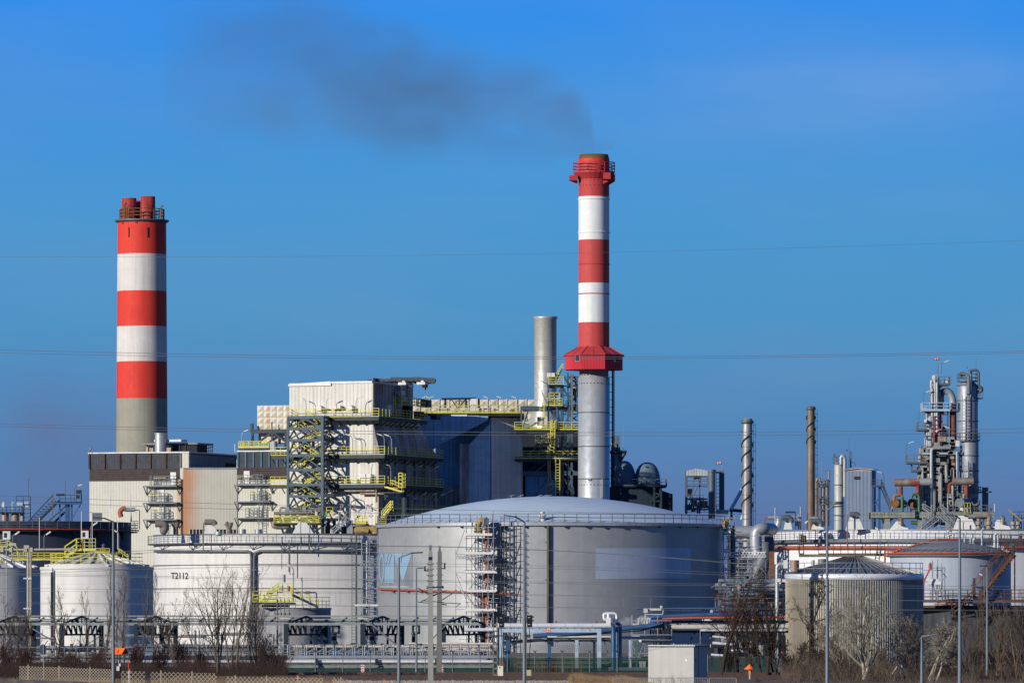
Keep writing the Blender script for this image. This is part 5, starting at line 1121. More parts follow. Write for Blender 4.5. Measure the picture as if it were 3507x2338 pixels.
mb = MB(); mb.rail([P(2804,1898,D-1),P(3030,1898,D-1),P(3030,1898,D+.5)], 1.02, .06, .7); mb.rail([P(2738,1898,D-1),P(2752,1898,D-1)], 1.9, .07, .4, (.25,.5,.75,1.)); mb.ladder(P(2745,1895,D-1.1),P(2738,1832,D-1.1), .5, r=.06, sp=.35); mb.bar(P(2738,1830,D-.9),P(2748,1830,D-.9),.1); mb.ladder(P(3003,1920,D-1.1),P(3014,1868,D-1.1), .4, r=.09, sp=.3); T.add('platform_rail', mb, mat('rusty_dark_rail', (.10,.07,.05), .8, var=.3))
for px, r_, y0, y1, m_ in ((2716,.45,1957,1918,RUSTG),(2783,.18,1940,1917,GALV),(2815,.42,1945,1913,LAMPG)):
    mb = MB(); mb.cyl((X(px,D),D-.5 if px > 2750 else D-3,Z(y0,D)), r_, Z(y1,D)-Z(y0,D), n=18); T.add('roof_vent', mb, m_)
D = 552.; T = Thing('vertical_duct', 'tall silver pipe bending into a box at the left edge of the corrugated tank', 'pipe', (X(2661,D),D,0))
mb = MB(); mb.tube([(X(2662,D),D,0),P(2661,1931,D),P(2690,1930,D)], .2, 14, elbow=.4); T.add('duct', mb, STACK)
mb = MB(); mb.box(X(2683,D),X(2697,D),D-.4,D+.4,Z(1945,D),Z(1917,D)); mb.box(X(2655,D),X(2673,D),D-.26,D+.25,Z(1992,D),Z(1980,D)); mb.bar(P(2670,1987,D),P(2690,1987,D),.25); T.add('duct_box', mb, PANEL)
mb = MB(); mb.tube([P(2683,1945,D+.2),(X(2683,D),D+.2,0)], .07, 8); mb.box(X(2676,D),X(2692,D),D,D+.2,0,Z(2180,D)); T.add('support', mb, DARK)

# ---- grey tank with red pipe, on concrete base
D = 640.; s = D/F; r = 207*s; c = (X(3255,D),D,0); T = Thing('grey_tank', 'blue grey tank with conical roof and bright red pipe around its rim', 'tank', c)
zt = Z(1903, D-r); zb = Z(2072, D); mb = MB(); mb.lathe(c, [(r,zb),(r,zt)], 96); T.add('shell', mb, mat('bluegrey_tank_paint', (.33,.37,.43), .4, var=.06, vs=.2, streak=.1, seams=(('a',.5,.004),)))
mb = MB(); mb.lathe(c, [(r+.3,zt-.05),(r+.55,zt+.1),(r+.2,zt+.3),(r*.98,zt+.32)], 96, smooth=False); T.add('gutter', mb, GALV)
mb = MB(); za = Z(1847,D); prof = [(r*.99,zt+.3),(r*.8,zt+.95),(r*.5,zt+(za-zt)*.72),(r*.2,za-.15),(.01,za+.1)]; mb.lathe(c, prof, 72); T.add('roof', mb, mat('grey_roof_paint', (.17,.18,.20), .6, var=.1))
mb = MB(); mb.ringrail((c[0],c[1],zt+.3), r+.25, 1.25, .06, 30, (.5,1.), 1, R(180), R(360)); T.add('railing', mb, LAMPG)
mb = MB(); pts = [(c[0]+(r+.6)*math.cos(R(a)),c[1]+(r+.6)*math.sin(R(a)),zt+.35) for a in range(183,345,6)]; mb.tube(pts, .1, 8); q = pts[0]
mb.tube([q, (q[0],q[1],q[2]+.35), P(3060,1887,D-4), P(3206,1845,D-1), P(3285,1844,D-1)], .1, 8); mb.tube([q,(q[0],q[1],q[2]-.9),P(3030,1932,D)], .1, 8)
for px in (3061,3206): mb.box(X(px-3,D),X(px+3,D),D-4.2 if px < 3100 else D-1.2,D-3.8 if px < 3100 else D-.8,Z({3061:1890,3206:1850}[px],D),Z({3061:1884,3206:1843}[px],D))
T.add('red_pipe', mb, mat('bright_red_pipe', (.42,.10,.06), .45, var=.15))
mb = MB(); p = P(3250,1847,D); mb.cyl((p.x,D,p.z), .14, .5, n=10); mb.cyl((p.x,D,p.z+.4), .33, .12, n=16); mb.cyl((p.x,D,p.z+.9), .33, .14, n=16)
for a in (0,1.5,3,4.5): mb.bar((p.x+.26*math.cos(a),D+.26*math.sin(a),p.z+.4),(p.x+.26*math.cos(a),D+.26*math.sin(a),p.z+.95),.06)
T.add('roof_vent', mb, STACK)
mb = MB()
for px, y0, y1, rr in ((3303,1862,1830,.09),(3363,1875,1812,.1),(3407,1888,1830,.2),(3418,1885,1832,.12),(3333,1868,1845,.1),(3323,1858,1838,.08)): mb.tube([P(px,y0+6,D-2),P(px,y1,D-2)], rr, 8); mb.cyl((X(px,D),D-2,Z(y1,D)), rr*1.6, .12, n=10)
for px, py in ((3324,1840),(3332,1848),(3357,1840)): mb.cyl((X(px,D),D-2,Z(py,D)), .17, .2, n=10)
T.add('roof_valves', mb, STACK)
# walkway platform, stairs
rr_ = mat('rusty_brown_rail', (.11,.06,.04), .85, var=.4)
T = Thing('rusty_walkway', 'rusty brown walkway and steep stair on the concrete base below the blue grey tank', 'walkway', (X(3330,D-8),D-8,0)); D = 632.
mb = MB(); mb.box(X(3163,D),X(3540,D),D-1,D+.2,Z(2062,D),Z(2055,D)); mb.box(X(3163,D),X(3200,D),D-1,D,Z(2080,D),Z(2072,D)); T.add('deck', mb, rr_)
mb = MB(); mb.rail([P(3163,2056,D-1),P(3540,2056,D-1)], 1.2, .07, .8, (.35,.67,1.)); mb.rail([P(3163,2056,D),P(3460,2056,D)], 1.2, .06, 1.4, (.4,1.)); T.add('railing', mb, rr_)
mb = MB(); a, b = P(3362,2040,D-1.6), P(3470,1903,D-1.6); mb.stair(a, b, 1.2, (.25,.97,0), .12, .4); mb.bar(P(3255,2090,D-2),P(3330,2025,D-1.6),.12); mb.bar(P(3263,2100,D-2),P(3345,2030,D-1.6),.12); T.add('stair', mb, mat('rust_orange_step', (.13,.065,.035), .8, var=.4))
mb = MB(); mb.stairrail(a+Vector((-.9,0,.2)), b+Vector((-.9,0,.2)), 1.2, (.25,.97,0), 1.3, .07, 1.2); mb.stairrail(a+Vector((.4,0,0)), P(3497,1868,D-1.6), 1., (.25,.97,0), 1.1, .08, 1.2); mb.bar(P(3492,1828,D-1.6),P(3495,1862,D-1.6),.1); mb.bar(P(3505,1828,D-1.6),P(3492,1828,D-1.6),.1)
for k in range(9): mb.bar(P(3280+k*6,2085-k*5,D-1.9),P(3280+k*6,2068-k*5,D-1.9),.06)
for px in (3388,3425,3440,3450,3462): mb.bar(P(px,1905,D),P(px,1828,D),.07)
mb.bar(P(3388,1850,D),P(3470,1850,D),.07); mb.bar(P(3455,1903,D-1),P(3480,1903,D-1),.2); mb.bar(P(3475,1903,D),P(3475,2055,D),.14); T.add('stair_rail', mb, rr_)
mb = MB(); mb.tube([P(3200,2068,D-1.2),P(3310,2067,D-1.2)], .09, 8); T.add('orange_pipe', mb, mat('orange_pipe', (.50,.13,.04), .5, var=.3))
mb = MB(); mb.box(X(3328,D),X(3370,D),D-2.6,D-1,Z(2064,D),Z(2052,D)); mb.box(X(3348,D),X(3362,D),D-2,D-1.5,Z(2052,D),Z(2020,D)); T.add('landing_box', mb, rr_)
D = 642.; T = Thing('concrete_bund', 'round concrete tank base coloured as deep shadow behind the trees on the right', 'tank base', (X(3380,D),D,0))
mb = MB(); mb.cyl((X(3390,D),D,-.3), 262*D/F, Z(2072,D)+.3, n=80); T.add('ring_wall', mb, mat('shadow_dark_concrete', (.05,.055,.065), .95, var=.3, vs=.3, streak=.4))  # near-black colour stands in for the shadow over the base
# scaffold and red hydrant on that tank
D = 628.
S3 = scaffold('small scaffold with white panels on the side of the blue grey tank', None, 3195, 3228, 1932, 2055, D, [(1990,3172,3216),(2000,3180,3222)], 1.2, mtl=GALV, nx=3, rnd=12)
mb = MB(); mb.bar(P(3160,1952,D),P(3225,1952,D),.09); mb.bar(P(3160,1975,D),P(3172,1990,D),.07); mb.bar(P(3236,1940,D+1.2),P(3236,2055,D+1.2),.06); mb.bar(P(3228,1960,D),P(3240,1975,D+1),.06); S3.add('outer_tubes', mb, GALV)
T = Thing('foam_hydrant', 'orange red foam chamber with curved pipe left of the small white scaffold', 'pipe', (X(3183,D),D-1,0))
mb = MB(); mb.cyl((X(3183,D),D-1,Z(1950,D)), .17, .65, n=14); mb.cyl((X(3183,D),D-1,Z(1933,D)+.05), .1, .2, n=10); T.add('chamber', mb, REDP)
mb = MB(); mb.tube([P(3183,1950,D-1),P(3166,1985,D-1),P(3163,2000,D-1),P(3163,2058,D-1)], .09, 8, elbow=.3); T.add('feed_pipe', mb, DRED)
# ================================================================== REFINERY UNITS, RIGHT SKYLINE
def q(zx, zy): return 2300+zx/1.9486, 1200+zy/1.9486
def Q(zx, zy, D): a, b = q(zx, zy); return P(a, b, D)
# frame structure
D = 1250.; T = Thing('analyser_frame', 'small open steel frame with pale gabled roof and single column, left of the slim stacks', 'steel frame', (X(2410,D),D,0))
mb = MB()
for zx, w in ((98,.55),(338,.9),(188,.35),(320,.2)):
    for dy in (0,4): mb.bar(Q(zx,1090,D+dy), Q(zx,800,D+dy), w)
for zy in (905,815,1060,990): mb.bar(Q(98,zy,D), Q(240,zy,D), .35)
for a, b in (((105,1050),(175,910)),((180,1050),(108,950)),((110,830),(180,860)),((150,900),(130,980))): mb.bar(Q(*a,D), Q(*b,D), .2)
mb.ladder(Q(310,1050,D-.5), Q(310,810,D-.5), .9, r=.15, sp=.8); mb.bar(Q(295,812,D),Q(340,812,D),.4); T.add('frame', mb, DGALV)
mb = MB(); mb.rail([Q(103,895,D-.5),Q(240,895,D-.5)], 1.7, .14, 1.5); mb.rail([Q(90,1078,D-.5),Q(345,1078,D-.5)], 1.4, .12, 1.5); mb.rail([Q(120,1000,D),Q(215,1000,D)], 1.2, .12, 1.5); T.add('railing', mb, DGALV)
mb = MB(); pts = [Q(99,835,D-1),Q(242,835,D-1),Q(242,800,D-1),Q(160,787,D-1),Q(99,802,D-1)]; mb.poly(pts); mb.poly([p+Vector((0,6,0)) for p in pts][::-1])
for p, r_ in zip(pts, pts[1:]+pts[:1]): mb.poly([r_, p, p+Vector((0,6,0)), r_+Vector((0,6,0))])
T.add('gabled_roof', mb, mat('pale_roof_sheet', (.42,.47,.48), .5, ribs=('h',.6,.3)))
mb = MB(); c = Q(268,1120,D-2); mb.cyl(c, 22*D/F/1.9486, Q(0,808,D).z-c.z, n=18); c2 = Q(268,812,D-2); mb.cyl(c2, 27*D/F/1.9486, .6, n=18); T.add('column', mb, DGALV)
mb = MB()
for zx, zy, r_, h in ((120,970,.6,1.6),(175,860,.8,1.2),(215,1050,.9,1.6),(150,1040,.7,1.4),(185,1060,.6,1.),(122,1055,.5,1.)): mb.cyl(Q(zx,zy,D+1), r_, h, n=12)
for k in range(16): a, b = random.uniform(100,235), random.uniform(1010,1085); mb.tube([Q(a,b,D+.5),Q(a+random.uniform(-20,20),b+3,D+.5),Q(a+random.uniform(-20,20),b+25,D+.5)], .2, 5)
T.add('pumps_and_pipes', mb, RUSTG)
mb = MB(); mb.box(*[f_ for f_ in (Q(297,0,D).x,Q(380,0,D).x)], D-1, D+3, Q(0,1090,D).z, Q(0,1062,D).z); T.add('shelter', mb, mat('pale_shelter_sheet', (.38,.44,.46), .5, ribs=('h',.7,.3)))
mb = MB(); mb.bar(Q(385,1062,D),Q(470,1070,D),.5,.7); mb.bar(Q(400,1062,D),Q(400,1130,D),.5); mb.bar(Q(470,1070,D),Q(440,1070,D),.4); T.add('pipe_bridge', mb, SLATE)
D = 1240.; T = Thing('crane_boom', 'light blue sloping boom rising toward the spiral grey stack', 'crane', Q(400,1060,D))
mb = MB(); mb.tube([Q(396,1060,D),Q(470,925,D)], .38, 8); mb.tube([Q(465,1130,D),Q(480,1075,D)], .3, 8); T.add('boom', mb, mat('light_blue_boom', (.30,.52,.70), .4, var=.3, vs=1.))
# windsocks
def windsock(px, py, D, ybase, label, sgn):
    T = Thing('windsock', label, 'windsock', P(px,ybase,D)); mb = MB(); mb.bar(P(px,ybase,D),P(px,py-2,D),.1); T.add('mast', mb, GALV)
    s = D/F; L = 20*s
    m = mat('windsock_red', (.36,.04,.04), .7); w = mat('windsock_white', (.6,.5,.5), .7)
    for k in range(5):
        mb = MB(); a = k/5*L; b = (k+1)/5*L; p = P(px,py,D); mb.tube([p+Vector((-a*sgn,0,-a*.15*(1 if sgn < 2 else 0))),p+Vector((-b*sgn,0,-b*.15))], [.36-.035*k,.36-.035*(k+1)], 10); T.add('sock_ring', mb, w if k % 2 else m)
windsock(3217, 1228, 1300., 1285, 'red and white windsock above the tall process tower', 1)
windsock(2472, 1584, 1250., 1615, 'red windsock above the gabled steel frame', 1)
# spiral stacks
def strake_stack(cx, r0, ytop, ybot, D, label, m, fl, turns, phase, col_py):
    s = D/F; T = Thing('flare_stack', label, 'chimney', (X(cx,D),D,0)); c = (X(cx,D),D,0); zt = Z(ytop,D); mb = MB()
    mb.lathe(c, [(r0*s*1.08,0),(r0*s,zt-1.),(r0*s,zt),(r0*s*.8,zt)], 28); T.add('shaft', mb, m)
    mb = MB(); zc = Z(col_py,D); mb.lathe(c, [(r0*s,zc-.3),(fl*s,zc),(fl*s,zc+.3),(r0*s,zc+.4)], 24, smooth=False); T.add('collar', mb, DGALV)
    zlo, zhi = Z(ybot,D), zc-1.5; n = int(turns*20)
    for st in range(2):
        mb = MB(); mb.tube([(c[0]+(r0*s+.1)*math.cos(phase+st*math.pi+2*math.pi*turns*i/n), D+(r0*s+.1)*math.sin(phase+st*math.pi+2*math.pi*turns*i/n), zlo+(zhi-zlo)*i/n) for i in range(n+1)], .13, 4); T.add('strake', mb, SLATE)
    mb = MB(); mb.bar((c[0]+r0*s+.25,D,0),(c[0]+r0*s+.25,D,zc),.06); mb.bar((c[0]+r0*s+.6,D,0),(c[0]+r0*s+.6,D,zc),.06)
    z = 6.
    while z < zc: mb.bar((c[0]+r0*s+.1,D,z),(c[0]+r0*s+.6,D,z),.08); z += 1.5
    T.add('ladder', mb, SLATE)
strake_stack(2559, 17, 1433, 1745, 1000., 'grey slim stack with dark spiral strakes, the shorter of the two', mat('grey_strake_stack', (.32,.33,.33), .5, .5, var=.2, streak=.35, rust=.25, seams=(('z',4.2,.03),)), 22, 2.6, 2.2, 1446)
strake_stack(2777, 13.5, 1391, 1520, 1250., 'rusty brown slim stack with spiral strakes only near its top', mat('rust_brown_stack', (.20,.16,.11), .6, .3, var=.3, streak=.5, rust=.45, rustcol=(.17,.08,.035)), 17, 1.15, 2.6, 1400)

def column(px, r_px, ytop, ybot, D, T, name='column', m=STACK, rings=(), dome=True):
    s = D/F; c = (X(px,D),D,Z(ybot,D)); h = Z(ytop,D)-c[2]; r = r_px*s; mb = MB()
    prof = [(r,0),(r,h-(r*.6 if dome else 0))]
    if dome: prof += [(r*math.cos(R(a)),h-r*.6+r*.6*math.sin(R(a))) for a in (20,40,60,80)]+[(.01,h)]
    mb.lathe(c, prof, 28)
    if not dome: mb.disc((c[0],c[1],c[2]+h), r, 28)
    o = T.add(name, mb, m)
    if rings:
        mb = MB()
        for y in rings: z = Z(y,D); mb.lathe((c[0],c[1],z), [(r,-.12),(r+.3,0),(r,.12)], 28)
        T.add('joint_rings', mb, DGALV, o)
    return o
def ringplat(T, px, r_px, py, D, m=DGALV, h=1.3, a0=180, a1=360):
    s = D/F; c = (X(px,D),D,Z(py,D)); mb = MB(); mb.lathe(c, [(r_px*s*.6,-.15),(r_px*s,-.15),(r_px*s,.1),(r_px*s*.6,.1)], 20, smooth=False); o = T.add('ring_platform', mb, m)
    mb = MB(); mb.ringrail(c, r_px*s, h, .12, 20, (.5,1.), 2); T.add('ring_railing', mb, m, o)
# small columns
D = 1310.; T = Thing('twin_columns', 'pair of short stained process columns beside the rusty slim stack', 'process column', (X(2820,D),D,0))
column(2818, 8, 1655, 1800, D, T, m=RUSTG); column(2833, 8, 1640, 1800, D+4, T, m=DGALV); ringplat(T, 2822, 20, 1665, D); ringplat(T, 2824, 18, 1726, D)
mb = MB(); mb.tube([P(2796,1780,D),P(2796,1645,D),P(2800,1638,D),P(2808,1638,D),P(2810,1655,D)], .3, 8, elbow=.8); mb.tube([P(2824,1609,D),P(2838,1609,D),P(2839,1640,D)], .2, 6, elbow=.5); mb.tube([P(2815,1640,D),P(2815,1575,D)], .07, 5); T.add('overhead_pipe', mb, RUSTG)
mb = MB()
for px in (2802,2841): mb.bar(P(px,1800,D-1),P(px,1650,D-1),.3)
for y in (1660,1700,1745): mb.bar(P(2802,y,D-1),P(2841,y,D-1),.2)
T.add('support_frame', mb, DGALV)
D = 1302.; T = Thing('process_column', 'pale cylindrical column with curved overhead pipe left of the blue cladded tower', 'process column', (X(2874,D),D,0))
column(2873, 16, 1586, 1820, D, T, m=mat('pale_column_cladding', (.40,.40,.37), .5, .1, streak=.3, var=.15), rings=(1660,1720,1765)); ringplat(T, 2873, 19, 1585, D, h=1.6); ringplat(T, 2866, 22, 1722, D, h=.3)
mb = MB(); mb.tube([P(2880,1590,D-1),P(2880,1565,D-1),P(2886,1558,D-1),P(2893,1568,D-1),P(2893,1700,D-1)], .42, 10, elbow=.8); T.add('overhead_pipe', mb, GALV)
mb = MB(); mb.box(X(2855,D),X(2862,D),D-.5,D+.5,Z(1565,D),Z(1553,D)); mb.bar(P(2914,1600,D),P(2914,1545,D),.4); mb.bar(P(2908,1600,D),P(2908,1495,D),.08); mb.bar(P(2898,1539,D),P(2904,1544,D),.3); mb.tube([P(2916,1582,D),P(2926,1583,D),P(2931,1595,D)], .08, 5); T.add('top_fittings', mb, DGALV)
# clad tower
D = 1295.; T = Thing('cladded_tower', 'blue grey cladded tower building with low pitched roof and small louvre', 'building', (X(2985,D),D,0), ROT)
fr = Fr(2985,D); w = fr.x(2896); dpt = fr.y(3003)
mb = MB(); mb.prism([(w,0),(0,0),(0,dpt),(w,dpt)], 0, [fr.z(1610)]*4); T.add('wall', mb, CLADB, local=True)
mb = MB(); mb.prism([(w-.4,-.5),(w/2,-.5),(w/2,dpt+.3),(w-.4,dpt+.3)], [fr.z(1610),fr.z(1604)]*1+[fr.z(1604),fr.z(1610)], [fr.z(1608),fr.z(1601)]+[fr.z(1601),fr.z(1608)]); mb.prism([(w/2,-.5),(.5,-.5),(.5,dpt+.3),(w/2,dpt+.3)], [fr.z(1604),fr.z(1608),fr.z(1608),fr.z(1604)], [fr.z(1601),fr.z(1606),fr.z(1606),fr.z(1601)]); mb.prism([(w,-.02),(0,-.02),(0,.3),(w,.3)], fr.z(1612), [fr.z(1609),fr.z(1606),fr.z(1606),fr.z(1609)]); T.add('roof', mb, RUSTG, local=True)
mb = MB(); mb.box(fr.x(2927),fr.x(2947),-.12,.1,fr.z(1641),fr.z(1630)); v = T.add('louvre', mb, DARK, local=True)
D = 1290.; T = Thing('outside_stair', 'blue steel platform and long stair on the right side of the cladded tower', 'stair', (X(3010,D),D,0))
mb = MB()
for px in (2989,3012): mb.bar((X(px,D),D,0),P(px,1665,D),.5)
mb.bar(P(2989,1740,D),P(3012,1700,D),.2); mb.bar(P(2989,1700,D),P(3012,1740,D),.2); mb.box(X(2985,D),X(3028,D),D-1,D+1,Z(1668,D),Z(1662,D)); mb.stair(P(3016,1665,D),P(3048,1742,D), 1.5, r=.15, sp=1.); T.add('frame', mb, BLUEP)
mb = MB(); mb.rail([P(2985,1662,D-1),P(3028,1662,D-1)], 1.3, .12, 1.2); mb.stairrail(P(3018,1662,D),P(3050,1740,D), 1.5, h=1.3, r=.14, sp=2.); mb.stair(P(3020,1775,D+3),P(3030,1805,D+3), 1.4); T.add('railing', mb, DGALV)
mb = MB(); mh = MB(); lampfix(mb, mh, P(3027,1660,D), 2.6, (-1,0,0), .07, 1.); T.add('lamp_arm', mb, DGALV); T.add('lamp_head', mh, LAMPH)
# concrete deck with drums
D = 1240.; T = Thing('concrete_deck', 'pale green concrete table structure carrying drums and railings', 'platform', (X(3200,D),D,0))
mb = MB(); mb.box(X(2986,D),X(3402,D),D-2,D+14,Z(1773,D),Z(1753,D))
for a, b in ((3028,3046),(3142,3160),(3240,3255),(3370,3385)): mb.box(X(a,D),X(b,D),D-1.5,D+2,0,Z(1773,D))
mb.prism([(X(3046,D),D-1),(X(3060,D),D-1),(X(3060,D),D+1),(X(3046,D),D+1)], [Z(1790,D),Z(1775,D),Z(1775,D),Z(1790,D)], Z(1774,D)); T.add('deck', mb, DECK)
mb = MB(); mb.rail([P(3025,1753,D-2),P(3170,1753,D-2)], 1.5, .13, 1.3); mb.rail([P(3250,1753,D-2),P(3402,1753,D-2)], 1.5, .13, 1.3); T.add('railing', mb, LAMPG)
mb = MB(); mb.rail([P(3303,1756,D-2.4),P(3323,1756,D-2.4)], 2.2, .16, .8); T.add('yellow_gate', mb, mat('dull_yellow_gate', (.40,.42,.12), .6))
mb = MB(); mb.box(X(3135,D),X(3145,D),D-2.3,D-2,Z(1748,D),Z(1738,D)); mb.box(X(3285,D),X(3296,D),D-2.3,D-2,Z(1748,D),Z(1738,D)); T.add('notice_boards', mb, WHITE)
mb = MB()
for k in range(24): a = random.uniform(3040,3400); y = random.uniform(1728,1750); mb.tube([P(a,1753,D),P(a,y,D),P(a+random.uniform(-8,8),y,D)], .2, 5)
T.add('deck_pipes', mb, RUSTG)
mb = MB()
for k in range(7): mb.bar(P(2990+k*12,1760,D-2.2),P(2990+k*12,1757,D-2.2),.1)
mb.tube([P(3120,1788,D),P(3145,1790,D)], .4, 8); T.add('green_pipe', mb, PGREEN)
T = Thing('access_stairs', 'tangle of grey galvanised stairs in front of the process tower foot', 'stair', (X(3200,D),D-4,0)); D = 1232.
mb = MB()
for a, b in (((3150,1810),(3200,1765)),((3200,1765),(3160,1740)),((3215,1768),(3268,1812)),((3225,1745),(3270,1790)),((3170,1812),(3215,1778))): mb.stair(P(*a,D),P(*b,D), 1.4, r=.15, sp=.9); mb.stairrail(P(*a,D),P(*b,D), 1.4, r=.12, sp=1.6)
for px in (3160,3180,3200,3215,3240,3262): mb.bar((X(px,D),D,5),P(px,1750,D),.25)
for y in (1765,1785,1800): mb.bar(P(3150,y,D),P(3268,y,D),.2)
T.add('stairs', mb, GALV)
def drum(px, py, r, dx, m1, m2, label):
    D = 1238.; s = D/F; T = Thing('horizontal_drum', label, 'drum', P(px,py,D)); c = P(px,py,D); d = Vector((dx*s,9,0))
    mb = MB(); mb.tube([c, c+d], r*s, 24); T.add('shell', mb, m2)
    mb = MB(); e = d.normalized(); mb.tube([c-e*.3, c-e*.02], r*s*1.03, 24); T.add('end_cover', mb, m1)
drum(3065,1722,15,38, RUST, DGALV, 'horizontal drum with rust red end, nearest the cladded tower')
drum(3124,1722,15,40, RUST, DGALV, 'horizontal drum with rust red end, middle one on the deck')
drum(3288,1720,16,42, DGALV, DGALV, 'horizontal drum with grey end, right of the process tower')
drum(3340,1717,14,15, DGALV, NAVY, 'small dark horizontal drum beneath the big column')
D = 1236.; T = Thing('header_pipe', 'long rusty and silver horizontal header pipe above the drums', 'pipe', P(3063,1652,D))
mb = MB(); mb.tube([P(3063,1652,D),P(3150,1651,D)], .8, 16); T.add('rusty_section', mb, RUSTG)
mb = MB(); mb.tube([P(3120,1652,D),P(3150,1652,D)], .82, 16); mb.tube([P(3085,1665,D),P(3085,1700,D)], .45, 12); mb.tube([P(3144,1660,D),P(3144,1705,D)], .45, 12); mb.tube([P(3276,1652,D),P(3251,1655,D),P(3251,1690,D)], .4, 10, elbow=.8); mb.tube([P(3310,1660,D),P(3310,1705,D)], .5, 12); T.add('red_section', mb, mat('red_rust_section', (.24,.06,.04), .7, var=.3))
mb = MB(); mb.tube([P(3150,1650,D),P(3190,1650,D)], .84, 16); T.add('silver_section', mb, STACK)
mb = MB(); mb.tube([P(3262,1649,D),P(3334,1647,D)], .82, 16); T.add('right_section', mb, RUSTG)
mb = MB(); mb.tube([P(3062,1715,D-1),P(3062,1697,D-1),P(3085,1692,D-1),P(3090,1700,D-1)], .3, 8, elbow=.8); T.add('red_bend', mb, mat('orange_bend', (.36,.14,.05), .6))
mb = MB()
for px in (3090,3148): mb.tube([P(px-26,1705,D-1),P(px-24,1692,D-1),P(px,1692,D-1),P(px,1752,D-1)], .32, 8, elbow=.8) if px > 3100 else mb.tube([P(px,1700,D-1),P(px,1752,D-1)], .32, 8)
mb.tube([P(3280,1690,D-1),P(3290,1692,D-1),P(3292,1702,D-1)], .3, 8, elbow=.5); T.add('green_bends', mb, PGREEN)
# main process tower
D = 1262.; rs = random.Random(7); T = Thing('process_tower', 'crowded process tower of pipes, platforms and tall rust red downpipe', 'process tower', (X(3220,D),D,0))
def bandpipes(n, x0, x1, y0, y1, mtl, name, r0=.12, r1=.38, dy=(-3,3)):
    mb = MB()
    for k in range(n):
        a = rs.uniform(x0,x1); u, v = sorted((rs.uniform(y0,y1), rs.uniform(y0,y1)))
        if v-u < 60: v = u+60
        dd = D+rs.uniform(*dy); b = a+rs.choice((-1,1))*rs.uniform(4,14)
        mb.tube([P(b,u,dd),P(a,u,dd),P(a,min(v,y1),dd),P(a+rs.uniform(-8,8),min(v,y1),dd)], rs.uniform(r0,r1), 6, elbow=.5)
    return T.add(name, mb, mtl)
column(3235, 13, 1470, 1800, D+3, T, m=DGALV, rings=(1500,1600)); column(3190, 14, 1560, 1800, D+4, T, m=RUSTG, dome=False); column(3216, 13, 1625, 1700, D-3, T, m=mat('cream_vessel', (.40,.37,.30), .6, var=.2), dome=True); column(3156, 11, 1570, 1760, D+1, T, m=RUSTG, dome=True); column(3250, 16, 1540, 1800, D+6, T, m=mat('dark_vessel', (.08,.09,.11), .6))
mb = MB(); mb.tube([P(3264,1700,D-2),P(3264,1383,D-2)], 11.5*D/F, 20); T.add('rust_red_pipe', mb, mat('red_rust_downpipe', (.22,.075,.045), .75, var=.35, vs=1., streak=.3))
mb = MB(); mb.tube([P(3264,1386,D-2),P(3263,1365,D-2),P(3252,1343,D-2),P(3238,1338,D-2)], 12.5*D/F, 20, elbow=1.5); T.add('silver_elbow', mb, GALV)
mb = MB(); mb.tube([P(3240,1338,D-2),P(3226,1342,D-2),P(3222,1356,D-1),P(3222,1400,D)], 11.*D/F, 18, elbow=1.5); T.add('dark_elbow', mb, DGALV)
bandpipes(16, 3188, 3225, 1290, 1480, GALV, 'upper_pipes', .12, .35, (-3.5,1)); bandpipes(38, 3165, 3218, 1400, 1660, GALV, 'left_risers', .15, .4); bandpipes(14, 3200, 3245, 1440, 1620, mat('bronze_pipe', (.16,.15,.125), .6, var=.3), 'middle_pipes', .2, .5, (-3,0)); bandpipes(48, 3155, 3268, 1580, 1795, GCREAM, 'lower_pipes', .15, .45, (-6,0)); bandpipes(7, 3165, 3250, 1640, 1795, DARK, 'shadow_pipes', .2, .5, (-3,3)); bandpipes(5, 3190, 3245, 1410, 1560, REDP, 'red_pipes', .12, .2, (-4,-3))
bandpipes(12, 3145, 3190, 1530, 1640, RUSTG, 'stepped_pipes', .2, .5, (-3,2)); bandpipes(10, 3262, 3292, 1540, 1790, SLATE, 'right_risers', .15, .4, (-3,2))
mb = MB()
for px, y0, r_ in ((3175,1430,.3),(3181,1430,.35),(3187,1425,.4),(3193,1330,.35),(3202,1300,.3),(3209,1310,.4)): mb.tube([P(px,1800 if px < 3190 else 1480,D-3.5),P(px,y0,D-3.5)], r_, 8)
mb.tube([P(3190,1800,D-5),P(3190,1534,D-5),P(3255,1533,D-5)], .38, 8, elbow=.8); mb.tube([P(3278,1700,D-5),P(3278,1545,D-5)], .3, 8); T.add('long_risers', mb, GALV)
for zx0, zx1, zy in ((1665,1850,398),(1637,1690,528),(1665,1930,685),(1565,1700,748),(1690,1830,805),(1690,1870,975),(1600,1690,800),(1780,1850,225),(1860,1915,400)):
    a, y = q(zx0, zy); b, _ = q(zx1, zy); mb = MB(); mb.box(X(a,D),X(b,D),D-4.5,D+2,Z(y,D)-.35,Z(y,D)); pl = T.add('platform', mb, LBLUE if zy in (398,685,975) else DGALV)
    mb = MB(); mb.rail([P(a,y,D-2),P(a,y,D-4.4),P(b,y,D-4.4)] if False else [(X(a,D),D+1,Z(y,D)),(X(a,D),D-4.4,Z(y,D)),(X(b,D),D-4.4,Z(y,D)),(X(b,D),D+1,Z(y,D))], 1.5, .13, 1.4); T.add('railing', mb, LAMPG if zy != 398 else LBLUE, pl)
mb = MB()
for px in (3160,3176,3206,3246,3290):
    for dy in (-3,3): mb.bar(P(px,1800,D+dy),P(px,(1540 if px in (3160,3290) else 1285 if px == 3206 else 1400),D+dy),.35)
for y in range(1420,1800,34): mb.bar(P(3172,y,D-3),P(3248,y,D-3),.25)
for y in range(1440,1760,68): mb.bar(P(3176,y+60,D-3),P(3206,y,D-3),.2); mb.bar(P(3246,y+60,D-3),P(3206,y,D-3),.2)
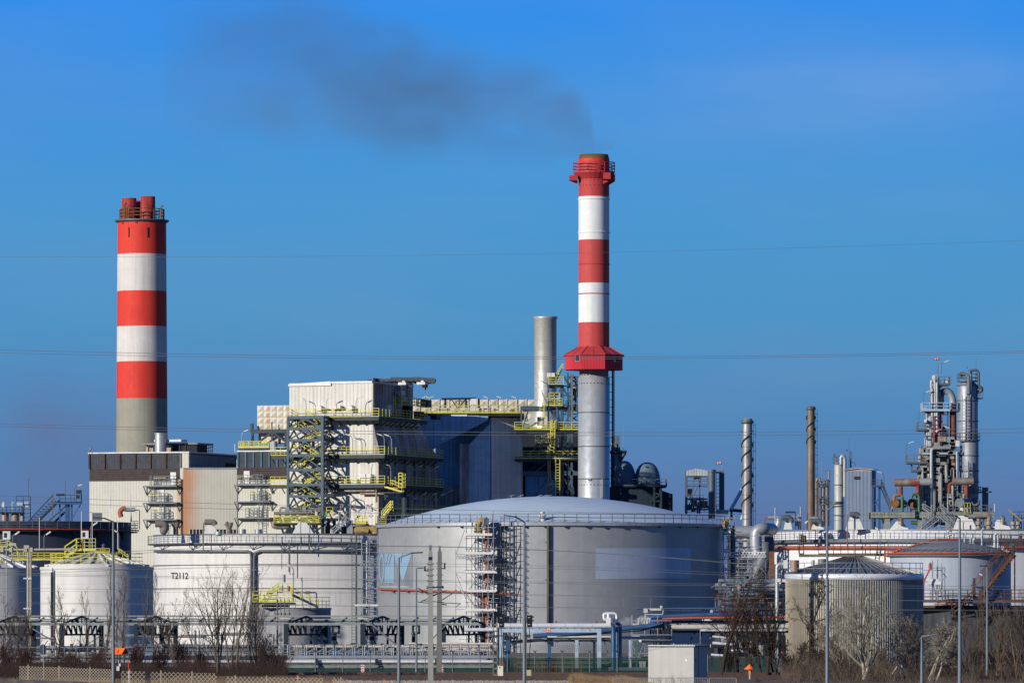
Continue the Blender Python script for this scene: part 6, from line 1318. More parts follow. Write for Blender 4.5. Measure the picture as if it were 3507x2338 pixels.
for k in range(22):
    a = rs.uniform(3160,3235); y = rs.uniform(1430,1790); mb.box(X(a,D),X(a+rs.uniform(14,34),D),D-4.2,D-2,Z(y,D)-.2,Z(y,D)); mb.bar(P(a+4,y,D-4),P(a+4,y-14,D-4),.15); mb.bar(P(a,y-12,D-4.1),P(a+26,y-12,D-4.1),.13)
T.add('frame', mb, DGALV)
mb = MB(); mb.box(X(3193,D),X(3209,D),D-1,D+1,Z(1310,D),Z(1285,D)); mb.box(X(3230,D),X(3245,D),D-2,D,Z(1316,D),Z(1300,D)); mb.box(X(3267,D),X(3280,D),D-5,D-4,Z(1530,D),Z(1510,D)); mb.box(X(3160,D),X(3168,D),D-5,D-4,Z(1448,D),Z(1438,D)); T.add('instrument_boxes', mb, PANEL)
mb = MB()
for k in range(50): a, y = rs.uniform(3155,3262), rs.uniform(1480,1790); rr = rs.uniform(.3,.9); mb.box(X(a,D)-rr,X(a,D)+rr,D-4.5,D-3.5,Z(y,D)-rr*.7,Z(y,D)+rr*.7)
T.add('valves', mb, GCREAM)
mb = MB(); mh = MB()
for zx, zy, sd in ((1680,360,1),(1650,475,1),(1565,700,1),(1800,160,1),(1745,620,1),(1870,600,-1),(1960,985,1)): a, y = q(zx, zy); lampfix(mb, mh, P(a,y,D-4.4), 2.6, (sd,0,0), .07, 1.2)
mb.bar(P(3213,1290,D),P(3213,1242,D),.12); T.add('lamp_arms', mb, DGALV); T.add('lamp_heads', mh, LAMPH)
# big column
D = 1285.; T = Thing('tall_column', 'tallest grey distillation column with ring platforms at the far right', 'process column', (X(3316,D),D,0))
cm_ = mat('column_steel_cladding', (.27,.29,.33), .5, .3, var=.15, streak=.25, seams=(('a',.7,.006),))
column(3317, 29, 1780, 1900, D, T, m=cm_, dome=False); column(3322, 29.5, 1510, 1830, D, T, m=cm_, rings=(1560,1612,1650), dome=False); column(3314, 35, 1304, 1512, D, T, m=cm_, rings=(1320,1372,1442,1510))
ringplat(T, 3314, 36, 1305, D, h=1.6); ringplat(T, 3316, 40, 1507, D, h=1.6); ringplat(T, 3322, 36, 1686, D)
mb = MB(); mb.box(X(3342,D),X(3366,D),D-1.5,D+1.5,Z(1366,D),Z(1363,D)); mb.rail([P(3342,1363,D-1.5),P(3366,1363,D-1.5),P(3366,1363,D+1)], 1.3, .12, .9); T.add('side_platform', mb, DGALV)
mb = MB(); mb.ladder(P(3305,1505,D-3),P(3305,1352,D-3), 1.1, r=.15, sp=.7); mb.ladder(P(3308,1690,D-3),P(3308,1575,D-3), 1., r=.14, sp=.7, cage=True, out=(0,-.4,0)); T.add('ladder', mb, GALV)
mb = MB(); mb.tube([P(3318,1300,D-1),P(3318,1268,D-1),P(3345,1267,D-1),P(3352,1275,D-1),P(3352,1322,D-1)], .28, 8, elbow=.8); mb.tube([P(3347,1325,D-1),P(3362,1326,D-1),P(3362,1340,D-1),P(3347,1342,D-1)], .42, 10, elbow=.8); mb.tube([P(3318,1350,D-3),P(3318,1290,D-2)], .5, 10); mb.tube([P(3325,1360,D-3),P(3325,1280,D-2)], .3, 8); T.add('overhead_pipes', mb, DGALV)
column(3322, 8, 1270, 1306, D-1, T, name='top_vessel', m=DGALV)
mb = MB(); mb.box(X(3287,D),X(3305,D),D-1,D+1,Z(1295,D),Z(1274,D)); mb.bar(P(3310,1262,D),P(3313,1254,D),.25); mb.bar(P(3343,1280,D),P(3343,1225,D),.07); T.add('top_boxes', mb, DGALV)
mb = MB()
for px, w in ((3369,.7),(3379,.7),(3072,.4)): mb.bar(P(px,1752,D-20),P(px,1668 if px > 3100 else 1673,D-20),w)
mb.box(X(3330,D),X(3370,D),D-21,D-18,Z(1692,D),Z(1688,D)); mb.rail([P(3330,1688,D-21),P(3368,1688,D-21)], 1.3, .12, 1.1); T.add('side_frame', mb, LAMPG)
# poles
for px, y0, y1, D, lab in ((3406,1752,1725,1230.,'thin white lightning pole right of the concrete deck'),(2655,1812,1738,840.,'white pole at the left end of the right tank catwalk'),(2742,1812,1735,838.,'white pole between the first two rim vents')):
    mb = MB(); mb.tube([P(px,y0,D),P(px,y1,D)], .09, 6); single('lightning_rod', lab, 'lightning rod', mb, WHITE, loc=P(px,y0,D), group='white lightning poles')
# big elbow ducts between scaffold and white tank
D = 800.; T = Thing('large_duct', 'large silver curved duct between the spiral stack and the right white tank', 'duct', (X(2600,D),D,0))
mb = MB(); mb.tube([P(2590,1880,D),P(2588,1840,D),P(2592,1815,D),P(2615,1808,D),P(2645,1812,D+4)], .85, 18, elbow=2.); T.add('silver_elbow', mb, GALV)
mb = MB(); mb.tube([P(2500,1820,D+2),P(2580,1822,D+2)], .9, 16); mb.tube([P(2592,1875,D),P(2592,1900,D)], .75, 16); T.add('cross_duct', mb, GALV)
mb = MB(); mb.tube([P(2622,1855,D+4),P(2622,1900,D+4),P(2595,1960,D+4),P(2592,2100,D+4)], 1.3, 18, elbow=2.5); mb.tube([P(2650,1855,D+6),P(2620,1858,D+6)], 1., 18); T.add('grey_duct', mb, DGALV)
mb = MB(); mb.box(X(2634,D),X(2650,D),D-2,D,Z(2000,D),Z(1888,D)); T.add('rusty_duct', mb, RUST)

D = 850.; rs = random.Random(33); T = Thing('reactor_structure', 'dark pipe filled steel structure between dome tank and right white tank', 'steel frame', (X(2570,D),D,0))
mb = MB(); mb.box(X(2495,D),X(2560,D),D,D+3,0,Z(1890,D)); mb.box(X(2560,D),X(2640,D),D,D+3,0,Z(1960,D)); T.add('dark_core', mb, DARK)
mb = MB()
for px in (2492,2515,2540,2575,2605,2636): mb.bar((X(px,D),D-3,0),P(px,rs.uniform(1800,1860),D-3),.35)
for y in range(1830,2100,22): mb.bar(P(2490,y,D-3),P(2490+rs.choice((70,110,148)),y,D-3),.25)
T.add('steel_frame', mb, DGALV)
mb = MB()
for k in range(40):
    a, y = rs.uniform(2490,2630), rs.uniform(1830,2080); mb.tube([P(a,y,D-2),P(a,y+rs.uniform(20,80),D-2),P(a+rs.uniform(-30,30),y+rs.uniform(20,80),D-2)], rs.uniform(.12,.35), 6, elbow=.5)
T.add('pipes', mb, RUSTG)
mb = MB()
for k in range(9): y = 1990+k*17; a = rs.uniform(2500,2540); mb.box(X(a,D),X(a+rs.uniform(30,90),D),D-4.5,D-3.5,Z(y+3,D),Z(y,D))
T.add('decks', mb, WHITE)
mb = MB()
for k in range(7): y = 1850+k*30; mb.rail([P(2500,y,D-4),P(2500+rs.choice((50,90,130)),y,D-4)], 1.1, .09, 1.4)
T.add('railing', mb, GALV)
# ================================================================== FOREGROUND STEELWORK
# loading canopy: portal frames standing obliquely, long eaves beams left to right
D = 520.; T = Thing('loading_canopy', 'long slate blue steel loading canopy with trussed portal frames before the tanks', 'canopy', (X(800,D),D,0)); D2 = 526.
mb = MB()
mb.box(X(-60,D),X(1640,D),D-.15,D+.15,Z(2140,D),Z(2131,D)); mb.box(X(-60,D2),X(1630,D2),D2+.4,D2+.7,Z(2111,D2),Z(2106,D2)); mb.box(X(-60,D2),X(1625,D2),D2-2.7,D2-2.4,Z(2123,D2),Z(2117,D2)); T.add('eaves_beams', mb, mat('canopy_gutter', (.28,.30,.28), .5, .3, var=.2))
mb = MB()
for i in range(28): a = -50+i*61; mb.bar(P(a,2128,D+1), P(a+18,2114,D2), .12)
mb.bar(P(-60,2127,D+2),P(1620,2127,D+2),.1); T.add('purlins', mb, SLATE)
for k, px in enumerate((-15,212,470,652,980,1242,1520) if False else (-20,212,466,720,980,1242,1520)):
    if k in (3,): continue
    x0, x1 = px, px+135; mb = MB(); last = k == 6
    a, b = (X(x0,D),D), (X(x1,D2),D2)
    pw = .42 if k in (1,4,5) else .38
    mb.bar((a[0],a[1],0),(a[0],a[1],Z(2135,D)), pw); mb.bar((b[0],b[1],0),(b[0],b[1],Z(2128,D2)), .42)
    z0, z1 = Z(2172,D), Z(2136,D); zc = Z(2110,D); n = 8
    A0, B0 = Vector((*a,z0)), Vector((*b,z0)); A1, B1 = Vector((*a,z1)), Vector((*b,z1)); Cc = (A1+B1)/2; Cc.z = zc
    mb.bar(A0, B0, .17); mb.bar(A1, Cc, .16); mb.bar(Cc, B1, .16)
    for i in range(1, n):
        t = i/n; lo = A0.lerp(B0, t); hi = A1.lerp(Cc, t*2) if t < .5 else Cc.lerp(B1, t*2-1)
        mb.bar(lo, hi, .12)
        t2 = (i-1)/n if t < .55 else (i+1)/n; hi2 = A1.lerp(Cc, t2*2) if t2 < .5 else Cc.lerp(B1, t2*2-1); mb.bar(lo, hi2, .16)
    m1 = A0.lerp(B0, .63); m2 = A0.lerp(B0, .83); mb.bar((m1.x,m1.y,0),m1,.2); mb.bar((m2.x,m2.y,0),m2,.2)
    T.add('portal_frame', mb, SLATE if k != 0 else DARK)
mb = MB()
for p, q_, w in (((1258,2125),(1440,2275),.16),((1430,2240),(1530,2135),.12),((575,2230),(470,2150),.14),((470,2150),(560,2240),.14),((845,2140),(925,2215),.12),((110,2150),(215,2215),.12),((0,2155),(105,2235),.12),((1440,2240),(1600,2290),.1)): mb.bar(P(*p,D-.3),P(*q_,D-.3),w)
T.add('cross_braces', mb, LAMPG)
mb = MB()
for px in (100,640,960,1225,348,760,470): mb.box(X(px,D),X(px+34,D),D-.35,D-.2,Z(2118,D),Z(2114,D))
T.add('strip_lamps', mb, mat('cream_strip_lamp', (.55,.52,.35), .5))
# loading arms hanging under it
for px, lab in ((1150,'dark loading arm under the canopy between the second and third bright posts'),(1425,'dark loading arm under the canopy beside the concrete masts'),(1280,'dark loading arm under the canopy near its third bright post'),(560,'dark loading arm under the canopy behind the leafless twin trees')):
    D3 = 523.; T = Thing('tanker_loader', lab, 'loading arm', P(px,2240,D3)); mb = MB()
    mb.box(X(px-14,D3),X(px-7,D3),D3-.3,D3+.3,Z(2165,D3),Z(2140,D3)); mb.box(X(px+7,D3),X(px+14,D3),D3-.3,D3+.3,Z(2165,D3),Z(2140,D3)); mb.box(X(px-14,D3),X(px+14,D3),D3-.3,D3+.3,Z(2144,D3),Z(2136,D3)); mb.box(X(px-11,D3),X(px+14,D3),D3-.3,D3+.3,Z(2170,D3),Z(2163,D3)); T.add('yoke', mb, DARK)
    mb = MB(); mb.tube([P(px-3,2170,D3),P(px-3,2195,D3),P(px+9,2215,D3),P(px+10,2240,D3)], .16, 8, elbow=.3); mb.tube([P(px-8,2168,D3),P(px-10,2290,D3)], .18, 8); mb.tube([P(px-17,2165,D3),P(px-2,2200,D3),P(px+8,2240,D3)], .04, 5); T.add('hose', mb, SLATE)
# walkway with folding gates
D = 505.; T = Thing('loading_walkway', 'galvanised loading walkway with row of folding gates under the canopy', 'walkway', (X(1300,D),D,0))
mb = MB(); mb.box(X(985,D),X(1730,D),D,D+1.4,Z(2252,D),Z(2243,D)); mb.box(X(985,D),X(1665,D),D+.1,D+1.2,Z(2262,D),Z(2254,D)); T.add('deck', mb, GALV)
mb = MB()
x = 985
while x < 1700:
    w = 31; mb.tube([P(x,2243,D),P(x,2207,D),P(x+w-5,2207,D),P(x+w-5,2243,D)], .05, 5, elbow=.15); mb.bar(P(x,2232,D),P(x+w-5,2219,D),.06); mb.bar(P(x+10,2243,D),P(x+10,2228,D),.05); mb.bar(P(x+10,2235,D),P(x+w-6,2235,D),.05); mb.bar(P(x+10,2228,D),P(x+w-6,2228,D),.05); x += 33
mb.rail([P(460,2243,D+.5),P(985,2243,D+.5)], .95, .05, .8, (.3,.6,1.)); mb.rail([P(-20,2250,D+.5),P(460,2250,D+.5)], .9, .05, 1., (.5,1.)); T.add('folding_gates', mb, GALV)
mb = MB()
for px in range(1000,1700,75): mb.bar(P(px,2252,D+.6),(X(px,D),D+.6,0),.16)
for px in range(0,985,75): mb.bar(P(px,2250,D+.6),(X(px,D),D+.6,0),.14)
mb.bar(P(0,2250,D+.6),P(985,2250,D+.6),.2); mb.bar(P(0,2222,D+2),P(985,2222,D+2),.12); mb.stair(P(1680,2210,D),P(1712,2255,D),.8); T.add('posts', mb, SLATE)
mb = MB(); mb.tube([P(1000,2212,D+4),P(1700,2212,D+4)], .14, 10); mb.tube([P(1400,2227,D+4),P(1700,2225,D+4)], .17, 10); mb.tube([P(1400,2202,D+5),P(1700,2203,D+5)], .1, 8); T.add('cream_pipes', mb, mat('cream_pipe', (.60,.55,.46), .6, var=.2))
mb = MB()
for k in range(70):
    a = random.uniform(990,1700); y = random.uniform(2200,2245); mb.box(X(a,D+3),X(a+random.uniform(4,22),D+3),D+3,D+3.3,Z(y+random.uniform(2,8),D+3),Z(y,D+3)) if k % 2 else mb.tube([P(a,2250,D+2.5),P(a,y,D+2.5),P(a+random.uniform(-10,10),y,D+2.5)], .07, 5)
T.add('valve_gear', mb, SLATE)
mb = MB()
for a, b in ((1135,1180),(1190,1235),(1240,1265),(1035,1050)): mb.tube([P(a,2236,D+2.2),P(b,2236,D+2.2)], .28, 10)
T.add('blue_barrels', mb, mat('blue_barrel', (.05,.13,.32), .5))
D = 530.; T = Thing('lying_vessel', 'blue grey horizontal pressure vessel lying behind the bushes under the canopy', 'vessel', P(265,2222,D)); mb = MB(); mb.tube([P(205,2221,D),P(210,2221,D),P(310,2221,D),P(316,2221,D)], [.1,.28,.28,.1], 14); T.add('shell', mb, BLUEP)
mb = MB()
for px in (240,272,290): mb.box(X(px,D),X(px+10,D),D-.2,D+.2,Z(2216,D),Z(2203,D))
T.add('nozzles', mb, RUST)
# cladded long pipes
D = 492.; T = Thing('pipeline', 'long silver cladded pipeline with rusty pipe beneath it along the fence', 'pipe', (X(1300,D),D,0))
mb = MB(); mb.tube([P(-30,2264,D),P(1690,2264,D)], .13, 12); mb.tube([P(-30,2268,D+.5),P(1690,2268,D+.5)], .09, 12); T.add('silver_pipe', mb, SILV)
mb = MB(); mb.tube([P(-30,2273.5,D),P(1690,2273.5,D)], .06, 8); T.add('rusty_pipe', mb, mat('rust_flaked_pipe', (.28,.14,.07), .8, var=.6, vs=1.5, rust=.6, rustcol=(.10,.05,.03), rustsc=2.))
mb = MB(); mb.tube([P(-30,2279,D),P(1690,2279,D)], .045, 8); mb.tube([P(980,2283,D),P(1690,2283,D)], .04, 8); T.add('thin_pipes', mb, mat('greenish_pipe', (.25,.32,.30), .5, var=.2))
mb = MB()
for px in range(60,1690,205): mb.box(X(px-5,D),X(px+5,D),D-.4,D-.2,Z(2275,D),Z(2254,D)); mb.bar(P(px+20,2279,D),(X(px+20,D),D,0),.15); mb.bar(P(px-45,2300,D),P(px+20,2279,D),.1)
T.add('supports', mb, DARK)
mb = MB()
for px in (1040,1125,1355,1480,860): mb.bar(P(px,2308,D),P(px+38,2284,D),.1)
T.add('rusty_props', mb, RUST)

# pipe bridge
D = 500.; T = Thing('pipe_bridge', 'pale blue steel pipe bridge carrying a shiny silver pipe with height limit sign', 'pipe bridge', (X(1880,D),D,0))
mb = MB(); mb.box(X(1716,D),X(2060,D),D-.2,D+.2,Z(2164,D),Z(2151,D)); mb.box(X(1710,D),X(1722,D),D-.22,D+.25,0,Z(2151,D)); mb.box(X(2045,D),X(2059,D),D-.22,D+.25,0,Z(2151,D)); T.add('frame', mb, LBLUE)
mb = MB(); mb.tube([P(1700,2141,D),P(2093,2141,D)], .22, 18); mb.tube([P(1590,2155,D+1),P(1700,2155,D+1)], .16, 12); mb.tube([P(1700,2150,D),P(1700,2196,D)], .14, 12); T.add('silver_pipe', mb, SILV)
mb = MB(); mb.box(X(2075,D),X(2091,D),D-.25,D+.25,Z(2141,D),Z(2114,D)); T.add('valve_box', mb, WHITE)
mb = MB(); mb.tube([P(2078,2124,D),P(2068,2118,D),P(2068,2101,D),P(2076,2099,D),P(2105,2099,D),P(2112,2104,D),P(2112,2118,D)], .12, 12, elbow=.25); mb.tube([P(2084,2116,D),P(2084,2100,D)], .16, 12); T.add('loop_pipe', mb, SILV)
mb = MB(); mb.box(X(2100,D),X(2118,D),D,D+.4,Z(2131,D),Z(2114,D)); mb.tube([P(2086,2139,D),P(2098,2139,D),P(2101,2150,D),P(2101,2290,D)], .2, 14, elbow=.4); mb.tube([P(2108,2131,D+.6),P(2124,2137,D+.6),P(2124,2290,D+.6)], .16, 14, elbow=.6); mb.tube([P(2113,2145,D+.8),P(2113,2290,D+.8)], .1, 10); T.add('blue_pipes', mb, BLUEP)
mb = MB(); mb.tube([P(2093,2292,D),P(2225,2291,D)], .2, 14); mb.box(X(2084,D),X(2101,D),D-.3,D+.3,Z(2304,D),Z(2284,D)); mb.tube([P(2115,2250,D+1),P(2160,2250,D+1),P(2162,2290,D+1)], .1, 8, elbow=.2); T.add('low_silver_pipe', mb, SILV)
mb = MB()
for k in range(14): px = 1725+k*24; mb.box(X(px,D),X(px+4,D),D-.24,D-.2,Z(2151.5,D),Z(2149,D))
for px in (1905,2043,2072): mb.box(X(px-2.5,D),X(px+2.5,D),D-.1,D+.1,Z(2131,D),Z(2124,D))
T.add('pipe_shoes', mb, RUST)
# sloping blue racks behind
D = 512.
mb = MB(); mb.tube([P(1825,2177,D),P(1960,2168,D),P(2180,2147,D),P(2270,2140,D)], .22, 12); mb.tube([P(1985,2160,D+1),P(2125,2150,D+1),P(2240,2139,D+1),P(2262,2136,D+1)], .15, 10); mb.bar(P(1790,2180,D),P(1815,2176,D),.3); T.add('sloping_pipe', mb, BLUEP)
mb = MB(); mb.poly([P(1905,2178,D-.8),P(2040,2168,D-.8),P(2190,2157,D-.8),P(2280,2131,D-.8),P(2282,2134,D+.6),P(2200,2160,D+.6),P(2040,2172,D+.6),P(1905,2182,D+.6)]); mb.box(X(1850,D),X(2092,D),D-.3,D+.3,Z(2196,D),Z(2188,D)); mb.box(X(1872,D),X(2090,D),D+.3,D+1.,Z(2186,D),Z(2182,D)); mb.bar(P(1720,2200,D),P(1855,2190,D),.3); T.add('cable_tray', mb, SLATE)
mb = MB(); mb.tube([P(1875,2179.5,D-.6),P(2092,2179.5,D-.6)], .09, 8); mb.tube([P(2130,2182,D+1),P(2250,2182,D+1)], .13, 8); T.add('cream_pipe', mb, mat('cream_lagged_pipe', (.52,.54,.50), .6, var=.3))
for px, w, m_ in ((1882,.3,BLUEP),(1975,.3,LBLUE),(2035,.22,DARK),(2157,.2,LBLUE),(2180,.22,GREEN),(1740,.35,BLUEP)):
    mb = MB(); dd = D-1 if m_ is LBLUE else D; mb.bar(P(px,2190,dd),(X(px,dd),dd,0),w); T.add('column', mb, m_)
mb = MB(); mb.bar(P(2066,2185,D),P(2092,2262,D),.09); mb.bar(P(2092,2198,D),P(2070,2265,D),.09); mb.bar(P(1745,2290,D),P(1690,2208,D),.1); mb.bar(P(1700,2280,D),P(1755,2205,D),.1); mb.bar(P(1968,2195,D),P(1985,2205,D),.2); mb.bar(P(2072,2262,D),P(2096,2234,D),.12); T.add('cross_braces', mb, LAMPG)
mb = MB()
for k in range(40): a = random.uniform(1725,2090); y = random.choice((2184,2186,2193,2196)); mb.box(X(a,D-.5),X(a+random.uniform(3,14),D-.5),D-.6,D-.4,Z(y+2,D),Z(y,D))
T.add('pipe_clamps', mb, DARK)
D = 498.; mb = MB()
def disc_y(mb, c, r, n=28, dy=0, r0=0):
    c = Vector(c)+Vector((0,-dy,0)); P_ = lambda rr, i: c+Vector((rr*math.cos(2*math.pi*i/n),0,rr*math.sin(2*math.pi*i/n)))
    for i in range(n):
        if r0: mb.poly([P_(r0,i),P_(r,i),P_(r,i+1),P_(r0,i+1)])
    if not r0: mb.poly([P_(r,i) for i in range(n)])
SG = Thing('height_limit_sign', 'round red bordered sign reading 6 m on the pipe bridge', 'road sign', P(1878,2156,498.4))
D = 498.4; c = P(1878,2156,D); mb = MB(); disc_y(mb, c, .235); SG.add('sign_plate', mb, WHITE)
mb = MB(); disc_y(mb, c, .235, dy=.01, r0=.17); SG.add('red_border', mb, mat('sign_red', (.65,.04,.03), .5, var=0, streak=0))
SG.add('sign_text', text_mb('6', .25, lambda u, v: c+Vector((u-.03,-.015,v-.085))), BLACK); SG.add('sign_text', text_mb('m', .14, lambda u, v: c+Vector((u+.085,-.015,v-.07))), BLACK)
mb = MB()
for sy in (-1,1): mb.poly([c+Vector((-.035,-.015,.13*sy)),c+Vector((.035,-.015,.13*sy)),c+Vector((0,-.015,(.13+(-.045))*sy))][::sy])
SG.add('arrow_marks', mb, BLACK)
mb = MB(); c2 = P(2017,2155,499.7); mb.poly([c2+Vector((-.06,0,-.05)),c2+Vector((.06,0,-.05)),c2+Vector((0,0,.1))]); single('flame_sticker', 'small orange hazard triangle on the pale blue bridge beam', 'sticker', mb, ORANGE, loc=c2)
SG = Thing('round_sign', 'round red bordered sign on the duct support left of the corrugated tank', 'road sign', P(2676,2236,549.)); c = P(2676,2236,549.); mb = MB(); disc_y(mb, c, .2); SG.add('sign_plate', mb, WHITE); mb = MB(); disc_y(mb, c, .2, dy=.01, r0=.14); SG.add('red_border', mb, DRED)
# right of bridge: valves, steam pipes, platforms
D = 530.; T = Thing('pipe_manifold', 'crowded pipe manifold with orange, blue and cream pipes right of the pipe bridge', 'pipe rack', (X(2300,D),D,0))
mb = MB(); mb.tube([P(2227,2140,D),P(2227,2118,D),P(2235,2112,D),P(2420,2104,D),P(2640,2100,D)], .2, 12, elbow=.5); mb.tube([P(2180,2084,D),P(2640,2079,D)], .08, 8); mb.tube([P(2240,2090,D),P(2400,2090,D)], .05, 6); T.add('blue_pipes', mb, BLUEP)
mb = MB(); mb.box(X(2204,D),X(2218,D),D-.3,D+.3,Z(2097,D),Z(2082,D)); mb.tube([P(2218,2086,D),P(2265,2086,D)], .14, 10); mb.tube([P(2266,2082,D),P(2266,2073,D)], .14, 10); mb.tube([P(2211,2097,D),P(2211,2115,D)], .07, 8); mb.tube([P(2211,2103,D),P(2270,2103,D),P(2272,2086,D)], .05, 6, elbow=.1); mb.tube([P(2167,2138,D),P(2210,2137,D)], .12, 8); mb.tube([P(2280,2146,D),P(2700,2144,D)], .24, 12); mb.tube([P(2285,2137,D+1),P(2640,2136,D+1)], .09, 8)
for px in (2188,2198,2208,2217): mb.tube([P(px,2135,D),P(px,2120,D),P(px+6,2116,D)], .11, 8, elbow=.15)
T.add('cream_pipes', mb, mat('lagged_pipe_cream', (.50,.48,.42), .6, var=.25))
mb = MB(); mb.tube([P(2262,2125,D-.4),P(2270,2118,D-.4),P(2400,2114,D-.4),P(2690,2112,D-.4)], .1, 8, elbow=.2)
for px in (2250,2262,2266): mb.tube([P(px,2120,D-.5),P(px+2,2142,D-.5),P(px-2,2165,D-.5)], .05, 6)
T.add('orange_pipes', mb, mat('orange_red_pipe', (.42,.11,.06), .5))
mb = MB()
for px in (2236,2243): mb.tube([P(px,2120,D-.5),P(px,2142,D-.5),P(px+3,2165,D-.5)], .05, 6)
T.add('blue_hoses', mb, mat('bright_blue_hose', (.04,.18,.6), .5))
mb = MB(); mb.box(X(2165,D),X(2300,D),D-1,D+.6,Z(2183,D),Z(2176,D)); mb.box(X(2186,D),X(2300,D),D-1,D+.6,Z(2198,D),Z(2191,D)); mb.box(X(2230,D),X(2310,D),D-.6,D+.6,Z(2165,D),Z(2155,D))
for k in range(46): a = random.uniform(2225,2300); y = random.uniform(2118,2195); mb.tube([P(a,y,D-.3),P(a,y+random.uniform(8,26),D-.3)], random.uniform(.03,.1), 5)
T.add('service_platform', mb, DARK)
mb = MB(); mb.box(X(2165,D),X(2190,D),D-1.1,D-1,Z(2182,D),Z(2175,D)); mb.box(X(2187,D),X(2196,D),D-1.1,D-1,Z(2197,D),Z(2189,D)); T.add('white_toe_boards', mb, WHITE)
mb = MB()
for px in (2162,2252,2300,2165,2208,2398): mb.bar(P(px,2105 if px < 2300 else 2150,D-.8),P(px,2300,D-.8),.06)
for a, b in (((2165,2205),(2205,2292)),((2205,2200),(2170,2292)),((2235,2202),(2230,2290))): mb.bar(P(*a,D-.8),P(*b,D-.8),.06)
for y in (2124,2172,2190,2235,2250): mb.bar(P(2162,y,D-.8),P(2300 if y < 2200 else 2225,y,D-.8),.06)
for y in range(2210,2260,8): mb.bar(P(2210,y,D-.8),P(2222,y,D-.8),.05)
T.add('scaffold_tubes', mb, GALV)
mb = MB()
for px in (2400,2440,2500,2560,2620): mb.bar(P(px,2135,D+1.5),(X(px,D),D+1.5,0),.25)
for y in (2128,2150,2162): mb.bar(P(2300,y,D+1.4),P(2700,y,D+1.4),.2)
for px in range(2290,2640,40): mb.bar(P(px,2083,D+.2),P(px,2140,D+.2),.1)
mb.bar(P(2520,2165,D),P(2585,2215,D),.2); mb.bar(P(2380,2165,D+1),P(2350,2215,D+1),.12); T.add('rack_columns', mb, SLATE)
mb = MB()
for a, b, y, r_ in ((2440,2515,2200,.14),(2435,2510,2240,.12),(2440,2505,2178,.1),(2400,2690,2157,.12)): mb.tube([P(a,y,D-1),P(b,y+6 if y > 2165 else y,D-1)], r_, 10)
mb.tube([P(2425,2291,D-2),P(2500,2291,D-2)], .2, 10); T.add('silver_pipes', mb, SILV)
# far cluster behind trees at x 2420-2700
D = 640.; rs = random.Random(21); T = Thing('pump_area', 'dense tangle of grey pipes behind the bare trees left of the vertical silver pipe', 'pipe rack', (X(2560,D),D,0))
mb = MB()
for k in range(46): y = rs.uniform(1975,2270); a = rs.uniform(2400,2560); mb.tube([P(a,y,D+rs.uniform(-4,4)),P(a+rs.uniform(60,240),y+rs.uniform(-2,2),D+rs.uniform(-1,1))], rs.uniform(.1,.28), 8)
T.add('horizontal_pipes', mb, GALV)
mb = MB()
for k in range(14): y = 1985+k*13+rs.uniform(-4,4); a = rs.uniform(2440,2560); mb.bar(P(a,y,D-4.6),P(a+rs.uniform(50,120),y,D-4.6),.22); mb.bar(P(a,y-9,D-4.6),P(a+rs.uniform(40,100),y-9,D-4.6),.08)
T.add('beams', mb, LAMPG)
mb = MB()
for k in range(34): a = rs.uniform(2430,2690); y = rs.uniform(1980,2200); mb.bar(P(a,y,D+rs.uniform(-4,4)),P(a,2275,D),rs.uniform(.12,.4))
for k in range(16): a = rs.uniform(2440,2680); y = rs.uniform(1980,2240); mb.bar(P(a,y,D),P(a+rs.choice((-1,1))*rs.uniform(20,60),y+rs.uniform(20,60),D),.15)
T.add('beams', mb, DGALV)
mb = MB(); mb.box(X(2500,D),X(2690,D),D+5,D+8,0,Z(2165,D)); mb.box(X(2400,D),X(2700,D),D+6,D+9,0,Z(2200,D)); mb.box(X(2645,D),X(2690,D),D+4,D+6,0,Z(2010,D)); T.add('dark_backing', mb, DARK)
mb = MB()
for k in range(40): a = rs.uniform(2475,2690); y = rs.uniform(2060,2270); rr = rs.uniform(.1,.35); mb.box(X(a,D-5)-rr,X(a,D-5)+rr,D-5,D-4.5,Z(y,D-5)-rr,Z(y,D-5)+rr)
T.add('valves', mb, RUSTG)
mb = MB(); mb.tube([P(2533,1990,D-2),P(2533,2110,D-2)], .3, 10); mb.tube([P(2560,2060,D),P(2690,2060,D)], .45, 10); T.add('pink_duct', mb, mat('pinkish_duct', (.34,.20,.17), .7, var=.3))

# ---- security fence with Y heads and razor coil
D = 478.; T = Thing('security_fence', 'steel mesh security fence with forked post heads and razor wire coils', 'fence', (X(1700,D),D,0))
zb = 0.
for px in list(range(85,640,92))+list(range(1080,2160,94))+[2424,2526,2630,2738,2845,2950,3055,3157,3258,3365,3465]:
    if 2160 < px < 2420: continue
    mb = MB(); x = X(px,D); zt = Z(2234 if px < 2300 else 2240,D); mb.tube([(x,D,0),(x,D,zt)], .045, 6); mb.bar((x,D,zt),(x-.13,D-.1,zt+.22),.055); mb.bar((x,D,zt),(x+.13,D+.1,zt+.22),.055); T.add('post', mb, LAMPG)
mb = MB()
for y in (2238,2245,2250): mb.bar(P(-30,y,D),P(2225,y,D),.012); mb.bar(P(2420,y,D),P(3540,y,D),.012)
T.add('strand_wires', mb, DGALV)
mb = MB(); pts = []
n = 0
for a0, a1 in ((1630,2215),(985,1630)):
    L = X(a1,D)-X(a0,D); k = int(L/.17); m_ = 10; pts = [(X(a0,D)+L*i/(k*m_), D+.25*math.sin(2*math.pi*i/m_), Z(2218,D)+.33*math.cos(2*math.pi*i/m_)) for i in range(k*m_+1)]; mb.tube(pts, .009, 3, cap=False)
T.add('razor_coil', mb, DGALV)
scr = mat('green_screen_mesh', (.006,.035,.032), .8, alpha=.7, var=.2)
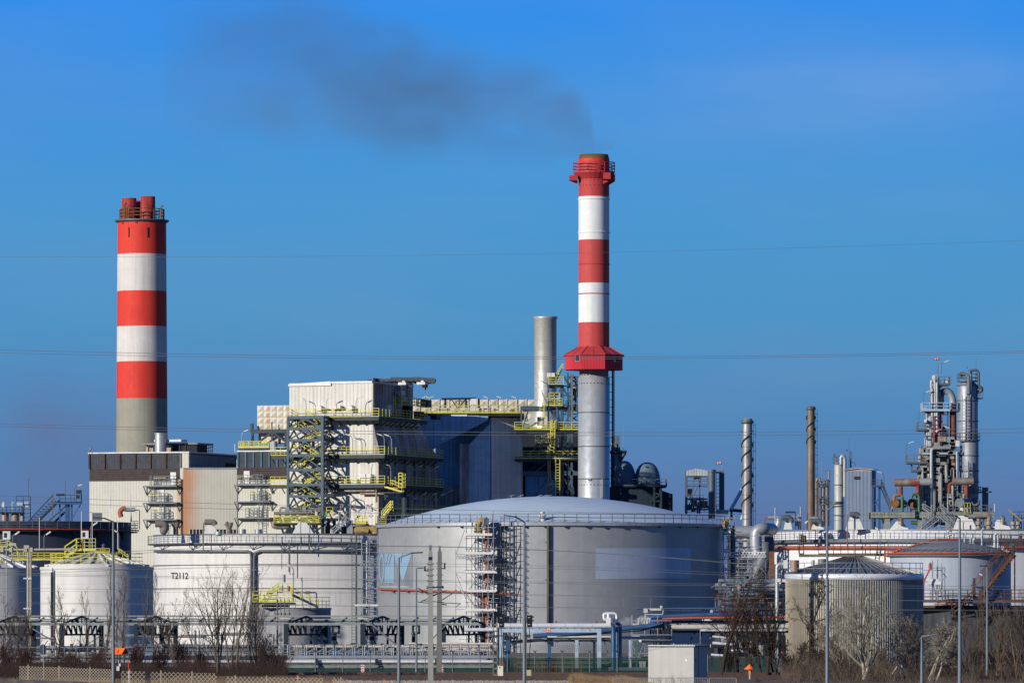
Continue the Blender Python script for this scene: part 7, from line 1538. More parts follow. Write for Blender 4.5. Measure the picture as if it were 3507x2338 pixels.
for a, b, y in ((985,2225,2285),(1690,2225,2250),(2420,2665,2250),(620,985,2290)):
    mb = MB(); mb.poly([(X(a,D),D+.03+(.02 if y == 2285 else 0),.02),(X(b,D),D+.03+(.02 if y == 2285 else 0),.02),(X(b,D),D+.03+(.02 if y == 2285 else 0),Z(y,D)),(X(a,D),D+.03+(.02 if y == 2285 else 0),Z(y,D))]); T.add('privacy_screen', mb, scr)
# low wall and cabins behind the screen
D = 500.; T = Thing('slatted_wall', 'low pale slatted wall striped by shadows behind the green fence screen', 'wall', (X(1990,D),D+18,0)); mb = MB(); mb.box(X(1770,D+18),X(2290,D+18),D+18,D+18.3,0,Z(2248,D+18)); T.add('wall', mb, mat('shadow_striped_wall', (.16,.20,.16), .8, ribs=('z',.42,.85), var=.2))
mb = MB(); mb.tube([P(1890,2314-3,D-20),P(2090,2311-3,D-20)], .05, 8); T.add('kerb_pipe', mb, mat('white_low_pipe', (.6,.58,.52), .6))
D = 515.; T = Thing('green_container', 'row of dark green low containers behind the pipeline and fence', 'container', (X(1300,D),D,0))
mb = MB(); mb.box(X(990,D),X(1090,D),D,D+2,0,Z(2272,D)); mb.box(X(1500,D),X(1640,D),D-1,D+2,0,Z(2268,D)); mb.box(X(1640,D),X(1700,D),D-1,D+2,0,Z(2290,D)); T.add('body', mb, GREEN)
mb = MB(); mb.box(X(1090,D),X(1500,D),D+.5,D+2,0,Z(2268,D)); T.add('grey_body', mb, mat('grey_container', (.16,.20,.19), .7, ribs=('h',.3,.2), var=.3))

# ---- railway signals
def signal(px, py0, py1, mx, mlat, label):
    D = 437.; T = Thing('railway_signal', label, 'signal', (X(mx,D),D,0)); z0, z1 = Z(py1,D), Z(py0,D)
    mb = MB(); mb.box(X(px-9,D),X(px+9,D),D-.15,D,z0,z1); hd = T.add('signal_board', mb, BLACK)
    for zz in (.82,.5,.18): 
        mb = MB(); z = z0+(z1-z0)*zz; mb.tube([(X(px+5,D),D-.02,z),(X(px+5,D),D-.4,z)], .09, 10); mb.box(X(px+9,D),X(px+14,D),D-.4,D-.1,z-.03,z+.09) if zz != .18 else None; T.add('lamp_hood', mb, BLACK, hd)
    mb = MB(); mb.box(X(px-6,D),X(px+2,D),D-.17,D-.14,Z(py0+9,D),Z(py0+7.5,D)); mb.box(X(px-6,D),X(px+2,D),D-.17,D-.14,Z(py1-8.5,D),Z(py1-10,D)); T.add('white_marks', mb, WHITE, hd)
    mb = MB(); w = .16 if mlat else .1
    for s_ in (-1,1): mb.bar((X(mx,D)+s_*w,D+.2,0),(X(mx,D)+s_*w*.9,D+.2,Z(2112 if mlat else 2120,D)), .06)
    z = .3
    while z < Z(2125,D): mb.box(X(mx,D)-w,X(mx,D)+w,D+.17,D+.22,z,z+.12); z += .48
    T.add('lattice_mast', mb, mat('dull_mast_steel', (.20,.20,.16), .7, var=.2))
    mb = MB(); mb.bar((X(mx,D),D+.2,Z(2175,D)),(X(px+4,D),D+.1,Z(2176,D)),.08); mb.tube([P(px-2,py1,D),P(px+2,2200,D),P(px-2,2280,D)], .03, 5); mb.box(X(mx-8,D),X(mx+8,D),D+.1,D+.3,Z(2178,D),Z(2174,D)); T.add('bracket', mb, DARK)
signal(1718,2106,2147,1696,True,'black railway signal on its wider lattice mast, left one')
signal(1814,2105,2146,1798,False,'black railway signal on its narrow lattice mast, right of the lamp post')
D = 440.; T = Thing('relay_cabinet', 'white railway cabinet with red pyramid cap beside the left signal mast', 'cabinet', (X(1713,D),D,0))
mb = MB(); mb.box(X(1702,D),X(1723,D),D-.3,D+.2,0,Z(2278,D)); T.add('body', mb, mat('aged_white_cabinet', (.66,.62,.52), .6, var=.1)); mb = MB(); mb.lathe((X(1721,D),D+.3,Z(2276,D)), [(.27,0),(.01,.3)], 4, a0=R(45), smooth=False) if False else mb.lathe((X(1721,D),D+.5,Z(2275,D)), [(.27,0),(.01,.27)], 12, smooth=False); mb.disc((X(1721,D),D+.5,Z(2275,D)), .27, 12, -1); mb.bar((X(1721,D),D+.5,0),(X(1721,D),D+.5,Z(2275,D)),.12); T.add('red_cap', mb, mat('faded_red_cap', (.38,.07,.05), .7))
mb = MB(); mb.box(X(1710,D),X(1713,D),D-.32,D-.3,Z(2286,D),Z(2281,D)); T.add('cabinet_plate', mb, DARK)
T = Thing('switch_box', 'beige box with dark shaded side at the foot of the right signal mast', 'cabinet', (X(1811,D),D,0)); mb = MB(); mb.box(X(1810,D),X(1820,D),D-.2,D+.3,0,Z(2292,D)); mb.box(X(1800,D),X(1810,D),D-.1,D+.3,0,Z(2292,D)); T.add('body', mb, mat('beige_box', (.42,.38,.22), .7))
for px, lab in ((1242,'red and white striped guard post, the wider left one'),(1514,'red and white striped guard post beside the second concrete mast')):
    D = 476.; T = Thing('guard_post', lab, 'post', (X(px,D),D,0)); w = 6 if px < 1300 else 4; mb = MB(); mb.box(X(px-w,D),X(px+w,D),D-.1,D,0,Z(2275,D)); T.add('board', mb, WHITE)
    mb = MB(); z = .1
    while z < Z(2279,D): 
        x0, xm, x1 = X(px-w,D), X(px,D), X(px+w,D); y = D-.105
        if px < 1300: mb.poly([(x0,y,z),(xm,y,z+.1),(xm,y,z+.2),(x0,y,z+.1)]); mb.poly([(xm,y,z+.1),(x1,y,z),(x1,y,z+.1),(xm,y,z+.2)])
        else: mb.poly([(x0,y,z),(x1,y,z+.12),(x1,y,z+.23),(x0,y,z+.1)])
        z += .21
    T.add('stripes', mb, mat('stripe_red', (.5,.05,.05), .6))

# ---- concrete hut
D = 408.; fr = Fr(2376,D); T = Thing('relay_hut', 'plain grey concrete hut with flat bright edged roof at the right of the pipe bridge', 'hut', (X(2376,D),D,0), R(-28))
ca, sa = math.cos(R(28)), math.sin(R(28)); w = -(2376-2222)*D/F/ca; dpt = (2425-2376)*D/F/sa; zt = Z(2214,D)
mb = MB(); mb.box(w,0,0,dpt,0,zt); T.add('wall', mb, HUTC, local=True)
mb = MB(); mb.box(w-.08,.1,-.1,dpt+.1,zt,zt+.07); T.add('roof_slab', mb, mat('dark_roof_edge', (.10,.11,.12), .7), local=True)
mb = MB(); mb.box(w-.03,.06,.06,dpt,zt+.07,zt+.13)
for k in range(8): x = w+(-w)*(.55+k*.06); mb.bar((x,.0,zt+.15),(x+.12,dpt*.8,zt+.19),.05)
mb.tube([(w*.5,.5,zt+.15),(w*.5,.5,zt+.22)],.08,8); T.add('roof_sheet', mb, PANEL, local=True)
mb = MB(); mb.box(.0,.02,dpt*.35,dpt*.36,0,zt); mb.box(.0,.03,dpt*.12,dpt*.16,zt-1.0,zt-.9); T.add('side_joint', mb, DARK, local=True)
mb = MB(); c = Vector((w*.16,-.02,zt-.95)); n = 16; mb.poly([c+Vector((.08*math.cos(2*math.pi*i/n),0,.08*math.sin(2*math.pi*i/n))) for i in range(n)]); T.add('round_vent', mb, WHITE, local=True)
# barrier railings
def barrier(px0, px1, D, label, mesh=True):
    T = Thing('crowd_barrier', label, 'barrier', (X((px0+px1)/2,D),D,0), group='metal crowd barriers by the hut'); x0, x1 = X(px0,D), X(px1,D); zt = Z(2320,D); mb = MB(); mb.tube([(x0,D,0),(x0,D,zt),(x1,D,zt),(x1,D,0)], .022, 6, elbow=.1); T.add('frame', mb, GALV)
    mb = MB(); x = x0+.12
    while x < x1: mb.bar((x,D,.1),(x,D,zt),.014); x += .12
    T.add('bars', mb, GALV)
for a, b, lab in ((2100,2208,'crowd barrier left of the concrete hut'),(2208,2308,'crowd barrier before the hut front'),(2312,2425,'crowd barrier before the dark side of the hut'),(2430,2522,'crowd barrier right of the hut, before the green screen')): barrier(a, b, 399., lab)

# ---- markers
D = 415.; T = Thing('distance_marker', 'orange roof shaped marker numbered 1 on a dark post at the lattice fence', 'marker', (X(412,D),D,0))
mb = MB(); a, b, c_, d_ = P(382,2239,D),P(416,2239,D),P(430,2217,D+.3),P(392,2217,D+.3); mb.poly([a,b,c_,d_]); T.add('front_board', mb, ORANGE)
mb = MB(); mb.poly([c_,d_,P(405,2236,D+.7),P(441,2236,D+.7)][::1]); mb.poly([P(416,2239,D+.01),P(430,2218,D+.31),P(441,2236,D+.7)]); T.add('rear_board', mb, mat('dark_orange_board', (.30,.03,.01), .6))
u = (b-a).normalized(); v_ = (d_-a); v_ = v_-u*0; 
def num(x, y): o = a+(b-a)*.5+(d_-a)*.2; return o+u*x+(d_-a).normalized()*y+Vector((0,-.02,0))
T.add('number', text_mb('1', .42, num), BLACK)
mb = MB(); mb.bar((X(411,D),D+.2,0),P(411,2238,D+.2),.1); T.add('post', mb, DARK)
mb = MB(); mb.box(X(399,D),X(409,D),D,D+.1,Z(2295,D),Z(2280,D)); mb.box(X(406,D),X(413,D),D,D+.1,Z(2280,D),Z(2270,D)); T.add('white_boxes', mb, PANEL)
T = Thing('marker_stake', 'thin stake painted red above and white below, right of the numbered orange marker', 'stake', (X(440,D),D,0)); mb = MB(); mb.bar(P(440,2296,D),P(440,2260,D),.05); T.add('red_top', mb, mat('stake_red', (.7,.06,.03), .5)); mb = MB(); mb.bar((X(440,D),D,0),P(440,2296,D),.05); T.add('white_base', mb, WHITE)
D = 425.; T = Thing('cone_marker', 'orange cone capped marker on a pale post right of the hut', 'marker', (X(2567,D),D,0)); mb = MB(); c = (X(2567,D),D,Z(2290,D)); mb.lathe(c, [(.39,0),(.38,.05),(.01,.38)], 20, smooth=False); mb.disc(c, .39, 20, -1); T.add('cone_cap', mb, ORANGE); mb = MB(); mb.bar((c[0],D,0),(c[0],D,c[2]),.11); T.add('post', mb, mat('pale_grey_post', (.4,.4,.42), .6)); mb = MB(); mb.box(c[0]-.08,c[0]+.08,D-.08,D-.05,c[2]-.35,c[2]-.05); T.add('orange_label', mb, mat('orange_label', (.7,.28,.08), .6))
D = 425.; T = Thing('round_board', 'back of a dark round sign on a thin grey post among the left bushes', 'sign', (X(148,D),D,0)); mb = MB(); c = P(147,2223,D); n = 24; mb.poly([c+Vector((.27*math.cos(2*math.pi*i/n),0,.41*math.sin(2*math.pi*i/n))) for i in range(n)]); T.add('disc', mb, mat('sign_back_blue', (.05,.07,.11), .6)); mb = MB(); mb.bar((X(149,D),D-.05,0),P(149,2208,D-.05),.045); T.add('post', mb, GALV)
for px, y, D, lab in ((1018,2310,415.,'short orange stake behind the lattice fence'),(1148,2325,410.,'short orange stake in the ballast near the gap in the lattice fence'),(1315,2322,410.,'short orange stake standing in the open ballast'),(1339,2326,410.,'short wooden peg in the ballast left of the tall lamp post')):
    mb = MB(); mb.bar((X(px,D),D,0),P(px,y,D),.04); single('stake', lab, 'stake', mb, ORANGE if 'orange' in lab else WOODF, loc=(X(px,D),D,0), group='survey stakes')
mb = MB(); T = Thing('red_equipment', 'bright red valve head on a rusty pipe glimpsed through the pale branches', 'hydrant', (X(3095,478.),505.,0)); D = 505.; mb = MB()
for k in range(5): mb.tube([P(3080+k*9,2262+(k%2)*6,D),P(3084+k*9,2256+(k%3)*5,D)], .18, 8)
T.add('valve_head', mb, mat('bright_red_valve', (.6,.01,.02), .4)); mb = MB(); mb.tube([(X(3098,D),D,0),P(3098,2265,D)], .1, 8); T.add('rusty_stem', mb, RUST)
D = 505.; T = Thing('junction_boxes', 'grey twin junction boxes on a thin post left of the hut', 'box', (X(2198,D),D,0)); mb = MB(); mb.box(X(2188,D),X(2212,D),D,D+.2,Z(2270,D),Z(2263,D)); mb.box(X(2190,D),X(2198,D),D,D+.2,Z(2283,D),Z(2270,D)); mb.box(X(2201,D),X(2211,D),D,D+.2,Z(2283,D),Z(2270,D)); T.add('boxes', mb, PANEL); mb = MB(); mb.bar((X(2199,D),D,0),P(2199,2270,D),.05); T.add('post', mb, GALV)

# ---- lattice fences of crossed laths
def lattice(px0, px1, D, yt0, yt1, step, label):
    T = Thing('lattice_fence', label, 'fence', (X((px0+px1)/2,D),D,0), group='crossed lath fences in the foreground'); mb = MB(); x0, x1 = X(px0,D), X(px1,D); hh = lambda x: Z(yt0+(yt1-yt0)*(x-x0)/(x1-x0),D); st = step*D/F; H0 = -.15
    x = x0-3
    while x < x1+3:
        for sg in (-1,1):
            # lath from (x,H0) going up at 45 degrees
            a = Vector((x,D+(.01 if sg > 0 else -.01),H0)); L = 3.
            h = hh(max(x0,min(x1,x+sg*1.))); h = h-H0; b = a+Vector((sg*h*.95,0,h))
            t0, t1 = 0., 1.
            for lim, s2 in ((x0,1),(x1,-1)):
                da, db = (a.x-lim)*s2, (b.x-lim)*s2
                if da < 0 and db < 0: t0 = 2
                elif da < 0: t0 = max(t0, da/(da-db))
                elif db < 0: t1 = min(t1, da/(da-db))
            if t0 < t1: mb.bar(a.lerp(b,t0), a.lerp(b,t1), .03, .012, up=(0,1,0))
        x += st
    T.add('lath_mesh', mb, WOODF)
    for i in range(int((x1-x0)/2.2)+1):
        mb = MB(); x = x0+.6+i*2.2
        if x > x1: break
        mb.bar((x,D+.05,0),(x+.02,D+.05,hh(x)+.12),.06); T.add('post', mb, WOODF)
lattice(66, 386, 405., 2279, 2290, 10.2, 'dense crossed lath fence left of the lamp post')
lattice(414, 742, 402., 2296, 2304, 14.5, 'crossed lath fence from the orange marker to the twin trees')
lattice(775, 1107, 398., 2315, 2320, 14.5, 'low crossed lath fence in the middle, cut by the bottom edge')
lattice(1137, 1225, 396., 2317, 2336, 12., 'short sinking crossed lath fence beside the open ballast')

# ---- lamp posts
def lamp_post(px, ybase_D, ytop, hx, hy, r, label, D=None, lean=0):
    D = ybase_D; T = Thing('lamp_post', label, 'lamp post', (X(px,D),D,0)); p = P(px+lean,ytop,D); mb = MB(); mb.tube([(X(px,D),D,0),(X(px,D)*.5+p.x*.5,D,p.z*.5),p], [r*1.5,r*1.15,r*.8], 10); T.add('pole', mb, LAMPG)
    mb = MB(); e = P(hx,hy,D); mb.tube([p, p+Vector((0,0,.02)), e], r*.55, 8); hd = T.add('arm', mb, SLATE if hx < px else LAMPG)
    mb = MB(); d = (e-p).normalized(); d.z *= .15; mb.bar(e, e+d*.9*(1 if abs(hx-px) > 12 else .5), .28, .09); T.add('lamp_head', mb, SLATE, hd)
lamp_post(388, 400., 1787, 358, 1774, .09, 'tall lamp post behind the orange marker, arm to the left')
lamp_post(1366, 402., 1910, 1408, 1893, .09, 'tall lamp post left of the concrete masts, arm to the right')
lamp_post(1426, 470., 1945, 1432, 1944, .07, 'slim lamp post between the first lamp post and the concrete masts')
lamp_post(1796, 405., 1788, 1764, 1768, .10, 'tallest lamp post standing before the dome tank between the two signals', lean=0)
lamp_post(2833, 404., 1746, 2852, 1735, .10, 'tall lamp post in front of the corrugated tank', lean=0)
lamp_post(3287, 404., 1776, 3272, 1765, .10, 'tall lamp post in front of the blue grey tank')
lamp_post(3381, 430., 1938, 3376, 1937, .08, 'lamp post with flat T shaped head near the rusty stair')
lamp_post(3157, 401., 2178, 3215, 2170, .085, 'short lamp post among pale branches, arm to the right')
for px, y0, y1, dx, D, lab in ((2749,1850,1790,10,600.,'lamp above the rusty catwalk of the corrugated tank'),(2925,1900,1808,34,600.,'lamp arching right above the corrugated roof'),(3014,1900,1812,-10,600.,'lamp leaning left between corrugated and blue grey tanks'),(3371,2060,1968,-6,600.,'small lamp on the rusty walkway'),(885,2100,1962,20,595.,'lamp arching right left of the small grey tank')): yard_lamp(px, y0, y1, D, dx, lab, 16)

# ---- catenary masts and wires
def mast(px, D, ytop, lean, label, arms):
    T = Thing('catenary_mast', label, 'mast', (X(px,D),D,0)); zt = Z(ytop,D); mb = MB(); w0, w1 = 9.5*D/F, 7.*D/F; x = X(px,D); lx = lean*D/F
    mb.prism([(x-w0,D-w0),(x+w0,D-w0),(x+w0,D+w0),(x-w0,D+w0)], 0, 0, cap=False) if False else None
    b = len(mb.v)
    for z, w, o in ((0,w0,0),(zt-.2,w1,lx),(zt,w1*.6,lx)): mb.v += [(x+o-w,D-w,z),(x+o+w,D-w,z),(x+o+w,D+w,z),(x+o-w,D+w,z)]
    for j in (0,4):
        for i in range(4): k = (i+1)%4; mb.face((b+j+i,b+j+k,b+j+4+k,b+j+4+i))
    mb.face((b+8,b+9,b+10,b+11)); T.add('concrete_shaft', mb, mat('mast_concrete', (.26,.26,.235) if D < 450 else (.15,.15,.14), .85, var=.15, streak=.2))
    mb = MB(); xt = x+lx; mb.tube([(xt,D,zt),(xt,D,zt+.1)], .06, 8)
    for k in range(5): mb.cyl((xt,D,zt+.08+k*.06), .09, .035, n=10)
    for y in (ytop+46,ytop+64,ytop+85,ytop+104,ytop+124,ytop+144): mb.bar((xt-.28,D,Z(y,D)),(xt+.28,D,Z(y,D)),.05); mb.bar((xt-.2,D-.15,Z(y+3,D)),(xt+.2,D-.15,Z(y+3,D)),.04)
    T.add('insulators', mb, DARK)
    mb = MB()
    for a, c, w in arms: mb.bar(P(*a,D),P(*c,D),w)
    T.add('cantilever_arms', mb, DARK)
mast(1475, 403., 1883, -1, 'concrete catenary mast, the nearer left one of the pair', (((1432,2012),(1475,2040),.07),((1475,2040),(1530,2020),.06),((1430,2060),(1480,2065),.05),((1445,2055),(1520,2062),.05),((1460,2013),(1520,2008),.09),((1455,1938),(1456,1955),.12),((1452,1952),(1480,1956),.09),((1470,1940),(1470,1958),.12)))
mast(1504, 470., 1882, 2, 'concrete catenary mast, the darker right one of the pair', (((1504,2060),(1550,2030),.07),((1504,2030),(1440,2060),.06),((1504,2062),(1578,2066),.06),((1578,2064),(1560,2078),.05),((1500,2010),(1520,2012),.08),((1523,1926),(1523,1948),.13),((1500,1944),(1523,1946),.08),((1504,2066),(1530,2070),.1)))
def wire(pts, D, r, label, drops=(), cat='cable', group='overhead wires crossing the view'):
    """a sagging cable through (column,row) points at depth D"""
    (x0,y0),(x1,y1),(x2,y2) = pts; out = []
    for i in range(41):
        px = x0+(x2-x0)*i/40; L0 = (px-x1)*(px-x2)/((x0-x1)*(x0-x2)); L1 = (px-x0)*(px-x2)/((x1-x0)*(x1-x2)); L2 = (px-x0)*(px-x1)/((x2-x0)*(x2-x1)); out.append(P(px, y0*L0+y1*L1+y2*L2, D))
    mb = MB(); mb.tube(out, r, 4); c = out[20]; o = single('overhead_wire', label, cat, mb, WIRE, loc=c, group=group)
    if drops:
        mb = MB()
        for px, ya, yb in drops: mb.bar(P(px,ya,D)-c, P(px,yb,D)-c, .02)
        d = mesh_obj('dropper', mb, WIRE); d.parent = o
a, b = -300, 3800
wire(((a,876),(1750,870),(b,812)), 350., .0065, 'topmost single thin wire crossing both striped chimneys')
wire(((a,1189),(1900,1222),(b,1194)), 350., .012, 'upper wire of the pair level with the red cabin')
wire(((a,1200),(1900,1229),(b,1200)), 352., .012, 'lower wire of the pair level with the red cabin')
wire(((a,1441),(1800,1480),(b,1460)), 350., .013, 'upper wire of the pair crossing the grey chimney shaft')
wire(((a,1450),(1800,1490),(b,1474)), 352., .013, 'lower wire of the pair crossing the grey chimney shaft')
wire(((a,1684),(1700,1748),(b,1762)), 355., .012, 'wire crossing the turbine hall wall, higher one')
wire(((a,1704),(1700,1765),(b,1784)), 357., .012, 'wire crossing the turbine hall wall, lower one')
for (p, D, r, lab, dr) in ((((a,1945),(1478,1870),(2600,1935)),403.,.015,'feeder wire tied to the top of the nearer concrete mast',()),(((a,1962),(1503,1872),(2700,1948)),470.,.015,'feeder wire tied to the top of the farther concrete mast',()),
    (((a,1985),(1455,1938),(3000,2000)),403.,.013,'wire at the small insulator of the nearer mast',()),(((a,1975),(1523,1930),(3000,1992)),470.,.012,'wire at the small insulator of the farther mast',()),
    (((a,1956),(1300,1984),(b,2010)),404.,.012,'bright wire crossing the dome tank below the painted rectangle',()),(((a,1962),(1400,1990),(b,2020)),406.,.012,'second bright wire crossing the dome tank',()),
    (((a,2010),(1475,2030),(b,2068)),403.,.01,'messenger wire above the contact wire on the nearer track',((1165,2022,2068),(1150,2034,2077),(1896,2037,2076),(1960,2035,2076),(2058,2042,2079),(2134,2046,2081),(2228,2048,2080),(40,2021,2060),(300,2021,2063))),(((a,2058),(1475,2075),(b,2090)),403.,.01,'contact wire of the nearer track',()),
    (((a,2022),(1504,2034),(b,2066)),470.,.009,'messenger wire of the farther track',()),(((a,2064),(1504,2077),(b,2094)),470.,.009,'contact wire of the farther track',())): wire(p, D, r, lab, dr, group='railway wires')

D = 536.; rs = random.Random(77); T = Thing('pipe_rack', 'low rack of grey pipes, valves and posts behind the left canopy frames', 'pipe rack', (X(480,D),D,0))
mb = MB()
for k in range(16): y = rs.uniform(2165,2262); a_ = rs.uniform(-20,800); mb.tube([P(a_,y,D),P(a_+rs.uniform(90,330),y,D)], rs.uniform(.04,.13), 6)
T.add('horizontal_pipes', mb, GCREAM)
mb = MB()
for k in range(44): a_ = rs.uniform(-20,980); mb.bar((X(a_,D),D-1,0),P(a_,rs.uniform(2150,2235),D-1),rs.uniform(.05,.14))
for k in range(16): a_ = rs.uniform(-20,940); y = rs.uniform(2165,2220); mb.bar(P(a_,y,D-1),P(a_+rs.choice((-1,1))*rs.uniform(25,60),y+rs.uniform(20,50),D-1),.07)
T.add('posts', mb, SLATE)
mb = MB()
for k in range(40): a_ = rs.uniform(-10,980); y = rs.uniform(2170,2255); r_ = rs.uniform(.08,.22); mb.box(X(a_,D)-r_,X(a_,D)+r_,D-1.2,D-1,Z(y,D)-r_,Z(y,D)+r_)
T.add('valves', mb, DGALV)
mb = MB(); mb.rail([P(-20,2240,D-1.5),P(980,2240,D-1.5)], .8, .04, 1.2); T.add('railing', mb, GALV)
# ================================================================== GROUND, RAILS, TREES
def gmat(name, cols, sc_, rough=.95, bump=.3, fine=8.):
    m = bpy.data.materials.new(name); m.use_nodes = True; t = NT(m.node_tree); bs = m.node_tree.nodes['Principled BSDF']
    tc = t.n('ShaderNodeTexCoord').outputs['Object']
    a = t.ramp(t.noise(tc, sc_, 6, .65), [(.35, cols[0]), (.5, cols[1]), (.65, cols[2])]); f = t.ramp(t.noise(tc, sc_*fine, 3), [(.3,.55),(.7,1.1)])
    t.l(t.mix(1., a, f, 'MULTIPLY'), bs.inputs['Base Color']); bs.inputs['Roughness'].default_value = rough
    b = t.n('ShaderNodeBump'); b.inputs['Strength'].default_value = bump; t.l(t.noise(tc, sc_*fine, 4), b.inputs['Height']); t.l(b.outputs[0], bs.inputs['Normal']); return m
mb = MB(); mb.poly([(-9000,150,0),(9000,150,0),(9000,20000,0),(-9000,20000,0)]); single('ground', None, None, mb, gmat('dry_ground', ((.10,.08,.05),(.15,.12,.08),(.12,.11,.07)), .3), kind='structure')
mb = MB(); mb.box(X(450,440.),X(3700,440.),424,470,-.2,.18); single('railway_bed', None, None, mb, gmat('sleeper_bed', ((.055,.035,.025),(.09,.06,.045),(.07,.05,.04)), 1.5), kind='structure')
mb = MB(); mb.box(X(700,410.),X(2150,410.),395,424,-.2,.06); single('ballast', None, None, mb, gmat('ballast_stone', ((.12,.10,.08),(.30,.27,.22),(.40,.36,.30)), 2.2, fine=5.), kind='structure')
random.seed(5)
mb = MB()
for k in range(9000):      # loose stones of the ballast edge
    x = random.uniform(X(1000,412.), X(2150,412.)); y = random.uniform(398,424); r_ = random.uniform(.03,.08); b = len(mb.v)
    mb.v += [(x+r_*random.uniform(.6,1.3),y,.06),(x,y+r_,.06),(x-r_*random.uniform(.6,1.3),y,.06),(x,y-r_,.06),(x+random.uniform(-.02,.02),y,.06+r_*random.uniform(.6,1.4))]
    for i in range(4): mb.face((b+i, b+(i+1)%4, b+4))
single('gravel', 'loose pale ballast stones at the bottom edge beside the track', 'gravel', mb, gmat('stone', ((.20,.17,.13),(.36,.32,.26),(.50,.46,.38)), 3.), kind='stuff')
for y, lab in ((428,'rail nearest to the viewer'),(429.5,'second rail from the viewer'),(452,'third rail from the viewer'),(453.5,'farthest rail')):
    mb = MB(); x0, x1 = X(600,y), X(3600,y); mb.box(x0,x1,y-.035,y+.035,.2,.36); mb.box(x0,x1,y-.075,y+.075,.18,.2); mb.box(x0,x1,y-.05,y+.05,.34,.38); single('rail', lab+', brown steel running across the picture', 'rail', mb, mat('brown_rail_steel', (.10,.055,.035), .6, .3, var=.3), loc=(0,y,0), group='railway rails')
for y0, lab in ((428.75,'dark sleepers of the nearer track'),(452.75,'dark sleepers of the farther track')):
    mb = MB(); x = X(600,y0)
    while x < X(3600,y0): mb.box(x,x+.24,y0-1.2,y0+1.2,.15,.22); x += .65
    single('sleepers', lab, 'sleepers', mb, mat('sleeper', (.06,.05,.045), .9), kind='stuff')
# earth mound bottom left
mb = MB(); n = 60; b = len(mb.v); x0, x1 = X(-60,395.), X(760,395.)
for j in range(12):
    for i in range(n+1):
        x = x0+(x1-x0)*i/n; y = 380+j*2.2; t = (i/n); h = max(0, (.62-.75*t))*math.sin(math.pi*(j+.3)/12)*1.+random.uniform(-.05,.05); mb.v.append((x,y,.05+max(-.04,h)))
for j in range(11):
    for i in range(n): a = b+j*(n+1)+i; mb.face((a,a+1,a+n+2,a+n+1))
single('earth_bank', None, None, mb, gmat('ploughed_earth', ((.16,.10,.05),(.26,.18,.09),(.34,.26,.14)), 1.4, bump=.8), kind='structure')

def grow(mb, p, d, L, r, lv, cfg, rs, tb=None):
    nseg = cfg['seg'][min(lv, len(cfg['seg'])-1)]; pts = [p]; rad = [r]; q = p.copy(); dd = d.copy(); dirs = []
    for i in range(nseg):
        w = cfg['wob']*(1+lv*.3); dd = (dd+Vector((rs.gauss(0,w),rs.gauss(0,w),rs.gauss(0,w)))+Vector((0,0,cfg['up'][min(lv,len(cfg['up'])-1)]))*.15).normalized(); q = q+dd*(L/nseg); pts.append(q.copy()); rad.append(max(cfg['rmin'], r*(1-(i+1)/nseg*(.75 if lv < cfg['lv'] else .9)))); dirs.append(dd.copy())
    (tb if (tb is not None and lv == 0) else mb).tube(pts, rad, 6 if lv == 0 else (4 if lv == 1 else 3), cap=False)
    if lv >= cfg['lv']: return
    nb = cfg['n'][lv]; s0 = cfg['start'][min(lv,len(cfg['start'])-1)]
    for k in range(nb):
        t = s0+(1-s0)*(k+rs.random())/nb; f = t*nseg; i = min(nseg-1, int(f)); pp = pts[i].lerp(pts[i+1], f-i); az = rs.uniform(0, 2*math.pi); ax = dirs[i]; o = ax.orthogonal().normalized(); o.rotate(Matrix.Rotation(az, 3, ax)); an = R(rs.gauss(cfg['ang'][min(lv,len(cfg['ang'])-1)], 9)); nd = (ax*math.cos(an)+o*math.sin(an)).normalized()
        grow(mb, pp, nd, L*cfg['len'][min(lv,len(cfg['len'])-1)]*(1.1-.6*t)*rs.uniform(.7,1.2), max(cfg['rmin'], rad[i]*.55), lv+1, cfg, rs, tb)
KT = dict(
 poplar=dict(lv=3, n=(26,6,3), seg=(8,4,3,2), wob=.05, up=(.6,1.6,1.2,1.), start=(.12,.15,.2), ang=(30,26,26), len=(.26,.45,.5), rmin=.006),
 spread=dict(lv=4, n=(10,6,4,3), seg=(8,6,4,3,2), wob=.06, up=(.4,1.1,.9,.6), start=(.12,.2,.2), ang=(36,30,32), len=(.66,.5,.48,.5), rmin=.006),
 gnarl=dict(lv=4, n=(9,8,6,4), seg=(6,5,4,3,2), wob=.15, up=(.4,.35,.2,.1), start=(.3,.2,.2), ang=(48,42,40), len=(.48,.55,.5,.5), rmin=.008),
 broom=dict(lv=3, n=(12,6,4), seg=(6,5,3,2), wob=.07, up=(.6,1.1,.8,.6), start=(.05,.2,.2), ang=(28,26,30), len=(.75,.45,.45), rmin=.008))
BARK = {'twig': mat('pale_twigs', (.23,.21,.165), .9, var=.3, streak=0), 'grey': mat('grey_brown_bark', (.10,.082,.068), .9, var=.3, streak=0), 'dark': mat('dark_bark', (.035,.026,.02), .9, var=.3, streak=0), 'pale': mat('pale_plane_bark', (.42,.39,.32), .8, var=.3, vs=2., streak=0), 'red': mat('reddish_twigs', (.055,.027,.024), .9, var=.3, streak=0), 'tan': mat('tan_bark', (.13,.10,.075), .9, var=.3, streak=0)}
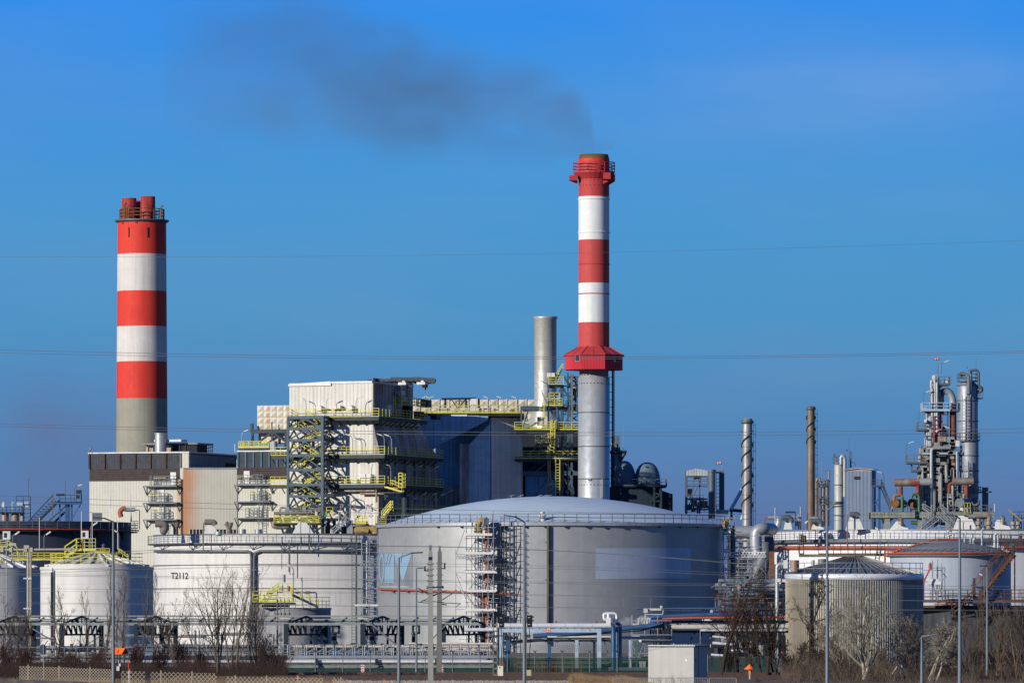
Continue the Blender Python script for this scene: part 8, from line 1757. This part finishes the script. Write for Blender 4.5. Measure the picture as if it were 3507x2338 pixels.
def tree(px, D, ytop, kind, bark, label, seed, stems=1, r=.12, lean=0., name='bare_tree', group='leafless trees along the railway', twig=None, mul=1.):
    rs = random.Random(seed); loc = (X(px,D),D,0); T = Thing(name, label, 'tree' if name != 'bare_shrub' else 'shrub', loc, group=group); cfg = dict(KT[kind]); Ht = Z(ytop,D); tb = MB(); cb = MB()
    if mul != 1.: cfg['n'] = tuple(max(2,int(v*mul)) for v in cfg['n'])
    for s in range(stems):
        d = Vector((lean+(rs.uniform(-.25,.25) if stems > 1 else 0), rs.uniform(-.1,.1), 1)).normalized(); LL = Ht*(rs.uniform(.75,1.) if s else 1.)*{'poplar':.97,'spread':.72,'gnarl':.72,'broom':.7}[kind]
        grow(cb, Vector(loc)+Vector((rs.uniform(-.3,.3)*(stems > 1),rs.uniform(-.3,.3)*(stems > 1),-.1)), d, LL, r*(1 if s == 0 else .75), 0, cfg, rs, tb)
    # fit the height to the crown's real top
    zm = max(v[2] for v in cb.v); k = Ht/zm
    for m_ in (tb, cb): m_.v = [(loc[0]+(v[0]-loc[0])*min(1.2,k),loc[1]+(v[1]-loc[1])*min(1.2,k),v[2]*k) for v in m_.v]
    T.add('trunk', tb, BARK[bark]); T.add('crown', cb, BARK[twig or bark]); return T
L_ = 'slender upright bare tree '
tree(362, 452., 1925, 'poplar', 'grey', L_+'left of the tall lamp post at the orange marker', 1, r=.07)
tree(398, 455., 1945, 'poplar', 'grey', L_+'just right of the tall lamp post', 2, r=.05)
tree(428, 450., 1940, 'poplar', 'grey', L_+'on the blue shaded edge of the white tank', 3, r=.06)
tree(484, 450., 1930, 'poplar', 'grey', L_+'at the dark right edge of the white tank', 4, r=.08)
tree(522, 456., 1935, 'poplar', 'grey', L_+'at the left end of the T2112 tank', 5, r=.06)
tree(308, 456., 2005, 'poplar', 'grey', 'small thin bare tree left of the numbered orange marker', 6, r=.04)
tree(185, 446., 2000, 'spread', 'dark', 'dark spreading bare tree right of the round sign', 7, r=.11, lean=.12, twig='grey')
tree(30, 448., 2030, 'spread', 'grey', 'spreading bare tree at the left edge of the picture', 8, r=.09, stems=2)
tree(95, 458., 2060, 'broom', 'grey', 'small bushy bare tree left of the round sign', 9, r=.06, stems=2)
tree(742, 440., 1890, 'spread', 'grey', 'tall spreading bare tree, left of the central pair before the T2112 tank', 10, r=.13, lean=-.02, mul=.9, stems=3, twig='grey')
tree(800, 446., 1905, 'spread', 'tan', 'tall leaning bare tree, right of the central pair before the T2112 tank', 11, r=.11, lean=.08, stems=3, mul=.85)
tree(690, 452., 2010, 'spread', 'grey', 'smaller bare tree leaning left of the central pair', 12, r=.06, lean=-.3)
tree(878, 448., 2010, 'broom', 'grey', 'bushy bare tree just left of the small grey tank', 13, r=.07, stems=3)
tree(600, 455., 2060, 'broom', 'grey', 'low bare tree below the T2112 lettering', 14, r=.05, stems=2)
tree(2470, 452., 1935, 'gnarl', 'dark', 'dark reddish crowned bare tree over the right edge of the dome tank', 15, r=.18, twig='red', mul=1.1)
tree(2575, 455., 1915, 'spread', 'dark', 'dark forked bare tree behind the orange cone marker', 16, r=.13, stems=2, twig='dark')
tree(2615, 452., 1955, 'spread', 'dark', 'dark twisted bare tree left of the vertical silver pipe', 17, r=.14, stems=2, lean=.05)
tree(2768, 448., 1955, 'gnarl', 'dark', 'gnarled dark bare tree before the stained left part of the corrugated tank', 18, r=.13, mul=1.)
tree(2960, 425., 1935, 'spread', 'pale', 'large pale barked bare tree spreading before the corrugated tank', 19, r=.17, stems=4, mul=1.15, twig='twig', lean=.03)
tree(3060, 428., 2080, 'gnarl', 'pale', 'pale crooked bare tree leaning right of the corrugated tank', 20, r=.08, stems=4, lean=.5, twig='twig')
tree(2880, 440., 2080, 'gnarl', 'tan', 'low twisted tan bare tree at the foot of the corrugated tank', 21, r=.08, stems=2, lean=-.2)
tree(3190, 424., 2110, 'gnarl', 'pale', 'pale spreading bare tree at the short lamp post', 22, r=.08, stems=5, lean=.25, twig='twig')
tree(3320, 432., 2040, 'spread', 'tan', 'tan twiggy bare tree left of the lamp post with the T head', 23, r=.08, stems=3)
tree(3420, 430., 2030, 'broom', 'tan', 'dense broom like bare tree right of the lamp post with the T head', 24, r=.09, stems=4, twig='tan')
tree(3500, 425., 1985, 'broom', 'tan', 'tall dense bare tree at the right edge of the picture', 25, r=.11, stems=4, twig='grey')
tree(3250, 440., 2120, 'broom', 'dark', 'dark bushy bare tree before the shadow coloured concrete base', 26, r=.08, stems=3)
tree(2530, 458., 1990, 'spread', 'dark', 'dark tall bare tree between hut and cone marker', 31, r=.1, stems=2, mul=1.1)
tree(2660, 452., 2020, 'broom', 'dark', 'dark bare tree just left of the vertical silver pipe foot', 32, r=.09, stems=3)
tree(3130, 445., 2090, 'broom', 'tan', 'tan broom like bare tree left of the short lamp post', 33, r=.07, stems=4)
tree(2900, 436., 2040, 'spread', 'tan', 'tan bare tree left of the large pale tree', 34, r=.08, stems=3, twig='twig')
tree(2700, 450., 2130, 'gnarl', 'dark', 'low dark bare tree beside the round red bordered sign', 27, r=.08, stems=2)
def shrub(px, D, ytop, bark, label, seed, stems=9, kind='broom'): return tree(px, D, ytop, kind, bark, label, seed, stems=stems, r=.025, name='bare_shrub', group='leafless shrubs along the fence', mul=.9)
for i, (px, yt, bk, lab) in enumerate(((20,2190,'red','dark red shrub at the left edge'),(90,2205,'red','red brown shrub below the small bushy tree'),(240,2200,'red','red brown shrub between round sign and lamp post'),(330,2210,'red','red brown shrub left of the numbered marker'),(470,2200,'red','red brown shrub right of the red stake'),(545,2190,'red','red brown shrub below the T2112 tank left end'),(620,2180,'red','reddish shrub left of the tall central trees'),(690,2215,'dark','dark shrub at the central tree pair'),(905,2170,'dark','dark round shrub right of the central tree pair'),(950,2220,'red','dark red shrub at the left end of the folding gates'),(2700,2230,'dark','dark shrub beside the vertical silver pipe'),(2800,2190,'dark','dark shrub left of the lamp post at the corrugated tank'),(2870,2210,'tan','tan shrub right of the lamp post at the corrugated tank'),(3020,2200,'tan','tan shrub under the large pale tree'),(3100,2190,'tan','tan shrub left of the short lamp post'),(3240,2180,'dark','dark shrub right of the short lamp post'),(3330,2180,'tan','tan shrub at the foot of the T head lamp post'),(3390,2200,'dark','dark shrub right of the T head lamp post'),(3470,2170,'red','red brown shrub near the right edge'),(2500,2220,'dark','dark shrub right of the hut'))):
    shrub(px, 446.+(i%4)*5, yt, bk, lab, 100+i)
# undergrowth: nobody could count these stalks
def stalks(name, label, x0, x1, D0, D1, n, hmin, hmax, m, seed, r=.012, lean=.25):
    rs = random.Random(seed); mb = MB()
    for k in range(n):
        D = rs.uniform(D0,D1); x = X(rs.uniform(x0,x1),D); h = hmin+(hmax-hmin)*rs.random()**1.6*(.55+.45*math.sin(x*.55+seed)*math.sin(x*.23+1+seed)+.25*math.sin(x*1.7)); p = Vector((x,D,0)); a = Vector((rs.gauss(0,lean),rs.gauss(0,lean),1)); b = a+Vector((rs.gauss(0,lean*.8),0,0)); mb.tube([p,p+a*h*.5,p+a*h*.5+b*h*.5], [r,r*.8,r*.4], 3, cap=False)
        if rs.random() < .6:
            q = p+a*h*.5
            for _ in range(3): mb.tube([q, q+Vector((rs.gauss(0,.4),rs.gauss(0,.3),rs.uniform(.2,.7)))*h*.5], [r*.6,r*.3], 3, cap=False); q = q+b*h*.12
    return single(name, label, 'undergrowth', mb, m, kind='stuff')
stalks('undergrowth', 'dense reddish brown thicket of winter stems behind the lattice fence', -60, 985, 432, 466, 3800, .6, 2.7, BARK['red'], 1, .010)
stalks('undergrowth', 'darker stems mixed into the left thicket', -60, 960, 428, 460, 5000, .5, 2.4, BARK['dark'], 2, .010)
stalks('undergrowth', 'tangled tan and grey winter thicket along the bottom right', 2680, 3560, 415, 462, 3200, .4, 2.8, BARK['tan'], 3, .010, .35)
stalks('undergrowth', 'dark stems mixed into the right thicket', 2720, 3560, 420, 470, 4200, .4, 3.2, BARK['dark'], 4, .010, .3)
stalks('dry_grass', 'straw coloured dry grass along the railway edge left of the hut', 1950, 2240, 408, 424, 3500, .2, .75, mat('dry_grass', (.30,.20,.10), .9), 5, .008)
stalks('dry_grass', 'dry weeds before the hut and barriers', 2230, 2420, 405, 416, 260, .4, 1.2, mat('dry_weed', (.26,.20,.12), .9), 6, .008)
stalks('dry_grass', 'dry brown grass behind the lattice fences', -60, 1150, 400, 426, 5000, .15, .6, mat('brown_grass', (.20,.14,.08), .9), 7, .009)
stalks('dry_grass', 'thin reed stems behind the fence under the pipe bridge', 1760, 2000, 474, 477, 60, .8, 1.9, mat('reed', (.2,.12,.06), .9), 8, .01, .04)

# ================================================================== SMOKE
def smoke():
    D = 1100.; s = D/F; O = P(2040,515,D)
    path = [(2038,525,44),(2022,465,96),(1965,415,128),(1880,395,138),(1750,375,150),(1600,360,168),(1450,345,190),(1300,285,225),(1100,245,250),(900,225,260),(720,220,250),(560,230,210)]
    mb = MB(); pts = [P(a,b,D) for a, b, r in path]; pts[0].z += 0; mb.tube(pts, [r*s*1.5 for a,b,r in path], 20)
    m = bpy.data.materials.new('smoke_volume'); m.use_nodes = True; nt = m.node_tree; nt.nodes.clear(); t = NT(nt)
    out = t.n('ShaderNodeOutputMaterial'); vol = t.n('ShaderNodeVolumePrincipled'); t.l(vol.outputs[0], out.inputs['Volume'])
    tc = t.n('ShaderNodeTexCoord').outputs['Object']; sp = t.n('ShaderNodeSeparateXYZ'); t.l(tc, sp.inputs[0]); x, y, z = sp.outputs
    L = (2060-500)*s; u = t.m('DIVIDE', t.m('SUBTRACT', (2060-2040)*s, x), L, clamp=True)   # 0 at the chimney, 1 at the far end
    def curve(f):
        st = []
        for a, b, r in path: st.append(((2060-a)/1560., f(a,b,r)))
        st = st[:32]; return t.ramp(u, st)
    zc = t.m('MULTIPLY', curve(lambda a,b,r: (522-b)/400.), 400.*s); rr = t.m('MULTIPLY', curve(lambda a,b,r: r/300.), 420.*s)
    am = curve(lambda a,b,r: {2038:1.,2022:1.,1965:1.05,1880:1.05,1750:.9,1600:1.,1450:1.,1300:.85,1100:.62,900:.45,720:.32,560:.1}[a])
    n1 = t.noise(t.scale(tc, (.7,1.,1.2)), .085, 6, .62); n2 = t.noise(tc, .03, 3, .5)
    zo = t.m('SUBTRACT', z, t.m('SUBTRACT', zc, 7*s*0)); dz = t.m('ADD', zo, t.m('MULTIPLY', t.m('SUBTRACT', n2, .5), 9.))
    rad = t.m('DIVIDE', t.m('SQRT', t.m('ADD', t.m('MULTIPLY', dz, dz), t.m('MULTIPLY', y, y))), rr)
    core = t.m('SUBTRACT', 1.0, rad); den = t.m('ADD', core, t.m('MULTIPLY', t.m('SUBTRACT', n1, .48), 3.6)); den = t.m('MULTIPLY', t.m('MULTIPLY', den, t.m('MULTIPLY', core, 2.5, clamp=True), clamp=True), am)
    t.l(t.m('MULTIPLY', den, .033), vol.inputs['Density']); vol.inputs['Color'].default_value = (.30,.27,.18,1); vol.inputs['Anisotropy'].default_value = .1
    o = single('smoke', 'thin dark smoke plume drifting left from the top of the slim chimney', 'smoke', mb, m, loc=O, kind='stuff')
    m.cycles.homogeneous_volume = False
smoke()
mb = MB(); c = P(2145,2128,525.); mb.lathe(c, [(.01,-.35),(.6,-.2),(.8,.1),(.5,.4),(.01,.5)], 14); 
mb.lathe((c[0]+1.6,c[1],c[2]), [(.01,-.4),(.8,-.2),(.9,.1),(.5,.5),(.01,.6)], 14)
m = bpy.data.materials.new('steam_volume'); m.use_nodes = True; m.node_tree.nodes.clear(); t = NT(m.node_tree); out = t.n('ShaderNodeOutputMaterial'); vol = t.n('ShaderNodeVolumePrincipled'); t.l(vol.outputs[0], out.inputs['Volume']); tc = t.n('ShaderNodeTexCoord').outputs['Object']
t.l(t.m('MULTIPLY', t.m('SUBTRACT', t.noise(tc, 1.2, 4), .42, clamp=True), 3.2), vol.inputs['Density']); vol.inputs['Color'].default_value = (.95,.95,.95,1)
single('steam', 'small white steam puff at the silver valve right of the pipe bridge', 'steam', mb, m, loc=c, kind='stuff')

# ================================================================== LIGHT, SKY, CAMERA
EL, AZ = R(17), R(49)
sd = Vector((-math.sin(AZ)*math.cos(EL), -math.cos(AZ)*math.cos(EL), math.sin(EL)))
su = bpy.data.lights.new('sun', 'SUN'); su.energy = 5.5; su.angle = R(.5); su.color = (1.,.93,.82); so = bpy.data.objects.new('sun', su); col.objects.link(so); so.rotation_euler = sd.to_track_quat('Z','Y').to_euler(); so.location = (0,0,200)
w = bpy.data.worlds.new('World'); sc.world = w; w.use_nodes = True; w.node_tree.nodes.clear(); t = NT(w.node_tree); out = t.n('ShaderNodeOutputWorld'); bg = t.n('ShaderNodeBackground'); t.l(bg.outputs[0], out.inputs[0])
sky = t.n('ShaderNodeTexSky', sky_type='NISHITA'); sky.sun_disc = False; sky.sun_elevation = EL; sky.sun_rotation = math.atan2(sd.x, sd.y) % (2*math.pi); sky.air_density = 1.; sky.dust_density = .3; sky.ozone_density = 3.
tc = t.n('ShaderNodeTexCoord').outputs['Generated']; sp = t.n('ShaderNodeSeparateXYZ'); t.l(tc, sp.inputs[0]); z = sp.outputs[2]
def lin(c): return tuple(((v/255+.055)/1.055)**2.4 if v/255 > .04045 else v/255/12.92 for v in c)
zz = lambda py: (HY-py)/F/.14
grad = t.ramp(t.m('DIVIDE', z, .14, clamp=True), [(0., lin((92,112,156))), (zz(1750), lin((88,119,168))), (zz(1450), lin((82,135,186))), (zz(1100), lin((79,148,198))), (zz(700), lin((75,151,210))), (zz(300), lin((66,146,223))), (zz(0), lin((48,142,234))), (1., lin((38,122,215)))])
hz = t.noise(t.scale(tc, (14,14,60)), 1., 4, .5)       # faint thin haze bands
grad = t.mix(t.m('MULTIPLY', t.ramp(hz, [(.45,0.),(.75,1.)]), .10), grad, lin((150,160,190)))
def blob(px, py, wx, wz, colr, amt, grad, nsc):
    gx = t.m('DIVIDE', t.m('SUBTRACT', sp.outputs[0], (px-CX)/F), wx/F); gz = t.m('DIVIDE', t.m('SUBTRACT', z, (HY-py)/F), wz/F)
    g = t.m('EXPONENT', t.m('MULTIPLY', t.m('ADD', t.m('MULTIPLY', gx, gx), t.m('MULTIPLY', gz, gz)), -1.))
    n = t.ramp(t.noise(t.scale(tc, nsc), 1., 5, .6), [(.3,.25),(.7,1.)])
    return t.mix(t.m('MULTIPLY', t.m('MULTIPLY', g, n), amt), grad, lin(colr))
grad = blob(3000, 270, 620, 110, (120,165,225), .55, grad, (30,30,120)); grad = blob(2600, 420, 900, 160, (105,160,220), .4, grad, (25,25,90))
grad = blob(190, 1480, 230, 200, (100,112,152), .7, grad, (60,60,80)); grad = blob(700, 1250, 420, 90, (95,140,190), .4, grad, (30,30,120))
hs = t.n('ShaderNodeMix', data_type='RGBA', blend_type='MULTIPLY'); hs.inputs[0].default_value = 1.; t.l(sky.outputs[0], hs.inputs[6]); hs.inputs[7].default_value = (.023,.055,.112,1)
f = t.n('ShaderNodeMapRange', interpolation_type='SMOOTHSTEP'); t.l(z, f.inputs[0]); f.inputs[1].default_value = .12; f.inputs[2].default_value = .4
t.l(t.mix(f.outputs[0], grad, hs.outputs[2]), bg.inputs[0]); bg.inputs[1].default_value = 1.
cam = bpy.data.cameras.new('camera'); co = bpy.data.objects.new('camera', cam); col.objects.link(co); co.location = (0,0,H); co.rotation_euler = (R(90),0,0)
cam.sensor_width = 36.; cam.lens = F/3507*36; cam.shift_y = (HY-1169)/3507; cam.clip_start = 1.; cam.clip_end = 30000.; sc.camera = co
sc.view_settings.view_transform = 'Standard'; sc.view_settings.look = 'None'; sc.view_settings.exposure = 0; sc.view_settings.gamma = 1
sc.render.engine = 'CYCLES'; cy = sc.cycles; cy.max_bounces = 5; cy.diffuse_bounces = 2; cy.glossy_bounces = 3; cy.transparent_max_bounces = 12; cy.volume_bounces = 0; cy.volume_max_steps = 64; cy.use_denoising = True; cy.denoiser = 'OPENIMAGEDENOISE'; cy.denoising_input_passes = 'RGB_ALBEDO_NORMAL'; cy.denoising_prefilter = 'ACCURATE'
